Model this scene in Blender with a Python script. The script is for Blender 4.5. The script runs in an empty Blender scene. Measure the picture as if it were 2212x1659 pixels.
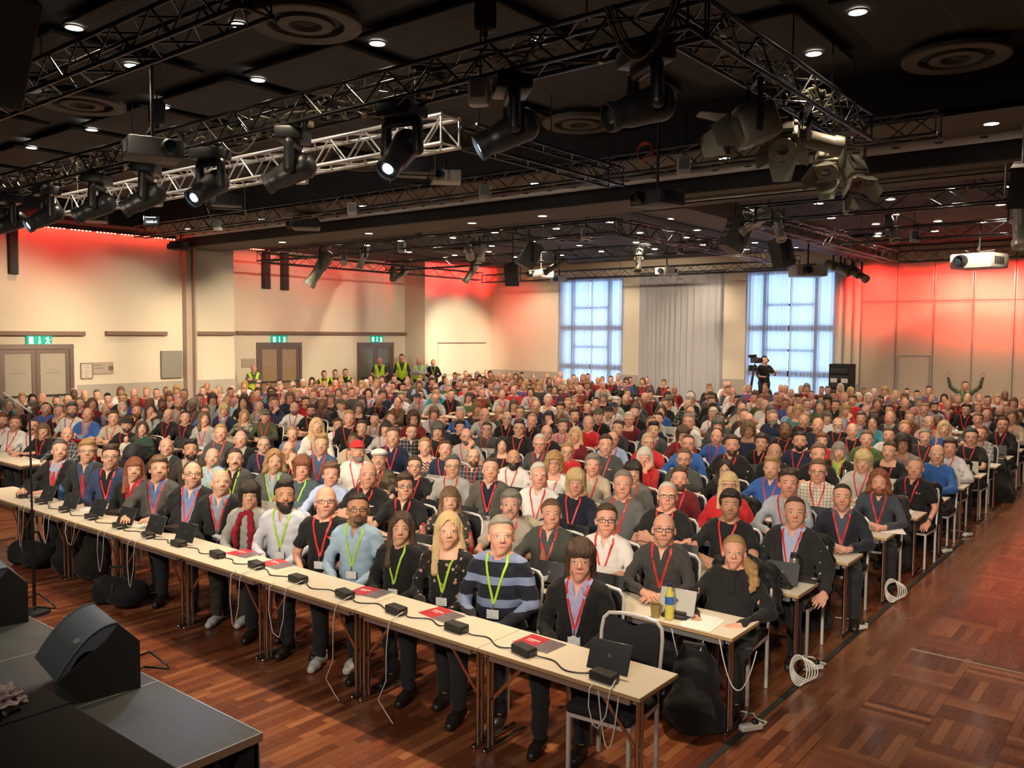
import bpy, bmesh, math, random
import numpy as np
from mathutils import Matrix, Vector
from mathutils.bvhtree import BVHTree
random.seed(7); rng = np.random.default_rng(7)
scene = bpy.context.scene
COL = scene.collection
PI = math.pi

# ------------------------------------------------------------------ camera, world, exposure
W, H = 2212, 1659
VA = np.array([-1195., 705.]); VB = np.array([2580., 732.]); PC = np.array([1106., 829.5])
FPX = math.sqrt(-np.dot(VA - PC, VB - PC))
def _d(p):
    v = np.array([p[0] - PC[0], -(p[1] - PC[1]), -FPX]); return v / np.linalg.norm(v)
_X = -_d(VA); _Y = _d(VB); _Z = np.cross(_X, _Y); _Z /= np.linalg.norm(_Z); _X = np.cross(_Y, _Z)
RC = np.stack([_X, _Y, _Z]); CAMH = 2.7; CP = np.array([0, 0, CAMH])
def ray(px, py): return RC @ np.array([px - PC[0], -(py - PC[1]), -FPX]) / FPX
def atz(px, py, z): r = ray(px, py); return CP + r * ((z - CP[2]) / r[2])
def aty(px, py, y): r = ray(px, py); return CP + r * (y / r[1])
def atx(px, py, x): r = ray(px, py); return CP + r * (x / r[0])
cam = bpy.data.objects.new('camera', bpy.data.cameras.new('camera')); COL.objects.link(cam)
m4 = Matrix.Identity(4)
for i in range(3):
    for j in range(3): m4[i][j] = RC[i][j]
m4.translation = Vector(CP); cam.matrix_world = m4
cam.data.sensor_fit = 'HORIZONTAL'; cam.data.sensor_width = 36; cam.data.lens = FPX / W * 36
cam.data.clip_start = .05; cam.data.clip_end = 200
scene.camera = cam
vs = scene.view_settings; vs.view_transform = 'Standard'; vs.look = 'None'; vs.gamma = 1; vs.use_curve_mapping = False
vs.exposure = 0.0
try: scene.cycles.use_denoising = True; scene.cycles.max_bounces = 5; scene.cycles.diffuse_bounces = 2; scene.cycles.glossy_bounces = 2; scene.cycles.transmission_bounces = 3; scene.cycles.transparent_max_bounces = 4; scene.cycles.use_adaptive_sampling = True; scene.cycles.adaptive_threshold = .12; scene.cycles.sample_clamp_indirect = 4; scene.cycles.use_light_tree = True
except Exception: pass
world = bpy.data.worlds.new('overcast_sky'); scene.world = world; world.use_nodes = True
bg = world.node_tree.nodes['Background']; bg.inputs[0].default_value = (.40, .61, 1, 1); bg.inputs[1].default_value = 4.0

def light(name, kind, loc, aim, power, col=(1, 1, 1), size=.2, spot=60, blend=.6, parent=None):
    d = bpy.data.lights.new(name, kind); d.energy = power; d.color = col
    if kind == 'SPOT': d.spot_size = math.radians(spot); d.spot_blend = blend; d.shadow_soft_size = size
    elif kind == 'AREA': d.size = size
    else: d.shadow_soft_size = size
    o = bpy.data.objects.new(name, d); COL.objects.link(o)
    o.location = loc; o.rotation_euler = (Vector(aim) - Vector(loc)).to_track_quat('-Z', 'Y').to_euler()
    return o
WARM = (1, .80, .56)
# spotlights of the rig over the stage edge (behind the camera) that wash the audience
for k in range(9):
    x = -9.5+1.4*k; tx = -19+2.35*k; light('audience_wash', 'SPOT', (x, -1.4, 4.75), (tx, 11.5, .55), 1500, (1, .84, .64), .2, 36, .5)
for k in range(6): light('audience_wash', 'SPOT', (-9+1.9*k, -1.4, 4.6), (-11.5+1.9*k, 5.2, .7), 450, (1, .86, .68), .2, 44, .7)
# warm light straight down from the long truss onto the floor before the stage
for x in (-13.5, -10.5, -7.8, -5.2, -2.9): light('floor_wash', 'SPOT', (x, 5.75, 5.0), (x+.2, 3.2, 0), 620, (1, .74, .46), .08, 62, .6)
# cool moving-head light on the stage lip
light('stage_wash', 'SPOT', (-8.5, 6.2, 4.9), (-5.4, 1.9, .7), 480, (.50, .74, .98), .1, 30, .5)
light('stage_wash', 'SPOT', (-4.6, 6.2, 4.9), (-4.0, 1.7, .7), 110, (.60, .82, .95), .1, 30, .5)
light('red_floor_wash', 'SPOT', (-1.2, 10.8, 5.0), (-1.6, 9.8, 0), 150, (1, .05, .03), .1, 40, .9)
# added spots without fixtures, behind the long truss, that brighten the aluminium one
for x in (-7.8, -9.6, -11.4, -13.2, -15, -16.8): light('added_truss_fill', 'SPOT', (x, 6.85, 5.62), (x, 7.7, 5.12), 42, (1, .88, .70), .05, 120, .6)

# ------------------------------------------------------------------ helpers
def sRGB(h):
    h = h.lstrip('#'); c = [int(h[i:i+2], 16) / 255 for i in (0, 2, 4)]
    return tuple(v / 12.92 if v <= .04045 else ((v + .055) / 1.055) ** 2.4 for v in c)
class NT:
    """tiny expression builder over a material's node tree"""
    def __init__(s, name):
        s.m = bpy.data.materials.new(name); s.m.use_nodes = True; s.t = s.m.node_tree
        s.b = s.t.nodes['Principled BSDF']; s.out = s.t.nodes['Material Output']
    def n(s, typ, **kw):
        x = s.t.nodes.new(typ)
        for k, v in kw.items(): setattr(x, k, v)
        return x
    def L(s, a, b): s.t.links.new(a, b)
    def put(s, sock, v):
        if isinstance(v, bpy.types.NodeSocket): s.L(v, sock)
        elif isinstance(v, (tuple, list)) and len(v) == 3 and sock.type == 'RGBA': sock.default_value = (*v, 1)
        else: sock.default_value = v
    def M(s, op, a, b=0, c=0, clamp=False):
        x = s.n('ShaderNodeMath', operation=op, use_clamp=clamp)
        for i, v in enumerate((a, b, c)): s.put(x.inputs[i], v)
        return x.outputs[0]
    def mix(s, f, a, b, blend='MIX'):
        x = s.n('ShaderNodeMix', data_type='RGBA', blend_type=blend)
        s.put(x.inputs[0], f); s.put(x.inputs[6], a); s.put(x.inputs[7], b); return x.outputs[2]
    def noise(s, vec, scale, detail=3, rough=.5):
        x = s.n('ShaderNodeTexNoise'); x.inputs['Scale'].default_value = scale; x.inputs['Detail'].default_value = detail; x.inputs['Roughness'].default_value = rough
        if vec is not None: s.L(vec, x.inputs['Vector'])
        return x.outputs[0]
    def ramp(s, f, stops, interp='LINEAR'):
        x = s.n('ShaderNodeValToRGB'); x.color_ramp.interpolation = interp; e = x.color_ramp.elements
        while len(e) < len(stops): e.new(.5)
        for k, (p, c) in enumerate(stops): e[k].position = p; e[k].color = (*c, 1)
        s.put(x.inputs[0], f); return x.outputs[0]
    def bump(s, h, strength=.3, dist=.01):
        x = s.n('ShaderNodeBump'); x.inputs['Strength'].default_value = strength; x.inputs['Distance'].default_value = dist
        s.L(h, x.inputs['Height']); s.L(x.outputs[0], s.b.inputs['Normal'])
    def set(s, col=None, rough=None, metal=None, spec=None, emit=None, es=None, trans=None, alpha=None):
        for k, v in (('Base Color', col), ('Roughness', rough), ('Metallic', metal), ('Specular IOR Level', spec), ('Emission Color', emit), ('Emission Strength', es), ('Transmission Weight', trans), ('Alpha', alpha)):
            if v is not None: s.put(s.b.inputs[k], v)
        return s
    def obj(s): return s.n('ShaderNodeTexCoord').outputs['Object']
    def ocol(s): return s.n('ShaderNodeObjectInfo').outputs['Color']
    def orand(s): return s.n('ShaderNodeObjectInfo').outputs['Random']
    def xyz(s, v):
        x = s.n('ShaderNodeSeparateXYZ'); s.L(v, x.inputs[0]); return x.outputs
    def attr(s, name, kind='GEOMETRY'):
        x = s.n('ShaderNodeAttribute', attribute_name=name, attribute_type=kind); return x
MATS = {}
def mat(name, col=(.5, .5, .5), rough=.5, metal=0, spec=.5, nscale=0, namt=.15, bump=0, bscale=0, emit=0, ecol=None):
    if name in MATS: return MATS[name]
    t = NT(name); c = col
    if nscale:
        nz = t.noise(t.obj(), nscale, 4); c = t.mix(nz, tuple(v * (1 - namt) for v in col), tuple(min(1, v * (1 + namt)) for v in col))
    t.set(c, rough, metal, spec)
    if bump: t.bump(t.noise(t.obj(), bscale or 120, 3), bump, .004)
    if emit: t.set(emit=ecol or col, es=emit)
    MATS[name] = t.m; return t.m

class G:
    """collects solids in a bmesh; mesh() turns them into one mesh datablock"""
    def __init__(s): s.bm = bmesh.new()
    def _xf(s, vs, M):
        if M is not None: bmesh.ops.transform(s.bm, matrix=M, verts=vs)
    def box(s, c, sz, rot=None, bevel=0, seg=1, M=None):
        r = bmesh.ops.create_cube(s.bm, size=1)['verts']
        bmesh.ops.scale(s.bm, vec=sz, verts=r)
        if bevel:
            es = list({e for v in r for e in v.link_edges})
            g = bmesh.ops.bevel(s.bm, geom=es, offset=bevel, segments=seg, affect='EDGES', profile=.5)
            r = list({v for f in g['faces'] for v in f.verts} | {v for v in r if v.is_valid})
        if rot is not None: bmesh.ops.rotate(s.bm, matrix=rot if isinstance(rot, Matrix) else Matrix.Rotation(rot, 3, 'Z'), verts=r)
        bmesh.ops.translate(s.bm, vec=c, verts=r); s._xf(r, M); return s
    def cyl(s, a, b, r0, r1=None, n=12, cap=True):
        a = Vector(a); b = Vector(b); d = b - a; q = d.to_track_quat('Z', 'Y'); r1 = r0 if r1 is None else r1
        ra = [s.bm.verts.new(a + q @ Vector((math.cos(2*PI*i/n) * r0, math.sin(2*PI*i/n) * r0, 0))) for i in range(n)]
        rb = [s.bm.verts.new(b + q @ Vector((math.cos(2*PI*i/n) * r1, math.sin(2*PI*i/n) * r1, 0))) for i in range(n)]
        for i in range(n): s.bm.faces.new((ra[i], ra[(i+1) % n], rb[(i+1) % n], rb[i]))
        if cap: s.bm.faces.new(ra[::-1]); s.bm.faces.new(rb)
        return s
    def tube(s, pts, r, n=6, closed=False):
        P = [Vector(p) for p in pts]; rings = []; m = len(P)
        for i, p in enumerate(P):
            if closed: d = P[(i+1) % m] - P[i-1]
            else: d = P[min(i+1, m-1)] - P[max(i-1, 0)]
            q = d.to_track_quat('Z', 'Y'); rr = r[i] if isinstance(r, (list, tuple)) else r
            rings.append([s.bm.verts.new(p + q @ Vector((math.cos(2*PI*k/n) * rr, math.sin(2*PI*k/n) * rr, 0))) for k in range(n)])
        for i in range(m if closed else m-1):
            A, B = rings[i], rings[(i+1) % m]
            # align ring B to A to avoid twisting
            o = min(range(n), key=lambda o: sum((A[k].co - B[(k+o) % n].co).length for k in range(n)))
            for k in range(n): s.bm.faces.new((A[k], A[(k+1) % n], B[(k+1+o) % n], B[(k+o) % n]))
        if not closed: s.bm.faces.new(rings[0][::-1]); s.bm.faces.new(rings[-1])
        return s
    def lathe(s, prof, c=(0, 0, 0), n=24, M=None):
        rows = []; allv = []
        for r, z in prof:
            if r < 1e-5: row = [s.bm.verts.new((c[0], c[1], c[2]+z))] * n
            else: row = [s.bm.verts.new((c[0] + r*math.cos(2*PI*i/n), c[1] + r*math.sin(2*PI*i/n), c[2] + z)) for i in range(n)]
            rows.append(row); allv += row
        for A, B in zip(rows[:-1], rows[1:]):
            for i in range(n):
                f = []
                for v in (A[i], A[(i+1) % n], B[(i+1) % n], B[i]):
                    if v not in f: f.append(v)
                if len(f) > 2:
                    try: s.bm.faces.new(f)
                    except ValueError: pass
        s._xf(list(set(allv)), M); return s
    def prism(s, poly, h, M=None):
        a = [s.bm.verts.new((x, y, 0)) for x, y in poly]; b = [s.bm.verts.new((x, y, h)) for x, y in poly]; n = len(a)
        s.bm.faces.new(a[::-1]); s.bm.faces.new(b)
        for i in range(n): s.bm.faces.new((a[i], a[(i+1) % n], b[(i+1) % n], b[i]))
        s._xf(a + b, M); return s
    def quad(s, pts):
        s.bm.faces.new([s.bm.verts.new(p) for p in pts]); return s
    def strip(s, L, R):
        a = [s.bm.verts.new(p) for p in L]; b = [s.bm.verts.new(p) for p in R]
        for i in range(len(a)-1): s.bm.faces.new((a[i], b[i], b[i+1], a[i+1]))
        return s
    def mesh(s, name, m=None, smooth=40):
        bmesh.ops.recalc_face_normals(s.bm, faces=s.bm.faces)
        me = bpy.data.meshes.new(name); s.bm.to_mesh(me); s.bm.free()
        if m: me.materials.append(m)
        if smooth: me.shade_smooth(); me.set_sharp_from_angle(angle=math.radians(smooth))
        return me
def ob(name, me, parent=None, loc=None, rot=None, col=None, M=None):
    o = bpy.data.objects.new(name, me); COL.objects.link(o)
    if parent is not None: o.parent = parent
    if M is not None: o.matrix_local = M
    if loc is not None: o.location = loc
    if rot is not None: o.rotation_euler = (0, 0, rot) if isinstance(rot, (int, float)) else rot
    if col is not None: o.color = (*col, 1)
    return o
def tag(o, label=None, cat=None, group=None, kind=None):
    for k, v in (('label', label), ('category', cat), ('group', group), ('kind', kind)):
        if v: o[k] = v
    return o
def thing(name, label, cat, loc=(0, 0, 0), rot=0, group=None):
    o = bpy.data.objects.new(name, None); COL.objects.link(o); o.location = loc; o.empty_display_size = .1
    o.rotation_euler = (0, 0, rot) if isinstance(rot, (int, float)) else rot
    return tag(o, label, cat, group)
def struct(name, me, label=None, parent=None, cat=None):
    o = ob(name, me, parent)
    if parent is None: tag(o, label, cat, None, 'structure')
    return o
def copy_tree(o, parent=None):
    c = o.copy(); COL.objects.link(c); c.parent = parent
    if parent is not None: c.matrix_parent_inverse = o.matrix_parent_inverse
    for ch in o.children: copy_tree(ch, c)
    return c
def mesh_np(name, V, F, m=None, smooth=True, attrs=()):
    me = bpy.data.meshes.new(name); V = np.asarray(V, np.float32); F = np.asarray(F, np.int32)
    me.vertices.add(len(V)); me.vertices.foreach_set('co', V.ravel())
    k = F.shape[1]; me.loops.add(F.size); me.loops.foreach_set('vertex_index', F.ravel())
    me.polygons.add(len(F)); me.polygons.foreach_set('loop_start', np.arange(0, F.size, k, dtype=np.int32))
    me.polygons.foreach_set('loop_total', np.full(len(F), k, np.int32))
    for nm, typ, arr in attrs:
        a = me.attributes.new(nm, typ, 'POINT'); key = 'vector' if typ == 'FLOAT_VECTOR' else 'color' if typ == 'FLOAT_COLOR' else 'value'
        a.data.foreach_set(key, np.asarray(arr, np.float32).ravel())
    me.update(calc_edges=True); me.validate()
    if smooth: me.shade_smooth()
    else: me.shade_flat()
    if m: me.materials.append(m)
    return me
ORD = ['front', 'second', 'third', 'fourth', 'fifth', 'sixth', 'seventh', 'eighth', 'ninth', 'tenth', 'eleventh', 'twelfth', 'thirteenth', 'fourteenth', 'fifteenth', 'sixteenth', 'seventeenth', 'eighteenth', 'nineteenth', 'twentieth', 'twenty-first', 'twenty-second']
def nth(k): return ORD[k] if k else 'first'
# ------------------------------------------------------------------ the room
XL, XR, YB, YF = -23.0, 7.0, 27.3, -7.0
XREC = -24.1
def wood_mat(name, src):
    t = NT(name); o = t.n('ShaderNodeNewGeometry').outputs['Position']
    mp = t.n('ShaderNodeMapping'); t.L(o, mp.inputs[0]); mp.inputs['Scale'].default_value = (40, 3, 1)
    g = t.noise(mp.outputs[0], 3, 5, .6); c = src(t)
    c = t.mix(t.M('MULTIPLY', g, .55), c, (.05, .014, .006))
    t.set(c, t.M('MULTIPLY_ADD', g, .18, .2), 0, .5); t.b.inputs['Coat Weight'].default_value = .25; t.b.inputs['Coat Roughness'].default_value = .12
    return t.m
WOOD_O = wood_mat('parquet_plank', lambda t: t.ocol())
WOOD_A = wood_mat('parquet_plank_many', lambda t: t.attr('col').outputs['Color'])
def far_parquet(t):
    b = t.n('ShaderNodeTexBrick'); p = t.n('ShaderNodeNewGeometry').outputs['Position']
    mp = t.n('ShaderNodeMapping'); t.L(p, mp.inputs[0]); mp.inputs['Rotation'].default_value = (0, 0, PI/2); t.L(mp.outputs[0], b.inputs['Vector'])
    for k, v in (('Color1', (.19, .06, .025)), ('Color2', (.34, .13, .055)), ('Mortar', (.03, .01, .005))): b.inputs[k].default_value = (*v, 1)
    b.inputs['Scale'].default_value = 1; b.inputs['Mortar Size'].default_value = .0015; b.inputs['Brick Width'].default_value = .48; b.inputs['Row Height'].default_value = .065
    return b.outputs[0]
FARWOOD = wood_mat('parquet_floor', far_parquet)
floor = struct('floor', G().box(((XL-2+XR)/2, (YB+YF)/2, -.055), (XR-XL+2, YB-YF, .1)).mesh('floor', FARWOOD, 0), 'reddish brown parquet floor of the hall')
def plank_cols(n):
    base = np.array([[.22, .066, .029], [.31, .105, .044], [.15, .043, .02], [.38, .145, .062], [.25, .073, .031], [.19, .053, .027]])
    return base[rng.integers(0, len(base), n)] * rng.uniform(.8, 1.2, (n, 1))
PL = []   # x, y, along-y?
PW, PLN = .065, .48
for i in range(int(9.6/PW)):
    x = -11.4 + (i+.5) * PW; off = rng.uniform(0, PLN)
    for j in range(9): PL.append((x, 1.6 + off + j*PLN, 1))
for bi in range(9):
    for bj in range(24):
        for s in range(7):
            bx, by = -1.56 + bi*.455, 2.2 + bj*.455
            PL.append((bx, by - .455/2 + (s+.5)*PW, 0) if (bi+bj) % 2 else (bx - .455/2 + (s+.5)*PW, by, 2))
PLv = []
for x, y, a in PL:
    v = RC.T @ (np.array([x, y, 0]) - CP); px, py = PC[0] + FPX*v[0]/-v[2], PC[1] - FPX*v[1]/-v[2]
    hid = (y < 2.5 and x < -3.5)
    if -v[2] > 0 and -60 < px < W+60 and py < H+70 and not hid: PLv.append((-v[2] + (4 if (y > 4.2 and x < -2.4) else 0), x, y, a))
PLv.sort(); cc = plank_cols(len(PLv))
pm = {a: G().box((0, 0, -.004), (.063, l, .009) if a else (l, .063, .009)).mesh('plank', WOOD_O, 0) for a, l in ((0, .452), (1, .477), (2, .452))}
for (d, x, y, a), c in zip(PLv[:290], cc): ob('plank', pm[a], floor, (x, y, 0), None, c)
V, F, CC = [], [], []
bx = np.array([[sx, sy, sz] for sz in (-1, 1) for sx, sy in ((-1, -1), (1, -1), (1, 1), (-1, 1))]) * .5
bf = np.array([[4, 5, 6, 7], [0, 1, 5, 4], [1, 2, 6, 5], [2, 3, 7, 6], [3, 0, 4, 7]])
for k, ((d, x, y, a), c) in enumerate(zip(PLv[290:], cc[290:])):
    sz = (.063, .477 if a == 1 else .452, .009) if a else (.452, .063, .009)
    V.append(bx * sz + (x, y, -.004)); F.append(bf + 8*k); CC.append(np.tile([*c, 1], (8, 1)))
o = ob('plank_field', mesh_np('plank_field', np.concatenate(V), np.concatenate(F), WOOD_A, False, [('col', 'FLOAT_COLOR', np.concatenate(CC))]), floor); o['kind'] = 'stuff'
TAPE = mat('dark_floor_tape', (.02, .022, .02), .6); TAPE2 = mat('grey_floor_tape', (.32, .27, .2), .5)
xt = atz(1620, 1569, 0)[0]
tag(ob('floor_tape', G().box((xt, 7, .0025), (.045, 11, .003)).mesh('floor_tape', TAPE)), 'dark tape line on the parquet along the ends of the table rows', 'tape')
for p, lab in (((1990, 1407), 'pale tape line across the parquet by the second table end'), ((2150, 1118), 'pale tape line across the parquet far up the aisle')):
    y = atz(*p, 0)[1]
    tag(ob('floor_tape', G().box((.2, y, .0025), (4.0, .02, .003)).mesh('floor_tape', TAPE2)), lab, 'tape')

t = NT('cream_wall_paint'); nz = t.noise(t.obj(), 1.2, 3); t.set(t.mix(nz, (.66, .58, .46), (.72, .64, .52)), .75); t.bump(t.noise(t.obj(), 160, 2), .12, .003); CREAM = t.m
GREYP = mat('grey_beige_wainscot', (.40, .36, .31), .7, nscale=3, namt=.06)
DARKW = mat('black_ceiling_paint', (.012, .012, .014), .85)
BROWNC = mat('brown_soffit_paint', (.085, .066, .05), .75, nscale=8, namt=.12)
WH = 6.2
def wallbox(name, x0, x1, y0, y1, z0, z1, m, label=None, parent=None):
    return struct(name, G().box(((x0+x1)/2, (y0+y1)/2, (z0+z1)/2), (abs(x1-x0), abs(y1-y0), z1-z0)).mesh(name, m, 0), label, parent)
YS = atx(506, 700, XL)[1]; YP = atx(918, 700, XL)[1]
wl = wallbox('wall_left', XL-2, XL, YF, YS, 0, WH, CREAM, 'cream side wall with wooden ledges and doors')
wallbox('wall_face', XREC-1, XREC, YS, YP, 0, WH, CREAM, None, wl)
wallbox('wall_face', XL-2, XL, YP, YB, 0, WH, CREAM, None, wl)
# wainscots, a little proud
for x, y0, y1 in ((XL, atx(166, 800, XL)[1], YS), (XL, YF, 7.2)):
    wallbox('wainscot', x, x+.02, y0, y1, 0, 1.27, GREYP, None, wl)
wr = wallbox('wall_right', XR, XR+.3, YF, YB, 0, WH, CREAM, 'cream side wall beyond the aisle')
wf = wallbox('wall_front', XL, XR, YF-.3, YF, 0, WH, mat('black_stage_drape', (.012, .012, .013), .9), 'black wall behind the stage')
# end wall: solid strips between three window openings, then folding partition panels
def bx_(px): return aty(px, 700, YB)[0]
wins = [(bx_(1212), bx_(1344)), (bx_(1390), bx_(1556)), (bx_(1616), bx_(1802))]
xs = [XL] + [v for w in wins for v in w] + [bx_(1858)]
ZT, ZB = 4.75, .25
wb = wallbox('wall_back', xs[0], xs[1], YB, YB+.35, 0, WH, CREAM, 'cream end wall with tall curtained windows')
for k_, (a, b) in enumerate(zip(xs[0::2], xs[1::2])):
    if k_: wallbox('wall_face', a, b, YB, YB+.35, 0, WH, CREAM, None, wb)
    wallbox('wainscot', a, b, YB-.02, YB, 0, 1.22, GREYP, None, wb)
for a, b in wins:
    wallbox('wall_face', a, b, YB, YB+.35, ZT, WH, CREAM, None, wb); wallbox('wall_face', a, b, YB, YB+.35, 0, ZB, CREAM, None, wb)
FRAME = mat('dark_window_frame', (.05, .05, .06), .5); t = NT('window_glass'); t.b.inputs['Transmission Weight'].default_value = 1; t.set((.95, .97, 1), .02); t.b.inputs['IOR'].default_value = 1.02; GLASS = t.m
t = NT('sheer_curtain'); n = t.t.nodes; g = n.new('ShaderNodeBsdfTranslucent'); d = n.new('ShaderNodeBsdfDiffuse'); mx = n.new('ShaderNodeMixShader')
g.inputs[0].default_value = (.86, .89, .94, 1); d.inputs[0].default_value = (.42, .41, .43, 1); mx.inputs[0].default_value = .6
t.L(d.outputs[0], mx.inputs[1]); t.L(g.outputs[0], mx.inputs[2]); tp = n.new('ShaderNodeBsdfTransparent'); m2 = n.new('ShaderNodeMixShader'); m2.inputs[0].default_value = .12; t.L(mx.outputs[0], m2.inputs[1]); t.L(tp.outputs[0], m2.inputs[2]); t.L(m2.outputs[0], t.out.inputs[0]); SHEER = t.m
t = NT('thick_curtain'); w = t.noise(t.obj(), 60, 2); t.set(t.mix(w, (.40, .40, .43), (.47, .47, .50)), .85); THICK = t.m
def curtain(name, x0, x1, z0, z1, y, m, label, waves, amp, parted=True):
    th = thing(name, label, 'curtain', ((x0+x1)/2, y, 0), 0, 'window curtains')
    halves = [(x0, (x0+x1)/2-.012), ((x0+x1)/2+.012, x1)] if parted else [(x0, x1)]
    for hi, (a, b) in enumerate(halves):
        n = int((b-a)/.025); u = np.linspace(0, 1, n); ph = rng.uniform(0, 6)
        cut = u * waves + .35*np.sin(u*9+ph)
        V = []; 
        for z in np.linspace(z0, z1, 7):
            yy = amp*np.sin(2*PI*cut + .4*math.sin(z*2+ph)) * (1.15 - .3*(z-z0)/(z1-z0)) + amp*.4*np.sin(2*PI*cut*2.7+ph)
            V.append(np.stack([a + (b-a)*u - (x0+x1)/2, yy, np.full(n, z)], 1))
        V = np.concatenate(V); i = np.arange(6)[:, None]*n + np.arange(n-1)[None]; i = i.ravel()
        F = np.stack([i, i+1, i+1+n, i+n], 1)
        ob('curtain_panel', mesh_np('curtain_panel', V, F, m), th)
    ob('curtain_rail', G().cyl((x0-(x0+x1)/2-.1, 0, z1+.02), (x1-(x0+x1)/2+.1, 0, z1+.02), .02).mesh('curtain_rail', FRAME), th)
    return th
for k, (a, b) in enumerate(wins):
    wd = tag(ob('window_%d' % (k+1), G().box(((a+b)/2, YB+.16, ZB), (b-a, .3, .06)).mesh('sill', FRAME)), 'tall window with dark bars behind a curtain, number %d along the end wall' % (k+1), None, None, 'structure')
    g = G(); w = b-a
    def bar(x0, x1, z0, z1): g.box(((x0+x1)/2, YB+.06, (z0+z1)/2), (x1-x0, .09, z1-z0))
    for fx, hw in ((0, .05), (.2, .075), (.5, .02), (.8, .075), (1, .05)): bar(a+w*fx-hw, a+w*fx+hw, ZB, ZT)
    for fz, hw in ((0, .045), (.27, .10), (.60, .10), (1, .045)): bar(a, b, ZB+(ZT-ZB)*fz-hw, ZB+(ZT-ZB)*fz+hw)
    for fz in (.44, .77): bar(a+w*.2, a+w*.8, ZB+(ZT-ZB)*fz-.04, ZB+(ZT-ZB)*fz+.04)
    ob('window_frame', g.mesh('window_frame', FRAME, 0), wd)
    for i in range(4):
        f = (0, .2, .5, .8, 1); ob('pane', G().box((a+w*(f[i]+f[i+1])/2, YB+.06, (ZB+ZT)/2), (w*(f[i+1]-f[i])-.1, .01, ZT-ZB)).mesh('pane', GLASS, 0), wd)
    if k != 1:
        p = light('daylight_portal', 'AREA', ((a+b)/2, YB+.38, (ZB+ZT)/2), ((a+b)/2, YB-5, (ZB+ZT)/2), 1, (1, 1, 1), w); p.data.shape = 'RECTANGLE'; p.data.size_y = ZT-ZB
        try: p.data.cycles.is_portal = True
        except Exception: pass
curtain('sheer_curtain', bx_(1209), bx_(1348), .05, 4.85, YB-.08, SHEER, 'sheer blue-lit curtain over the window nearest the corner pillar', 12, .035)
curtain('heavy_curtain', bx_(1387), bx_(1562), .05, 4.9, YB-.14, THICK, 'opaque grey curtain over the middle window', 16, .06, False)
curtain('sheer_curtain', bx_(1612), bx_(1807), .05, 4.9, YB-.08, SHEER, 'sheer blue-lit curtain over the window behind the video camera', 13, .035)
# folding partition panels at the far end
PANEL = mat('beige_partition_laminate', (.55, .43, .33), .55, nscale=6, namt=.05); SEAM = mat('aluminium_edge', (.55, .5, .45), .35, .7)
edges = [bx_(p) for p in (1859, 1936, 2016, 2101, 2191, 2290, 2400)]
fp = tag(ob('wall_partition', G().box(((edges[0]+XR)/2, YB+.2, 2.8), (XR-edges[0], .1, 5.6)).mesh('wall_partition', mat('dark_seam', (.03, .02, .02), .7), 0)), 'beige folding partition wall lit red', None, None, 'structure')
edges += list(np.arange(edges[-1]+1.1, XR, 1.1))
for a, b in zip(edges[:-1], edges[1:]):
    zl = aty(1937, 652, YB)[2]
    for z0, z1 in ((.02, zl-.006), (zl+.006, 5.4)):
        ob('partition_panel', G().box(((a+b)/2, YB+.06, (z0+z1)/2), (b-a-.012, .12, z1-z0), bevel=.006).mesh('partition_panel', PANEL, 30), fp)
    ob('panel_edge', G().box((a+.03, YB-.005, 2.7), (.018, .012, 5.4)).box((b-.03, YB-.005, 2.7), (.018, .012, 5.4)).box(((a+b)/2, YB-.005, zl+.04), (b-a-.05, .012, .014)).box(((a+b)/2, YB-.005, zl-.04), (b-a-.05, .012, .014)).mesh('panel_edge', SEAM, 0), fp)
da, db, dz = aty(1937, 770, YB)[0]+.06, aty(2005, 770, YB)[0]+.04, aty(1970, 768, YB)[2]
dr = tag(ob('door_4', G().box(((da+db)/2, YB-.012, dz/2), (db-da, .022, dz), bevel=.006).mesh('door_4', PANEL, 30)), 'beige wicket door set in the folding partition', None, None, 'structure')
ob('door_frame', G().box((da, YB-.02, dz/2), (.035, .03, dz)).box((db, YB-.02, dz/2), (.035, .03, dz)).box(((da+db)/2, YB-.02, dz), (db-da, .03, .035)).mesh('door_frame', SEAM, 0), dr)
ob('door_handle', G().box((db-.09, YB-.05, 1.0), (.1, .02, .02)).box((db-.06, YB-.035, 1.0), (.02, .04, .02)).mesh('door_handle', SEAM, 0), dr)
tag(ob('trim_1', G().box((bx_(1822), YB-.03, 2.6), (.05, .06, 5.2)).box((bx_(1842), YB-.03, 2.6), (.03, .05, 5.2)).mesh('trim_1', mat('grey_post', (.3, .28, .27), .6), 0)), 'slim grey posts where the end wall meets the partition', None, None, 'structure')

# ---- ceiling
cb = struct('ceiling', G().box(((XL-2+XR)/2, (YF+11.7)/2, 6.17), (XR-XL+2, 11.7-YF, .1)).mesh('ceiling', DARKW, 0), 'dark panelled ceiling over the hall')
t = NT('ceiling_tile'); o = t.n('ShaderNodeNewGeometry').outputs['Position']; X = t.xyz(o)
def lines(t, v, per): 
    f = t.M('FRACT', t.M('DIVIDE', v, per)); return t.M('LESS_THAN', t.M('ABSOLUTE', t.M('SUBTRACT', f, .5)), .018)
ln = t.M('MAXIMUM', lines(t, X[0], .6), lines(t, X[1], .6)); nz = t.noise(o, 30, 3)
t.set(t.mix(ln, t.mix(nz, (.022, .019, .017), (.032, .028, .025)), (.05, .043, .036)), .85); TILE = t.m
gx = [-3.17 - 2.24*k for k in range(-2, 10)]; gy = [-.35, 1.9, 4.14, 6.37, 8.6, 10.83]
for a, b in zip(gx[1:], gx[:-1]):
    for c, d in zip(gy[:-1], gy[1:]):
        ob('ceiling_panel', G().box(((a+b)/2, (c+d)/2, 6.03), (b-a-.33, d-c-.33, .05), bevel=.01).mesh('ceiling_panel', TILE, 30), cb)
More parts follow.
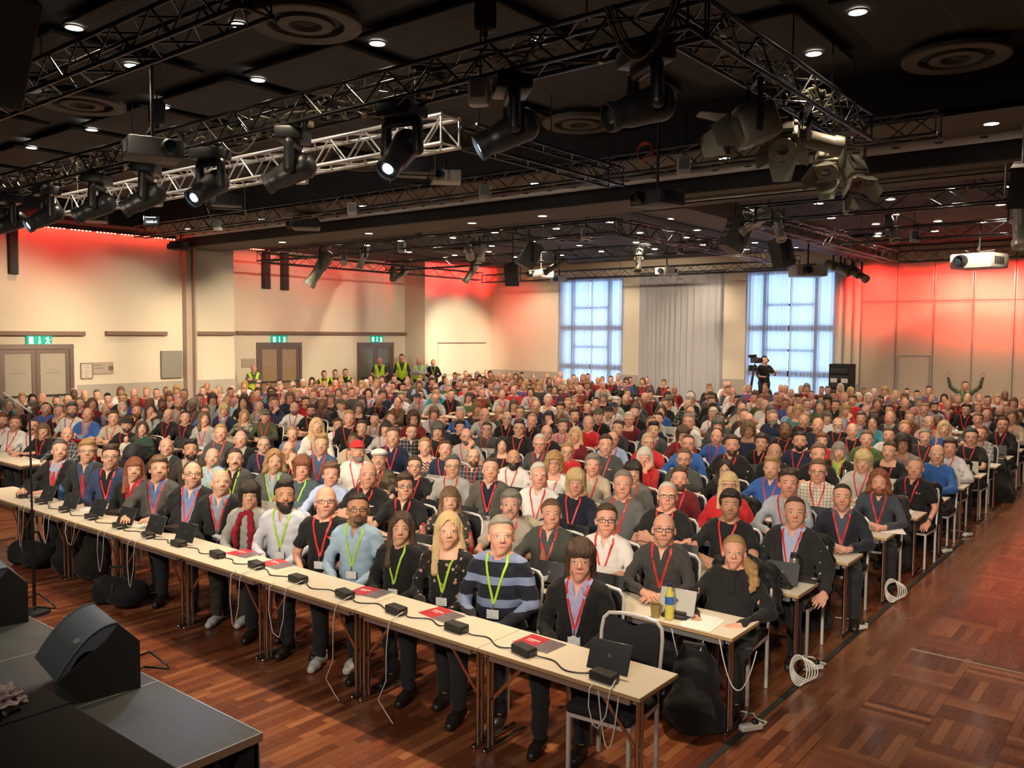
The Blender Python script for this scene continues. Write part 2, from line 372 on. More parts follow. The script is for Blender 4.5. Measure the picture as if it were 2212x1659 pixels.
wallbox('side_soffit', XL-2, XL+1.0, YF, 11.7, 5.44, 6.2, DARKW, None, cb); wallbox('bulkhead', XL, XR, 11.7, 11.8, 5.45, 6.2, DARKW, None, cb); wallbox('soffit', XL-2, XR, 11.7, 13.3, 5.45, 5.5, BROWNC, None, cb)
wallbox('beam', XL-2, XR, 13.3, 14.6, 5.1, 5.9, BROWNC, None, cb); wallbox('beam_face', XL-2, XR, 13.25, 13.3, 5.11, 5.45, DARKW, None, cb)
wallbox('ceiling_slab', XL-2, XR, 14.6, YB+.4, 5.42, 5.6, mat('back_ceiling', (.035, .03, .027), .85), None, cb)
wallbox('cross_beam', -8.45, -7.55, 14.6, YB, 5.08, 5.42, BROWNC, None, cb)
for gx_ in np.arange(-21.5, 3, 2.3):
    if not -9.2 < gx_ < -7.0: ob('ceiling_groove', G().box((gx_, 21, 5.415), (.3, 12.3, .02)).mesh('ceiling_groove', DARKW, 0), cb)
RAIL = mat('white_partition_track', (.80, .78, .78), .45)
tr = thing('partition_track', 'white ceiling track for a folding wall along the soffit', 'ceiling track', (0, 13.18, 5.405))
ob('track', G().box(((XL+XR)/2, 0, 0), (XR-XL, .09, .085)).box(((XL+XR)/2, 0, -.05), (XR-XL, .035, .015)).mesh('track', RAIL, 0), tr)
bm_ = G().box((0, -.03, .0), (.1, .02, .02)).mesh('bracket', mat('dark_bracket', (.08, .07, .07), .5), 0)
for k in range(46): ob('bracket', bm_, tr, (-22.5 + k*.56, -.02, 0))

t2 = thing('partition_track', 'second pale ceiling track under the beam on the partition side', 'ceiling track', (0, 13.8, 5.07)); ob('track', G().box((-1.2, 0, 0), (12.4, .08, .05)).mesh('track', SEAM, 0), t2); ob('lower_lip', G().box((-1.2, 0, -.035), (12.4, .03, .02)).mesh('lower_lip', DARKW, 0), t2)
a, b = aty(622, 525, 14.75), aty(903, 493, 14.75); sh_ = thing('screen_case', 'long black projection screen case under the beam', 'screen case', ((a[0]+b[0])/2, 14.75, (a[2]+b[2])/2)); ob('case', G().box((0, 0, 0), (b[0]-a[0], .2, .2), bevel=.02).mesh('case', mat('screen_case_black', (.006, .006, .007), .6)), sh_); ob('end_cap', G().box((b[0]-sh_.location.x, 0, 0), (.02, .22, .22)).box((a[0]-sh_.location.x, 0, 0), (.02, .22, .22)).mesh('end_cap', DARKW), sh_); ob('mount', G().box((-1, 0, .2), (.04, .1, .4)).box((1, 0, .2), (.04, .1, .4)).mesh('mount', DARKW), sh_)
# ---- left wall furniture
OAK = mat('brown_wood_ledge', (.20, .12, .085), .5, nscale=14, namt=.25)
STEEL = mat('brushed_door_steel', (.22, .17, .15), .38, .6); DGLASS = mat('frosted_door_glass', (.40, .36, .30), .22, 0, .6, nscale=2, namt=.06)
def yx(px, py=720, x=XL): return atx(px, py, x)
def ledge(p0, p1, x, lab):
    a, b = yx(p0, 719, x), yx(p1, 721, x); z = (a[2]+b[2])/2
    tag(ob('wall_ledge', G().box((x+.06, (a[1]+b[1])/2, z), (.12, b[1]-a[1], .11), bevel=.008).mesh('wall_ledge', OAK, 30)), lab, 'ledge', 'wooden wall ledges')
ledge(-60, 181, XL, 'brown wooden ledge above the nearest double door'); ledge(226, 358, XL, 'short brown wooden ledge above the wall notices'); ledge(418, 505, XL, 'brown wooden ledge beside the wall pilaster'); ledge(509, 884, XREC, 'long brown wooden ledge above the two far doors')
def double_door(n, p0, p1, ptop, x, lab, glassmat):
    a, b = yx(p0, ptop, x), yx(p1, ptop, x); z = (a[2]+b[2])/2; y0, y1 = a[1], b[1]; mid = (y0+y1)/2
    d = tag(ob('door_%d' % n, G().box((x+.03, y0+.05, z/2), (.1, .1, z)).box((x+.03, y1-.05, z/2), (.1, .1, z)).box((x+.032, mid, z-.058), (.108, y1-y0+.004, .124)).mesh('door_frame', STEEL, 0)), lab, None, None, 'structure')
    for s, (u, v) in enumerate(((y0+.1, mid-.005), (mid+.005, y1-.1))):
        lf = ob('door_leaf', G().box((x+.02, u+.05, z/2-.06), (.06, .1, z-.12)).box((x+.02, v-.05, z/2-.06), (.06, .1, z-.12)).box((x+.021, (u+v)/2, z-.17), (.064, v-u-.19, .1)).box((x+.021, (u+v)/2, .12), (.064, v-u-.19, .24)).mesh('door_leaf', STEEL, 0), d)
        ob('pane', G().box((x+.018, (u+v)/2, z/2), (.02, v-u-.18, z-.4)).mesh('pane', glassmat, 0), lf)
        ob('push_bar', G().cyl((x+.1, u+.06, 1.05), (x+.1, v-.06, 1.05), .018).cyl((x+.04, u+.1, 1.05), (x+.1, u+.1, 1.05), .012).cyl((x+.04, v-.1, 1.05), (x+.1, v-.1, 1.05), .012).mesh('push_bar', mat('green_black_bar', (.02, .045, .035), .4), 30), lf)
        ob('door_text', G().box((x+.031, (u+v)/2, 1.62), (.002, .38, .03)).box((x+.031, (u+v)/2, 1.69), (.002, .13, .02)).mesh('door_text', mat('door_print', (.27, .24, .2), .5), 0), lf)
    return y0, y1, z
double_door(1, -12, 156, 744, XL, 'frosted double door in a brown steel frame, nearest on the side wall', DGLASS)
double_door(2, 553, 649, 740, XREC, 'brown glazed double door behind the person in a plaid shirt', mat('amber_door_glass', (.32, .22, .13), .2, 0, .6))
double_door(3, 771, 848, 740, XREC, 'greenish glazed double door behind the safety vests', mat('green_door_glass', (.16, .17, .12), .2, 0, .6))
SIGN = mat('exit_sign_green', (0, .35, .22), .4, emit=.55, ecol=(.0, .42, .27)); SIGNW = mat('exit_sign_white', (.9, 1, .95), .4, emit=1.1)
for (px, py), x, lab in (((83, 735), XL, 'green emergency exit sign above the nearest double door'), ((601, 733), XREC, 'green emergency exit sign above the brown door'), ((812, 733), XREC, 'green emergency exit sign above the greenish door')):
    p = atx(px, py, x); e = thing('exit_sign', lab, 'exit sign', (x+.02, p[1], p[2]), 0, 'emergency exit signs')
    ob('sign_box', G().box((.02, 0, 0), (.05, .62, .26), bevel=.01).mesh('sign_box', SIGN), e)
    g = G().box((.048, -.2, 0), (.004, .1, .17)); g.box((.048, 0, .02), (.004, .03, .15)); 
    g.box((.048, 0, -.05), (.004, .075, .02), rot=Matrix.Rotation(.7, 3, 'X')).box((.048, .0, -.06), (.004, .06, .02), rot=Matrix.Rotation(-.7, 3, 'X'))
    g.cyl((.046, .2, .065), (.05, .2, .065), .022, n=10).box((.048, .2, .0), (.004, .03, .09), rot=Matrix.Rotation(.35, 3, 'X')).box((.048, .225, -.06), (.004, .025, .09), rot=Matrix.Rotation(.6, 3, 'X')).box((.048, .17, -.06), (.004, .025, .09), rot=Matrix.Rotation(-.5, 3, 'X')).box((.048, .2, .03), (.004, .13, .02), rot=Matrix.Rotation(-.3, 3, 'X'))
    ob('pictogram', g.mesh('pictogram', SIGNW, 0), e)
def wallplate(name, r, x, m, lab, cat, th=.03, frame=None):
    a, b = atx(r[0], r[1], x), atx(r[2], r[3], x)
    c = (x+th/2, (a[1]+b[1])/2, (a[2]+b[2])/2)
    if frame is None: return tag(ob(name, G().box(c, (th, b[1]-a[1], a[2]-b[2]), bevel=.006).mesh(name, m, 30)), lab, cat)
    e = thing(name, lab, cat, (x, c[1], c[2])); w, h = b[1]-a[1], a[2]-b[2]
    ob('backing', G().box((th/2, 0, 0), (th*.6, w, h)).mesh('backing', m, 0), e)
    ob('frame', G().box((th/2, -w/2, 0), (th, .03, h)).box((th/2, w/2, 0), (th, .03, h)).box((th/2, 0, h/2), (th, w, .03)).box((th/2, 0, -h/2), (th, w, .03)).mesh('frame', frame, 0), e)
    return e
BOARD = mat('grey_board', (.24, .225, .2), .6)
wallplate('grey_cabinet', (346, 758, 392, 815), XL+.021, BOARD, 'grey flush cabinet on the side wall beside the pilaster', 'cabinet', .08)
e = wallplate('notice_frame', (174, 785, 199, 817), XL, mat('notice_paper', (.6, .53, .45), .6), 'small framed paper notice beside the nearest double door', 'notice', .03, mat('thin_frame', (.25, .19, .15), .5))
g = G()
for k in range(6): g.box((.026, 0, .15-k*.06), (.002, .2-(k % 3)*.05, .014))
ob('print', g.mesh('print', mat('notice_print', (.3, .26, .22), .6), 0), e)
e = wallplate('info_board', (201, 784, 243, 806), XL, mat('sand_board', (.42, .34, .27), .6), 'sand coloured information board with a dark emblem', 'sign', .03, mat('sand_edge', (.38, .31, .25), .6))
ob('emblem', G().prism([(.10, 0), (.03, .07), (-.06, .05), (-.06, -.05), (.03, -.07)], .004, Matrix.Translation((.026, .2, .0)) @ Matrix.Rotation(PI/2, 4, 'Y')).box((.027, -.18, .08), (.002, .24, .02)).box((.027, -.15, 0), (.002, .32, .018)).mesh('emblem', mat('emblem_ink', (.15, .13, .12), .6), 0), e)
wallplate('wall_sign', (521, 775, 551, 793), XREC, mat('sand_board', ()), 'sand coloured sign plate beside the brown door', 'sign', .03)
wallplate('wall_sign', (850, 772, 862, 790), XREC, mat('sand_board', ()), 'small sand coloured plate beside the greenish door', 'sign', .03)
PIL = mat('pinkish_pilaster', (.42, .33, .27), .6)
y0 = yx(394)[1]; y1 = yx(403)[1]
tag(ob('trim_2', G().box((XL+.12, (y0+y1)/2, 2.7), (.24, y1-y0, 5.4), bevel=.01).box((XL+.13, y1+.03, 2.7), (.16, .05, 5.4)).box((XL+.2, y1+.1, 2.7), (.3, .05, 5.4)).mesh('trim_2', PIL, 30)), 'slim vertical pilaster on the side wall', None, None, 'structure')
BLK = mat('black_plastic', (.014, .014, .015), .45); BLKM = mat('black_matt', (.01, .01, .011), .8); GRILLE = mat('speaker_grille', (.03, .03, .033), .6, .3, bump=.5, bscale=400)
for r, x, lab in (((13, 484, 36, 592), XL, 'tall black column loudspeaker in a niche high on the side wall'), ((562, 541, 579, 624), XREC, 'tall black column loudspeaker, first of two high on the recessed wall'), ((602, 545, 619, 627), XREC, 'tall black column loudspeaker, second of two high on the recessed wall')):
    a, b = atx(r[0], r[1], x), atx(r[2], r[3], x); w, h = abs(b[1]-a[1]), a[2]-b[2]
    e = thing('column_speaker', lab, 'speaker', (x, (a[1]+b[1])/2, (a[2]+b[2])/2), 0, 'wall column loudspeakers')
    ob('cabinet', G().box((.09, 0, 0), (.18, w*.75, h), bevel=.012).mesh('cabinet', BLK), e); ob('grille', G().box((.183, -.02, 0), (.01, w*.6, h*.95)).mesh('grille', GRILLE), e); ob('side_cheek', G().box((.1, w*.42, 0), (.2, .03, h*1.02)).mesh('side_cheek', mat('pale_cheek', (.5, .43, .37), .6)), e)
fl = thing('wall_flap', 'blank white panel outline on the corner pillar', 'panel', (XL, 0, 0)); a, b = atx(945, 742, XL), atx(1047, 806, XL)
ob('panel', G().box((.02, (a[1]+b[1])/2, (a[2]+b[2])/2), (.04, b[1]-a[1], a[2]-b[2]), bevel=.01).mesh('panel', CREAM, 30), fl); ob('top_edge', G().box((.04, (a[1]+b[1])/2, a[2]+.02), (.08, b[1]-a[1], .03)).mesh('top_edge', OAK, 30), fl)
# red LED strips along the top of the side wall
LEDH = mat('led_strip_housing', (.05, .012, .012), .5); LED = mat('red_led', (1, .08, .05), .4, emit=22, ecol=(1, .10, .06))
for p0, p1, x, lab in ((26, 378, XL, 'long strip of red lamps along the top of the near side wall'), (494, 580, XREC+.6, 'short strip of red lamps beyond the ceiling beam')):
    a, b = atx(p0, 477 if p0 < 100 else 523, x), atx(p1, 511 if p0 < 100 else 532, x); z = min((a[2]+b[2])/2-.04, 5.34)
    e = thing('led_strip', lab, 'light strip', (x+.1, a[1], z), 0, 'red lamp strips'); ln_ = b[1]-a[1]
    ob('housing', G().box((0, ln_/2, .03), (.1, ln_, .06)).mesh('housing', LEDH, 0), e); lm = G().box((0, 0, 0), (.045, .045, .035), bevel=.012).mesh('lamp', LED)
    n = int(ln_/.095)
    for k in range(n):
        if k % 7 != 6: ob('lamp', lm, e, (.02, .05+k*.095, -.012))
RED = (1, .03, .025)
def redspot(px, py, x=None, y=None, out=.55, p=160, ang=48, up=.55):
    if x is not None: q = atx(px, py, x); a = (x+out, q[1], q[2]+up)
    else: q = aty(px, py, y); a = (q[0], y-out, q[2]+up)
    light('red_wall_light', 'SPOT', a, tuple(q), p, RED, .06, ang, 1)
def redstrip(a, b, aim_, p, wd=.08):
    m = (Vector(a)+Vector(b))/2; o = light('red_lamp_glow', 'AREA', m, Vector(aim_), p, RED, 1); o.data.shape = 'RECTANGLE'; L = (Vector(b)-Vector(a)); o.data.size = L.length; o.data.size_y = wd
    z_ = (m-Vector(aim_)).normalized(); x_ = L.normalized(); y_ = z_.cross(x_); o.rotation_euler = Matrix((x_, y_, z_)).transposed().to_euler()
redstrip((XL+.14, 8.8, 5.33), (XL+.14, 13.0, 5.33), (XL+.02, 10.9, 4.2), 14)
redstrip((XREC+.3, 15.6, 5.25), (XREC+.3, 23, 5.25), (XREC-.1, 19.3, 3.6), 18, .2)
redspot(315, 550, XL, None, 1.3, 190, 84, 1.0); redspot(492, 565, XL, None, 1.0, 250, 84, 1.0); redspot(150, 560, XL, None, 1.6, 80, 90, 1.1); redspot(40, 560, XL, None, 1.6, 50, 90, 1.1); redspot(940, 590, XL, None, .9, 260, 110, .1); redspot(990, 592, XL, None, .9, 260, 110, .1); redspot(1040, 594, XL, None, .9, 260, 110, .1)
redspot(590, 630, XREC, None, 2.8, 110, 88, 1.2); redspot(720, 630, XREC, None, 2.8, 120, 88, 1.2); redspot(840, 630, XREC, None, 2.4, 110, 84, 1.2); redspot(1125, 606, None, YB, .5, 240, 40, .6); redspot(1120, 690, None, YB, 2.6, 260, 85, 1.2)
for px, p_ in ((1885, 1300), (1950, 420), (2005, 420), (2055, 1500), (2105, 1300), (2160, 1500), (2210, 1500), (2270, 1300), (2340, 1300)): redspot(px, 636, None, YB, 1.3, p_*.55, 84, .62)
# warm spotlights of the rear rig aimed at the walls
for a_, b_, p_, ang in (((-14.5, 9.6, 5.0), (XL, 8.2, 1.5), 2000, 48), ((-14.5, 11.0, 5.2), (XL, 11.6, 1.5), 1900, 46), ((-15, 12.6, 5.2), (XL, 14.6, 1.6), 1700, 42), ((-14, 17.4, 5.25), (XREC, 17.4, 1.6), 1900, 48), ((-14, 20.4, 5.25), (XREC, 21.6, 1.6), 1700, 46), ((-15.5, 21.0, 5.2), (XL, 25.3, 2.1), 4600, 29), ((-15.5, 21.0, 5.25), (-20, YB, 1.8), 1000, 50), ((-12, 20.0, 5.25), (-15.2, YB, 2.4), 1000, 56), ((-8.9, 20.0, 5.05), (-11.6, YB, 2.4), 800, 50), ((-3.5, 20.0, 5.2), (-5.6, YB, 1.2), 800, 56), ((-1.5, 20.0, 5.2), (-2.6, YB, 1.2), 800, 56)):
    light('wall_wash', 'SPOT', a_, b_, p_, (1, .80, .55), .05, ang, .7)
# ------------------------------------------------------------------ people: signed distance fields meshed with surface nets
def axis(segs):
    out = [segs[0][0]]
    for a, b, st in segs:
        n = max(1, int(round((b-a)/st))); out += list(a + (b-a)*(np.arange(n)+1)/n)
    return np.array(out, np.float32)
class SDF:
    def __init__(s, xs, ys, zs):
        s.ax = (xs, ys, zs); s.D = np.full((len(xs), len(ys), len(zs)), .25, np.float32)
    def sl(s, lo, hi, m):
        r = []
        for a, l, h in zip(s.ax, lo, hi):
            i, j = np.searchsorted(a, l-m), np.searchsorted(a, h+m, 'right'); r.append(slice(max(0, i-1), min(len(a), j+1)))
        return tuple(r)
    def P(s, sl): return tuple(a[q].reshape([-1 if i == k else 1 for i in range(3)]) for k, (a, q) in enumerate(zip(s.ax, sl)))
    def mixin(s, sl, d, k, sub=False):
        A = s.D[sl]
        if sub: d = -d; h = np.clip(.5 - .5*(A-d)/k, 0, 1) if k else None; s.D[sl] = np.maximum(A, d) if not k else (A*(1-h) + d*h + k*h*(1-h)); return
        if not k: s.D[sl] = np.minimum(A, d); return
        h = np.clip(.5 + .5*(A-d)/k, 0, 1); s.D[sl] = A*(1-h) + d*h - k*h*(1-h)
    def cap(s, a, b, r1, r2=None, k=.03, sub=False, flat=None):
        r2 = r1 if r2 is None else r2; a = np.array(a, np.float32); b = np.array(b, np.float32); R = max(r1, r2)
        sl = s.sl(np.minimum(a, b)-R, np.maximum(a, b)+R, k+.05); x, y, z = s.P(sl); ba = b-a; L = float(ba@ba) + 1e-9
        px, py, pz = x-a[0], y-a[1], z-a[2]
        t = np.clip((px*ba[0]+py*ba[1]+pz*ba[2])/L, 0, 1)
        d = np.sqrt((px-t*ba[0])**2+(py-t*ba[1])**2+(pz-t*ba[2])**2) - (r1+(r2-r1)*t)
        s.mixin(sl, d, k, sub); return s
    def ell(s, c, r, k=.03, sub=False):
        r = np.array(r, np.float32); c = np.array(c, np.float32); sl = s.sl(c-r, c+r, k+.05); x, y, z = s.P(sl)
        k0 = np.sqrt(((x-c[0])/r[0])**2+((y-c[1])/r[1])**2+((z-c[2])/r[2])**2); k1 = np.sqrt(((x-c[0])/r[0]**2)**2+((y-c[1])/r[1]**2)**2+((z-c[2])/r[2]**2)**2)+1e-6
        s.mixin(sl, k0*(k0-1)/k1, k, sub); return s
    def cut(s, f, k=0):
        """remove where f(x,y,z) < 0 ... keeps f >= 0"""
        x, y, z = s.P((slice(None),)*3); d = -f(x, y, z); s.D = np.maximum(s.D, d.astype(np.float32)); return s
    def disp(s, f):
        x, y, z = s.P((slice(None),)*3); s.D = s.D + f(x, y, z).astype(np.float32); return s
    def mesh(s):
        D = s.D; xs, ys, zs = s.ax; D = D.copy()
        for q in (0, -1): D[q] = np.maximum(D[q], .01); D[:, q] = np.maximum(D[:, q], .01); D[:, :, q] = np.maximum(D[:, :, q], .01)
        I = D < 0; c = np.zeros(tuple(n-1 for n in D.shape), np.uint8)
        for i in (0, 1):
            for j in (0, 1):
                for k in (0, 1): c += I[i:D.shape[0]-1+i, j:D.shape[1]-1+j, k:D.shape[2]-1+k]
        act = np.argwhere((c > 0) & (c < 8)); n = len(act); idm = np.full(c.shape, -1, np.int32); idm[tuple(act.T)] = np.arange(n)
        acc = np.zeros((n, 3)); cnt = np.zeros(n); A = (xs, ys, zs)
        for ax in range(3):
            o1, o2 = [q for q in range(3) if q != ax]
            for u in (0, 1):
                for v in (0, 1):
                    p = act.copy(); p[:, o1] += u; p[:, o2] += v; q = p.copy(); q[:, ax] += 1
                    da, db = D[tuple(p.T)], D[tuple(q.T)]; m = (da < 0) != (db < 0); t = np.where(m, da/(da-db+1e-12), 0)
                    for k in range(3):
                        ca = A[k][p[:, k]]; cb = A[k][q[:, k]]; acc[:, k] += np.where(m, ca+(cb-ca)*t, 0)
                    cnt += m
        V = acc/cnt[:, None]; F = []
        for ax in range(3):
            o1, o2 = [(1, 2), (2, 0), (0, 1)][ax]
            sa = [slice(None)]*3; sb = [slice(None)]*3; sa[ax] = slice(0, -1); sb[ax] = slice(1, None)
            ch = I[tuple(sa)] != I[tuple(sb)]; e = np.argwhere(ch); ok = (e[:, o1] > 0) & (e[:, o2] > 0) & (e[:, o1] < D.shape[o1]-1) & (e[:, o2] < D.shape[o2]-1); e = e[ok]
            inside = I[tuple(sa)][tuple(e.T)]
            def cid(d1, d2):
                p = e.copy(); p[:, o1] -= d1; p[:, o2] -= d2; return idm[tuple(p.T)]
            Q = np.stack([cid(1, 1), cid(0, 1), cid(0, 0), cid(1, 0)], 1); Q[~inside] = Q[~inside][:, ::-1]; F.append(Q)
        F = np.concatenate(F); F = F[(F >= 0).all(1)]
        return V, F
def smooth01(v, a, b):
    t = np.clip((v-a)/(b-a), 0, 1); return t*t*(3-2*t)

# joints of the seated poses: (elbow, wrist) for the +x arm and the -x arm; the figure faces -y, its seat is at the origin
POSES = {
 'lap':   (((.245, -.03, .70), (.10, -.27, .60)), ((-.245, -.03, .70), (-.08, -.29, .60))),
 'clasp': (((.255, -.19, .75), (.075, -.435, .745)), ((-.255, -.19, .75), (-.065, -.425, .765))),
 'fold':  (((.235, -.12, .735), (-.06, -.225, .80)), ((-.235, -.11, .73), (.09, -.235, .745))),
 'write': (((.265, -.19, .75), (.15, -.46, .745)), ((-.255, -.16, .745), (-.13, -.44, .745))),
 'chin':  (((.22, -.33, .745), (.075, -.17, .985)), ((-.25, -.19, .745), (-.02, -.36, .745))),
 'side':  (((.25, .03, .70), (.27, -.20, .56)), ((-.25, .03, .70), (-.16, -.27, .585))),
 'raise': (((.36, -.02, 1.13), (.42, -.06, 1.40)), ((-.36, -.02, 1.12), (-.43, -.05, 1.38))),
}
SH = (.157, .012, .957)
LEGS = (((.095, .02, .515), (.135, -.44, .50), (.135, -.40, .09)), ((-.095, .02, .515), (-.135, -.45, .50), (-.14, -.43, .09)))
SLEGS = (((.09, .0, .90), (.105, -.015, .49), (.115, .01, .09)), ((-.09, .0, .90), (-.105, -.01, .49), (-.12, .02, .09)))
# standing figures use the same upper body lifted by LIFT
LIFT = .42
STANDARMS = {'down': (((.25, .03, .70), (.25, -.06, .46)), ((-.25, .03, .70), (-.25, -.07, .46))), 'front': (((.27, .0, .71), (.06, -.19, .56)), ((-.27, .0, .71), (-.05, -.19, .57))), 'sfold': POSES['fold'], 'operate': (((.27, -.1, .74), (.16, -.36, .86)), ((-.26, -.06, .72), (-.22, -.3, .70)))}
def torso(s, inf=0., k=.05, belly=0.):
    s.ell((0, .02, .54), (.158+inf, .112+inf, .12+inf), k); s.ell((0, -.005-belly*.3, .665), (.138+inf+belly*.6, .102+inf+belly, .14+inf), .06)
    s.ell((0, .0, .85), (.148+inf, .098+inf, .16+inf), .06); s.cap((-.118, .012, .952), (.118, .012, .952), .058+inf, None, .05); s.cap((-.05, .015, .985), (.05, .015, .985), .06+inf*.6, None, .04)
def arm(s, sx, e, w, inf=0., upto=1., k=.025):
    sh = (SH[0]*sx, SH[1], SH[2]); s.cap(sh, e, .046+inf, .038+inf, .03)
    if upto > 1: 
        w = np.array(e)+(np.array(w)-np.array(e))*(upto-1); s.cap(e, w, .038+inf, .028+inf*.9, .008)
def sleeve_short(s, sx, e, inf):
    sh = np.array((SH[0]*sx, SH[1], SH[2])); s.cap(sh, sh+(np.array(e)-sh)*.62, .048+inf, .047+inf*1.2, .03)
HZ = 1.15
def head(s, male=True, f=1):
    j = 1. if male else .92
    s.ell((0, .012, 1.178), (.079, .098, .100), .03); s.ell((0, -.030, 1.115), (.064*j, .070, .088), .03)
    s.ell((0, -.066, 1.047), (.027*j, .022, .02), .03); s.cap((.048*j, -.01, 1.075), (-.048*j, -.01, 1.075), .02, None, .03)
    if f:
        for sx in (-1, 1):
            s.cap((sx*.030, -.088, 1.168), (sx*.052, -.070, 1.166), .010 if male else .006, None, .015)
            s.ell((sx*.037, -.066, 1.102), (.022, .022, .026), .02)
            s.ell((sx*.032, -.108, 1.146), (.018, .018, .013), .012, True)
            s.ell((sx*.032, -.0835, 1.146), (.0135, .0125, .0125), .003)
            s.ell((sx*.082, .008, 1.135), (.010, .020, .033), .008)
            s.ell((sx*.013, -.102, 1.107), (.009, .010, .008), .008)
        s.cap((0, -.092, 1.155), (0, -.117, 1.115), .008, .0125, .012); s.ell((0, -.115, 1.112), (.011, .010, .009), .008)
        s.cap((-.018, -.088, 1.077), (.018, -.088, 1.077), .0065, None, .008); s.cap((-.016, -.088, 1.066), (.016, -.088, 1.066), .0075, None, .008)
    s.cap((0, .028, 1.10), (0, .02, .985), .054*j, .060*j, .03)
def hand_mesh(q):
    s = SDF(axis([(-.07, .05, q)]), axis([(-.21, .03, q)]), axis([(-.065, .035, q)]))
    s.cap((0, .03, 0), (0, -.02, 0), .026, .027, .01); s.ell((0, -.055, 0), (.041, .052, .016), .012); s.ell((.012, -.03, -.002), (.03, .035, .018), .01)
    for x, l, b in ((-.031, .062, -.088), (-.0105, .076, -.098), (.0105, .072, -.097), (.031, .055, -.085)):
        a = np.array((x*.9, b+.02, .003)); m = np.array((x*1.12, b-l*.45, -.003)); t = np.array((x*1.15, b-l*.86, -.024))
        s.cap(a, m, .0105, .0095, .005); s.cap(m, t, .0095, .0078, .003)
    s.cap((-.028, -.03, -.004), (-.052, -.068, -.012), .0145, .0115, .01); s.cap((-.052, -.068, -.012), (-.045, -.102, -.022), .0115, .009, .004)
    return s.mesh()
HANDM = {0: hand_mesh(.0072), 1: hand_mesh(.0098)}
def place_hand(w, d, up, mir, lod):
    HV, HF = HANDM[lod]
    d = Vector(d).normalized(); up = Vector(up); up = (up - d*up.dot(d)).normalized(); x = d.cross(up) * -1
    x = Vector((-d).cross(up)); x.normalize()
    M = np.array([[x[i], -d[i], up[i]] for i in range(3)]); V = HV.copy()
    if mir: V[:, 0] *= -1
    V = V @ M.T + np.array(w); F = HF[:, ::-1] if mir else HF
    if np.linalg.det(M) < 0: F = F[:, ::-1]
    return V, F
HANDS = {'lap': (((-.35, -.8, -.2), (.2, -.2, 1)), ((.35, -.8, -.2), (-.2, -.2, 1))), 'clasp': (((-.8, -.55, -.02), (0, -.25, 1)), ((.75, -.6, -.05), (0, -.3, 1))), 'fold': (((-.9, .2, .05), (0, -1, .3)), ((.9, .2, .0), (0, -1, .2))),
 'write': (((-.55, -.8, -.05), (.2, 0, 1)), ((.35, -.9, -.03), (0, 0, 1))), 'chin': (((-.25, .35, .8), (.3, -1, .2)), ((.5, -.8, -.05), (0, 0, 1))), 'side': (((0, -.85, -.4), (.2, -.3, 1)), ((.1, -.9, -.2), (0, -.2, 1))), 'raise': (((.1, 0, 1), (0, 1, 0)), ((-.1, 0, 1), (0, 1, 0))),
 'down': (((0, -.2, -1), (1, 0, 0)), ((0, -.2, -1), (-1, 0, 0))), 'front': (((-.8, -.3, -.4), (0, -1, .4)), ((.8, -.3, -.35), (0, -1, .4))), 'sfold': (((-.9, .2, .05), (0, -1, .3)), ((.9, .2, .0), (0, -1, .2))), 'operate': (((-.1, -1, .1), (0, 0, 1)), ((.1, -1, .1), (0, 0, 1)))}
def is_stand(p): return p in STANDARMS
def arms_of(p): return STANDARMS[p] if is_stand(p) else POSES[p]
CACHE = {}
def base_body(pose, male, lod):
    key = ('bb', pose, male, lod)
    if key in CACHE: return CACHE[key]
    zt = 1.5 if pose == 'raise' else 1.30; st = is_stand(pose)
    z0 = -LIFT - .02 if st else -.02
    c_, hx, hy, hz, lz = ((.026, .0082, .0096, .0080, .05), (.034, .0115, .0135, .0113, .065))[lod]
    s = SDF(axis([(-.47, -.1, c_), (-.1, .1, hx), (.1, .47, c_)]), axis([(-.62, -.14, c_), (-.14, .12, hy), (.12, .2, c_)]), axis([(z0, .52, lz), (.52, .99, c_), (.99, 1.29, hz)] + ([(1.29, 1.52, .02)] if pose == 'raise' else [])))
    torso(s)
    for sx, (e, w) in zip((1, -1), arms_of(pose)): arm(s, sx, e, w, 0, 2)
    for hip, kn, an in (SLEGS if st else LEGS):
        if st: hip, kn, an = [(a[0], a[1], a[2]-LIFT) for a in (hip, kn, an)]
        s.cap(hip, kn, .078, .055, .04); s.cap(kn, an, .052, .034, .03); s.cap((an[0], an[1]+.02, an[2]-.035), (an[0], an[1]-.13, an[2]-.05), .034, .028, .03)
    head(s, male); V, F = s.mesh(); hp = V.copy(); hp[:, 2] -= HZ
    Vs, Fs, hs = [V], [F], [hp]; n = len(V)
    for mir, (e, w), (d, up) in zip((False, True), arms_of(pose), HANDS[pose]):
        hv, hf = place_hand(w, d, up, mir, lod); Vs.append(hv); Fs.append(hf+n); n += len(hv); hs.append(np.tile([0, .5, -1.], (len(hv), 1)))
    CACHE[key] = r = (np.concatenate(Vs), np.concatenate(Fs), np.concatenate(hs)); return r
PIV = np.array((0, .022, 0))
PIVZ = 1.06
def turn(V, yaw, tilt=0.):
    w = smooth01(V[:, 2], 1.0, 1.06)*(np.abs(V[:, 0]) < .17); V = V.copy(); V[:, 0] *= 1+.09*w; V[:, 1] = PIV[1]+(V[:, 1]-PIV[1])*(1+.04*w)
    b = w*tilt; c, s = np.cos(b), np.sin(b); y, z = V[:, 1]-PIV[1], V[:, 2]-PIVZ; V[:, 1] = PIV[1]+c*y+s*z; V[:, 2] = PIVZ-s*y+c*z
    a = w*yaw; c, s = np.cos(a), np.sin(a); x, y = V[:, 0]-PIV[0], V[:, 1]-PIV[1]
    V[:, 0] = PIV[0]+c*x-s*y; V[:, 1] = PIV[1]+s*x+c*y; return V
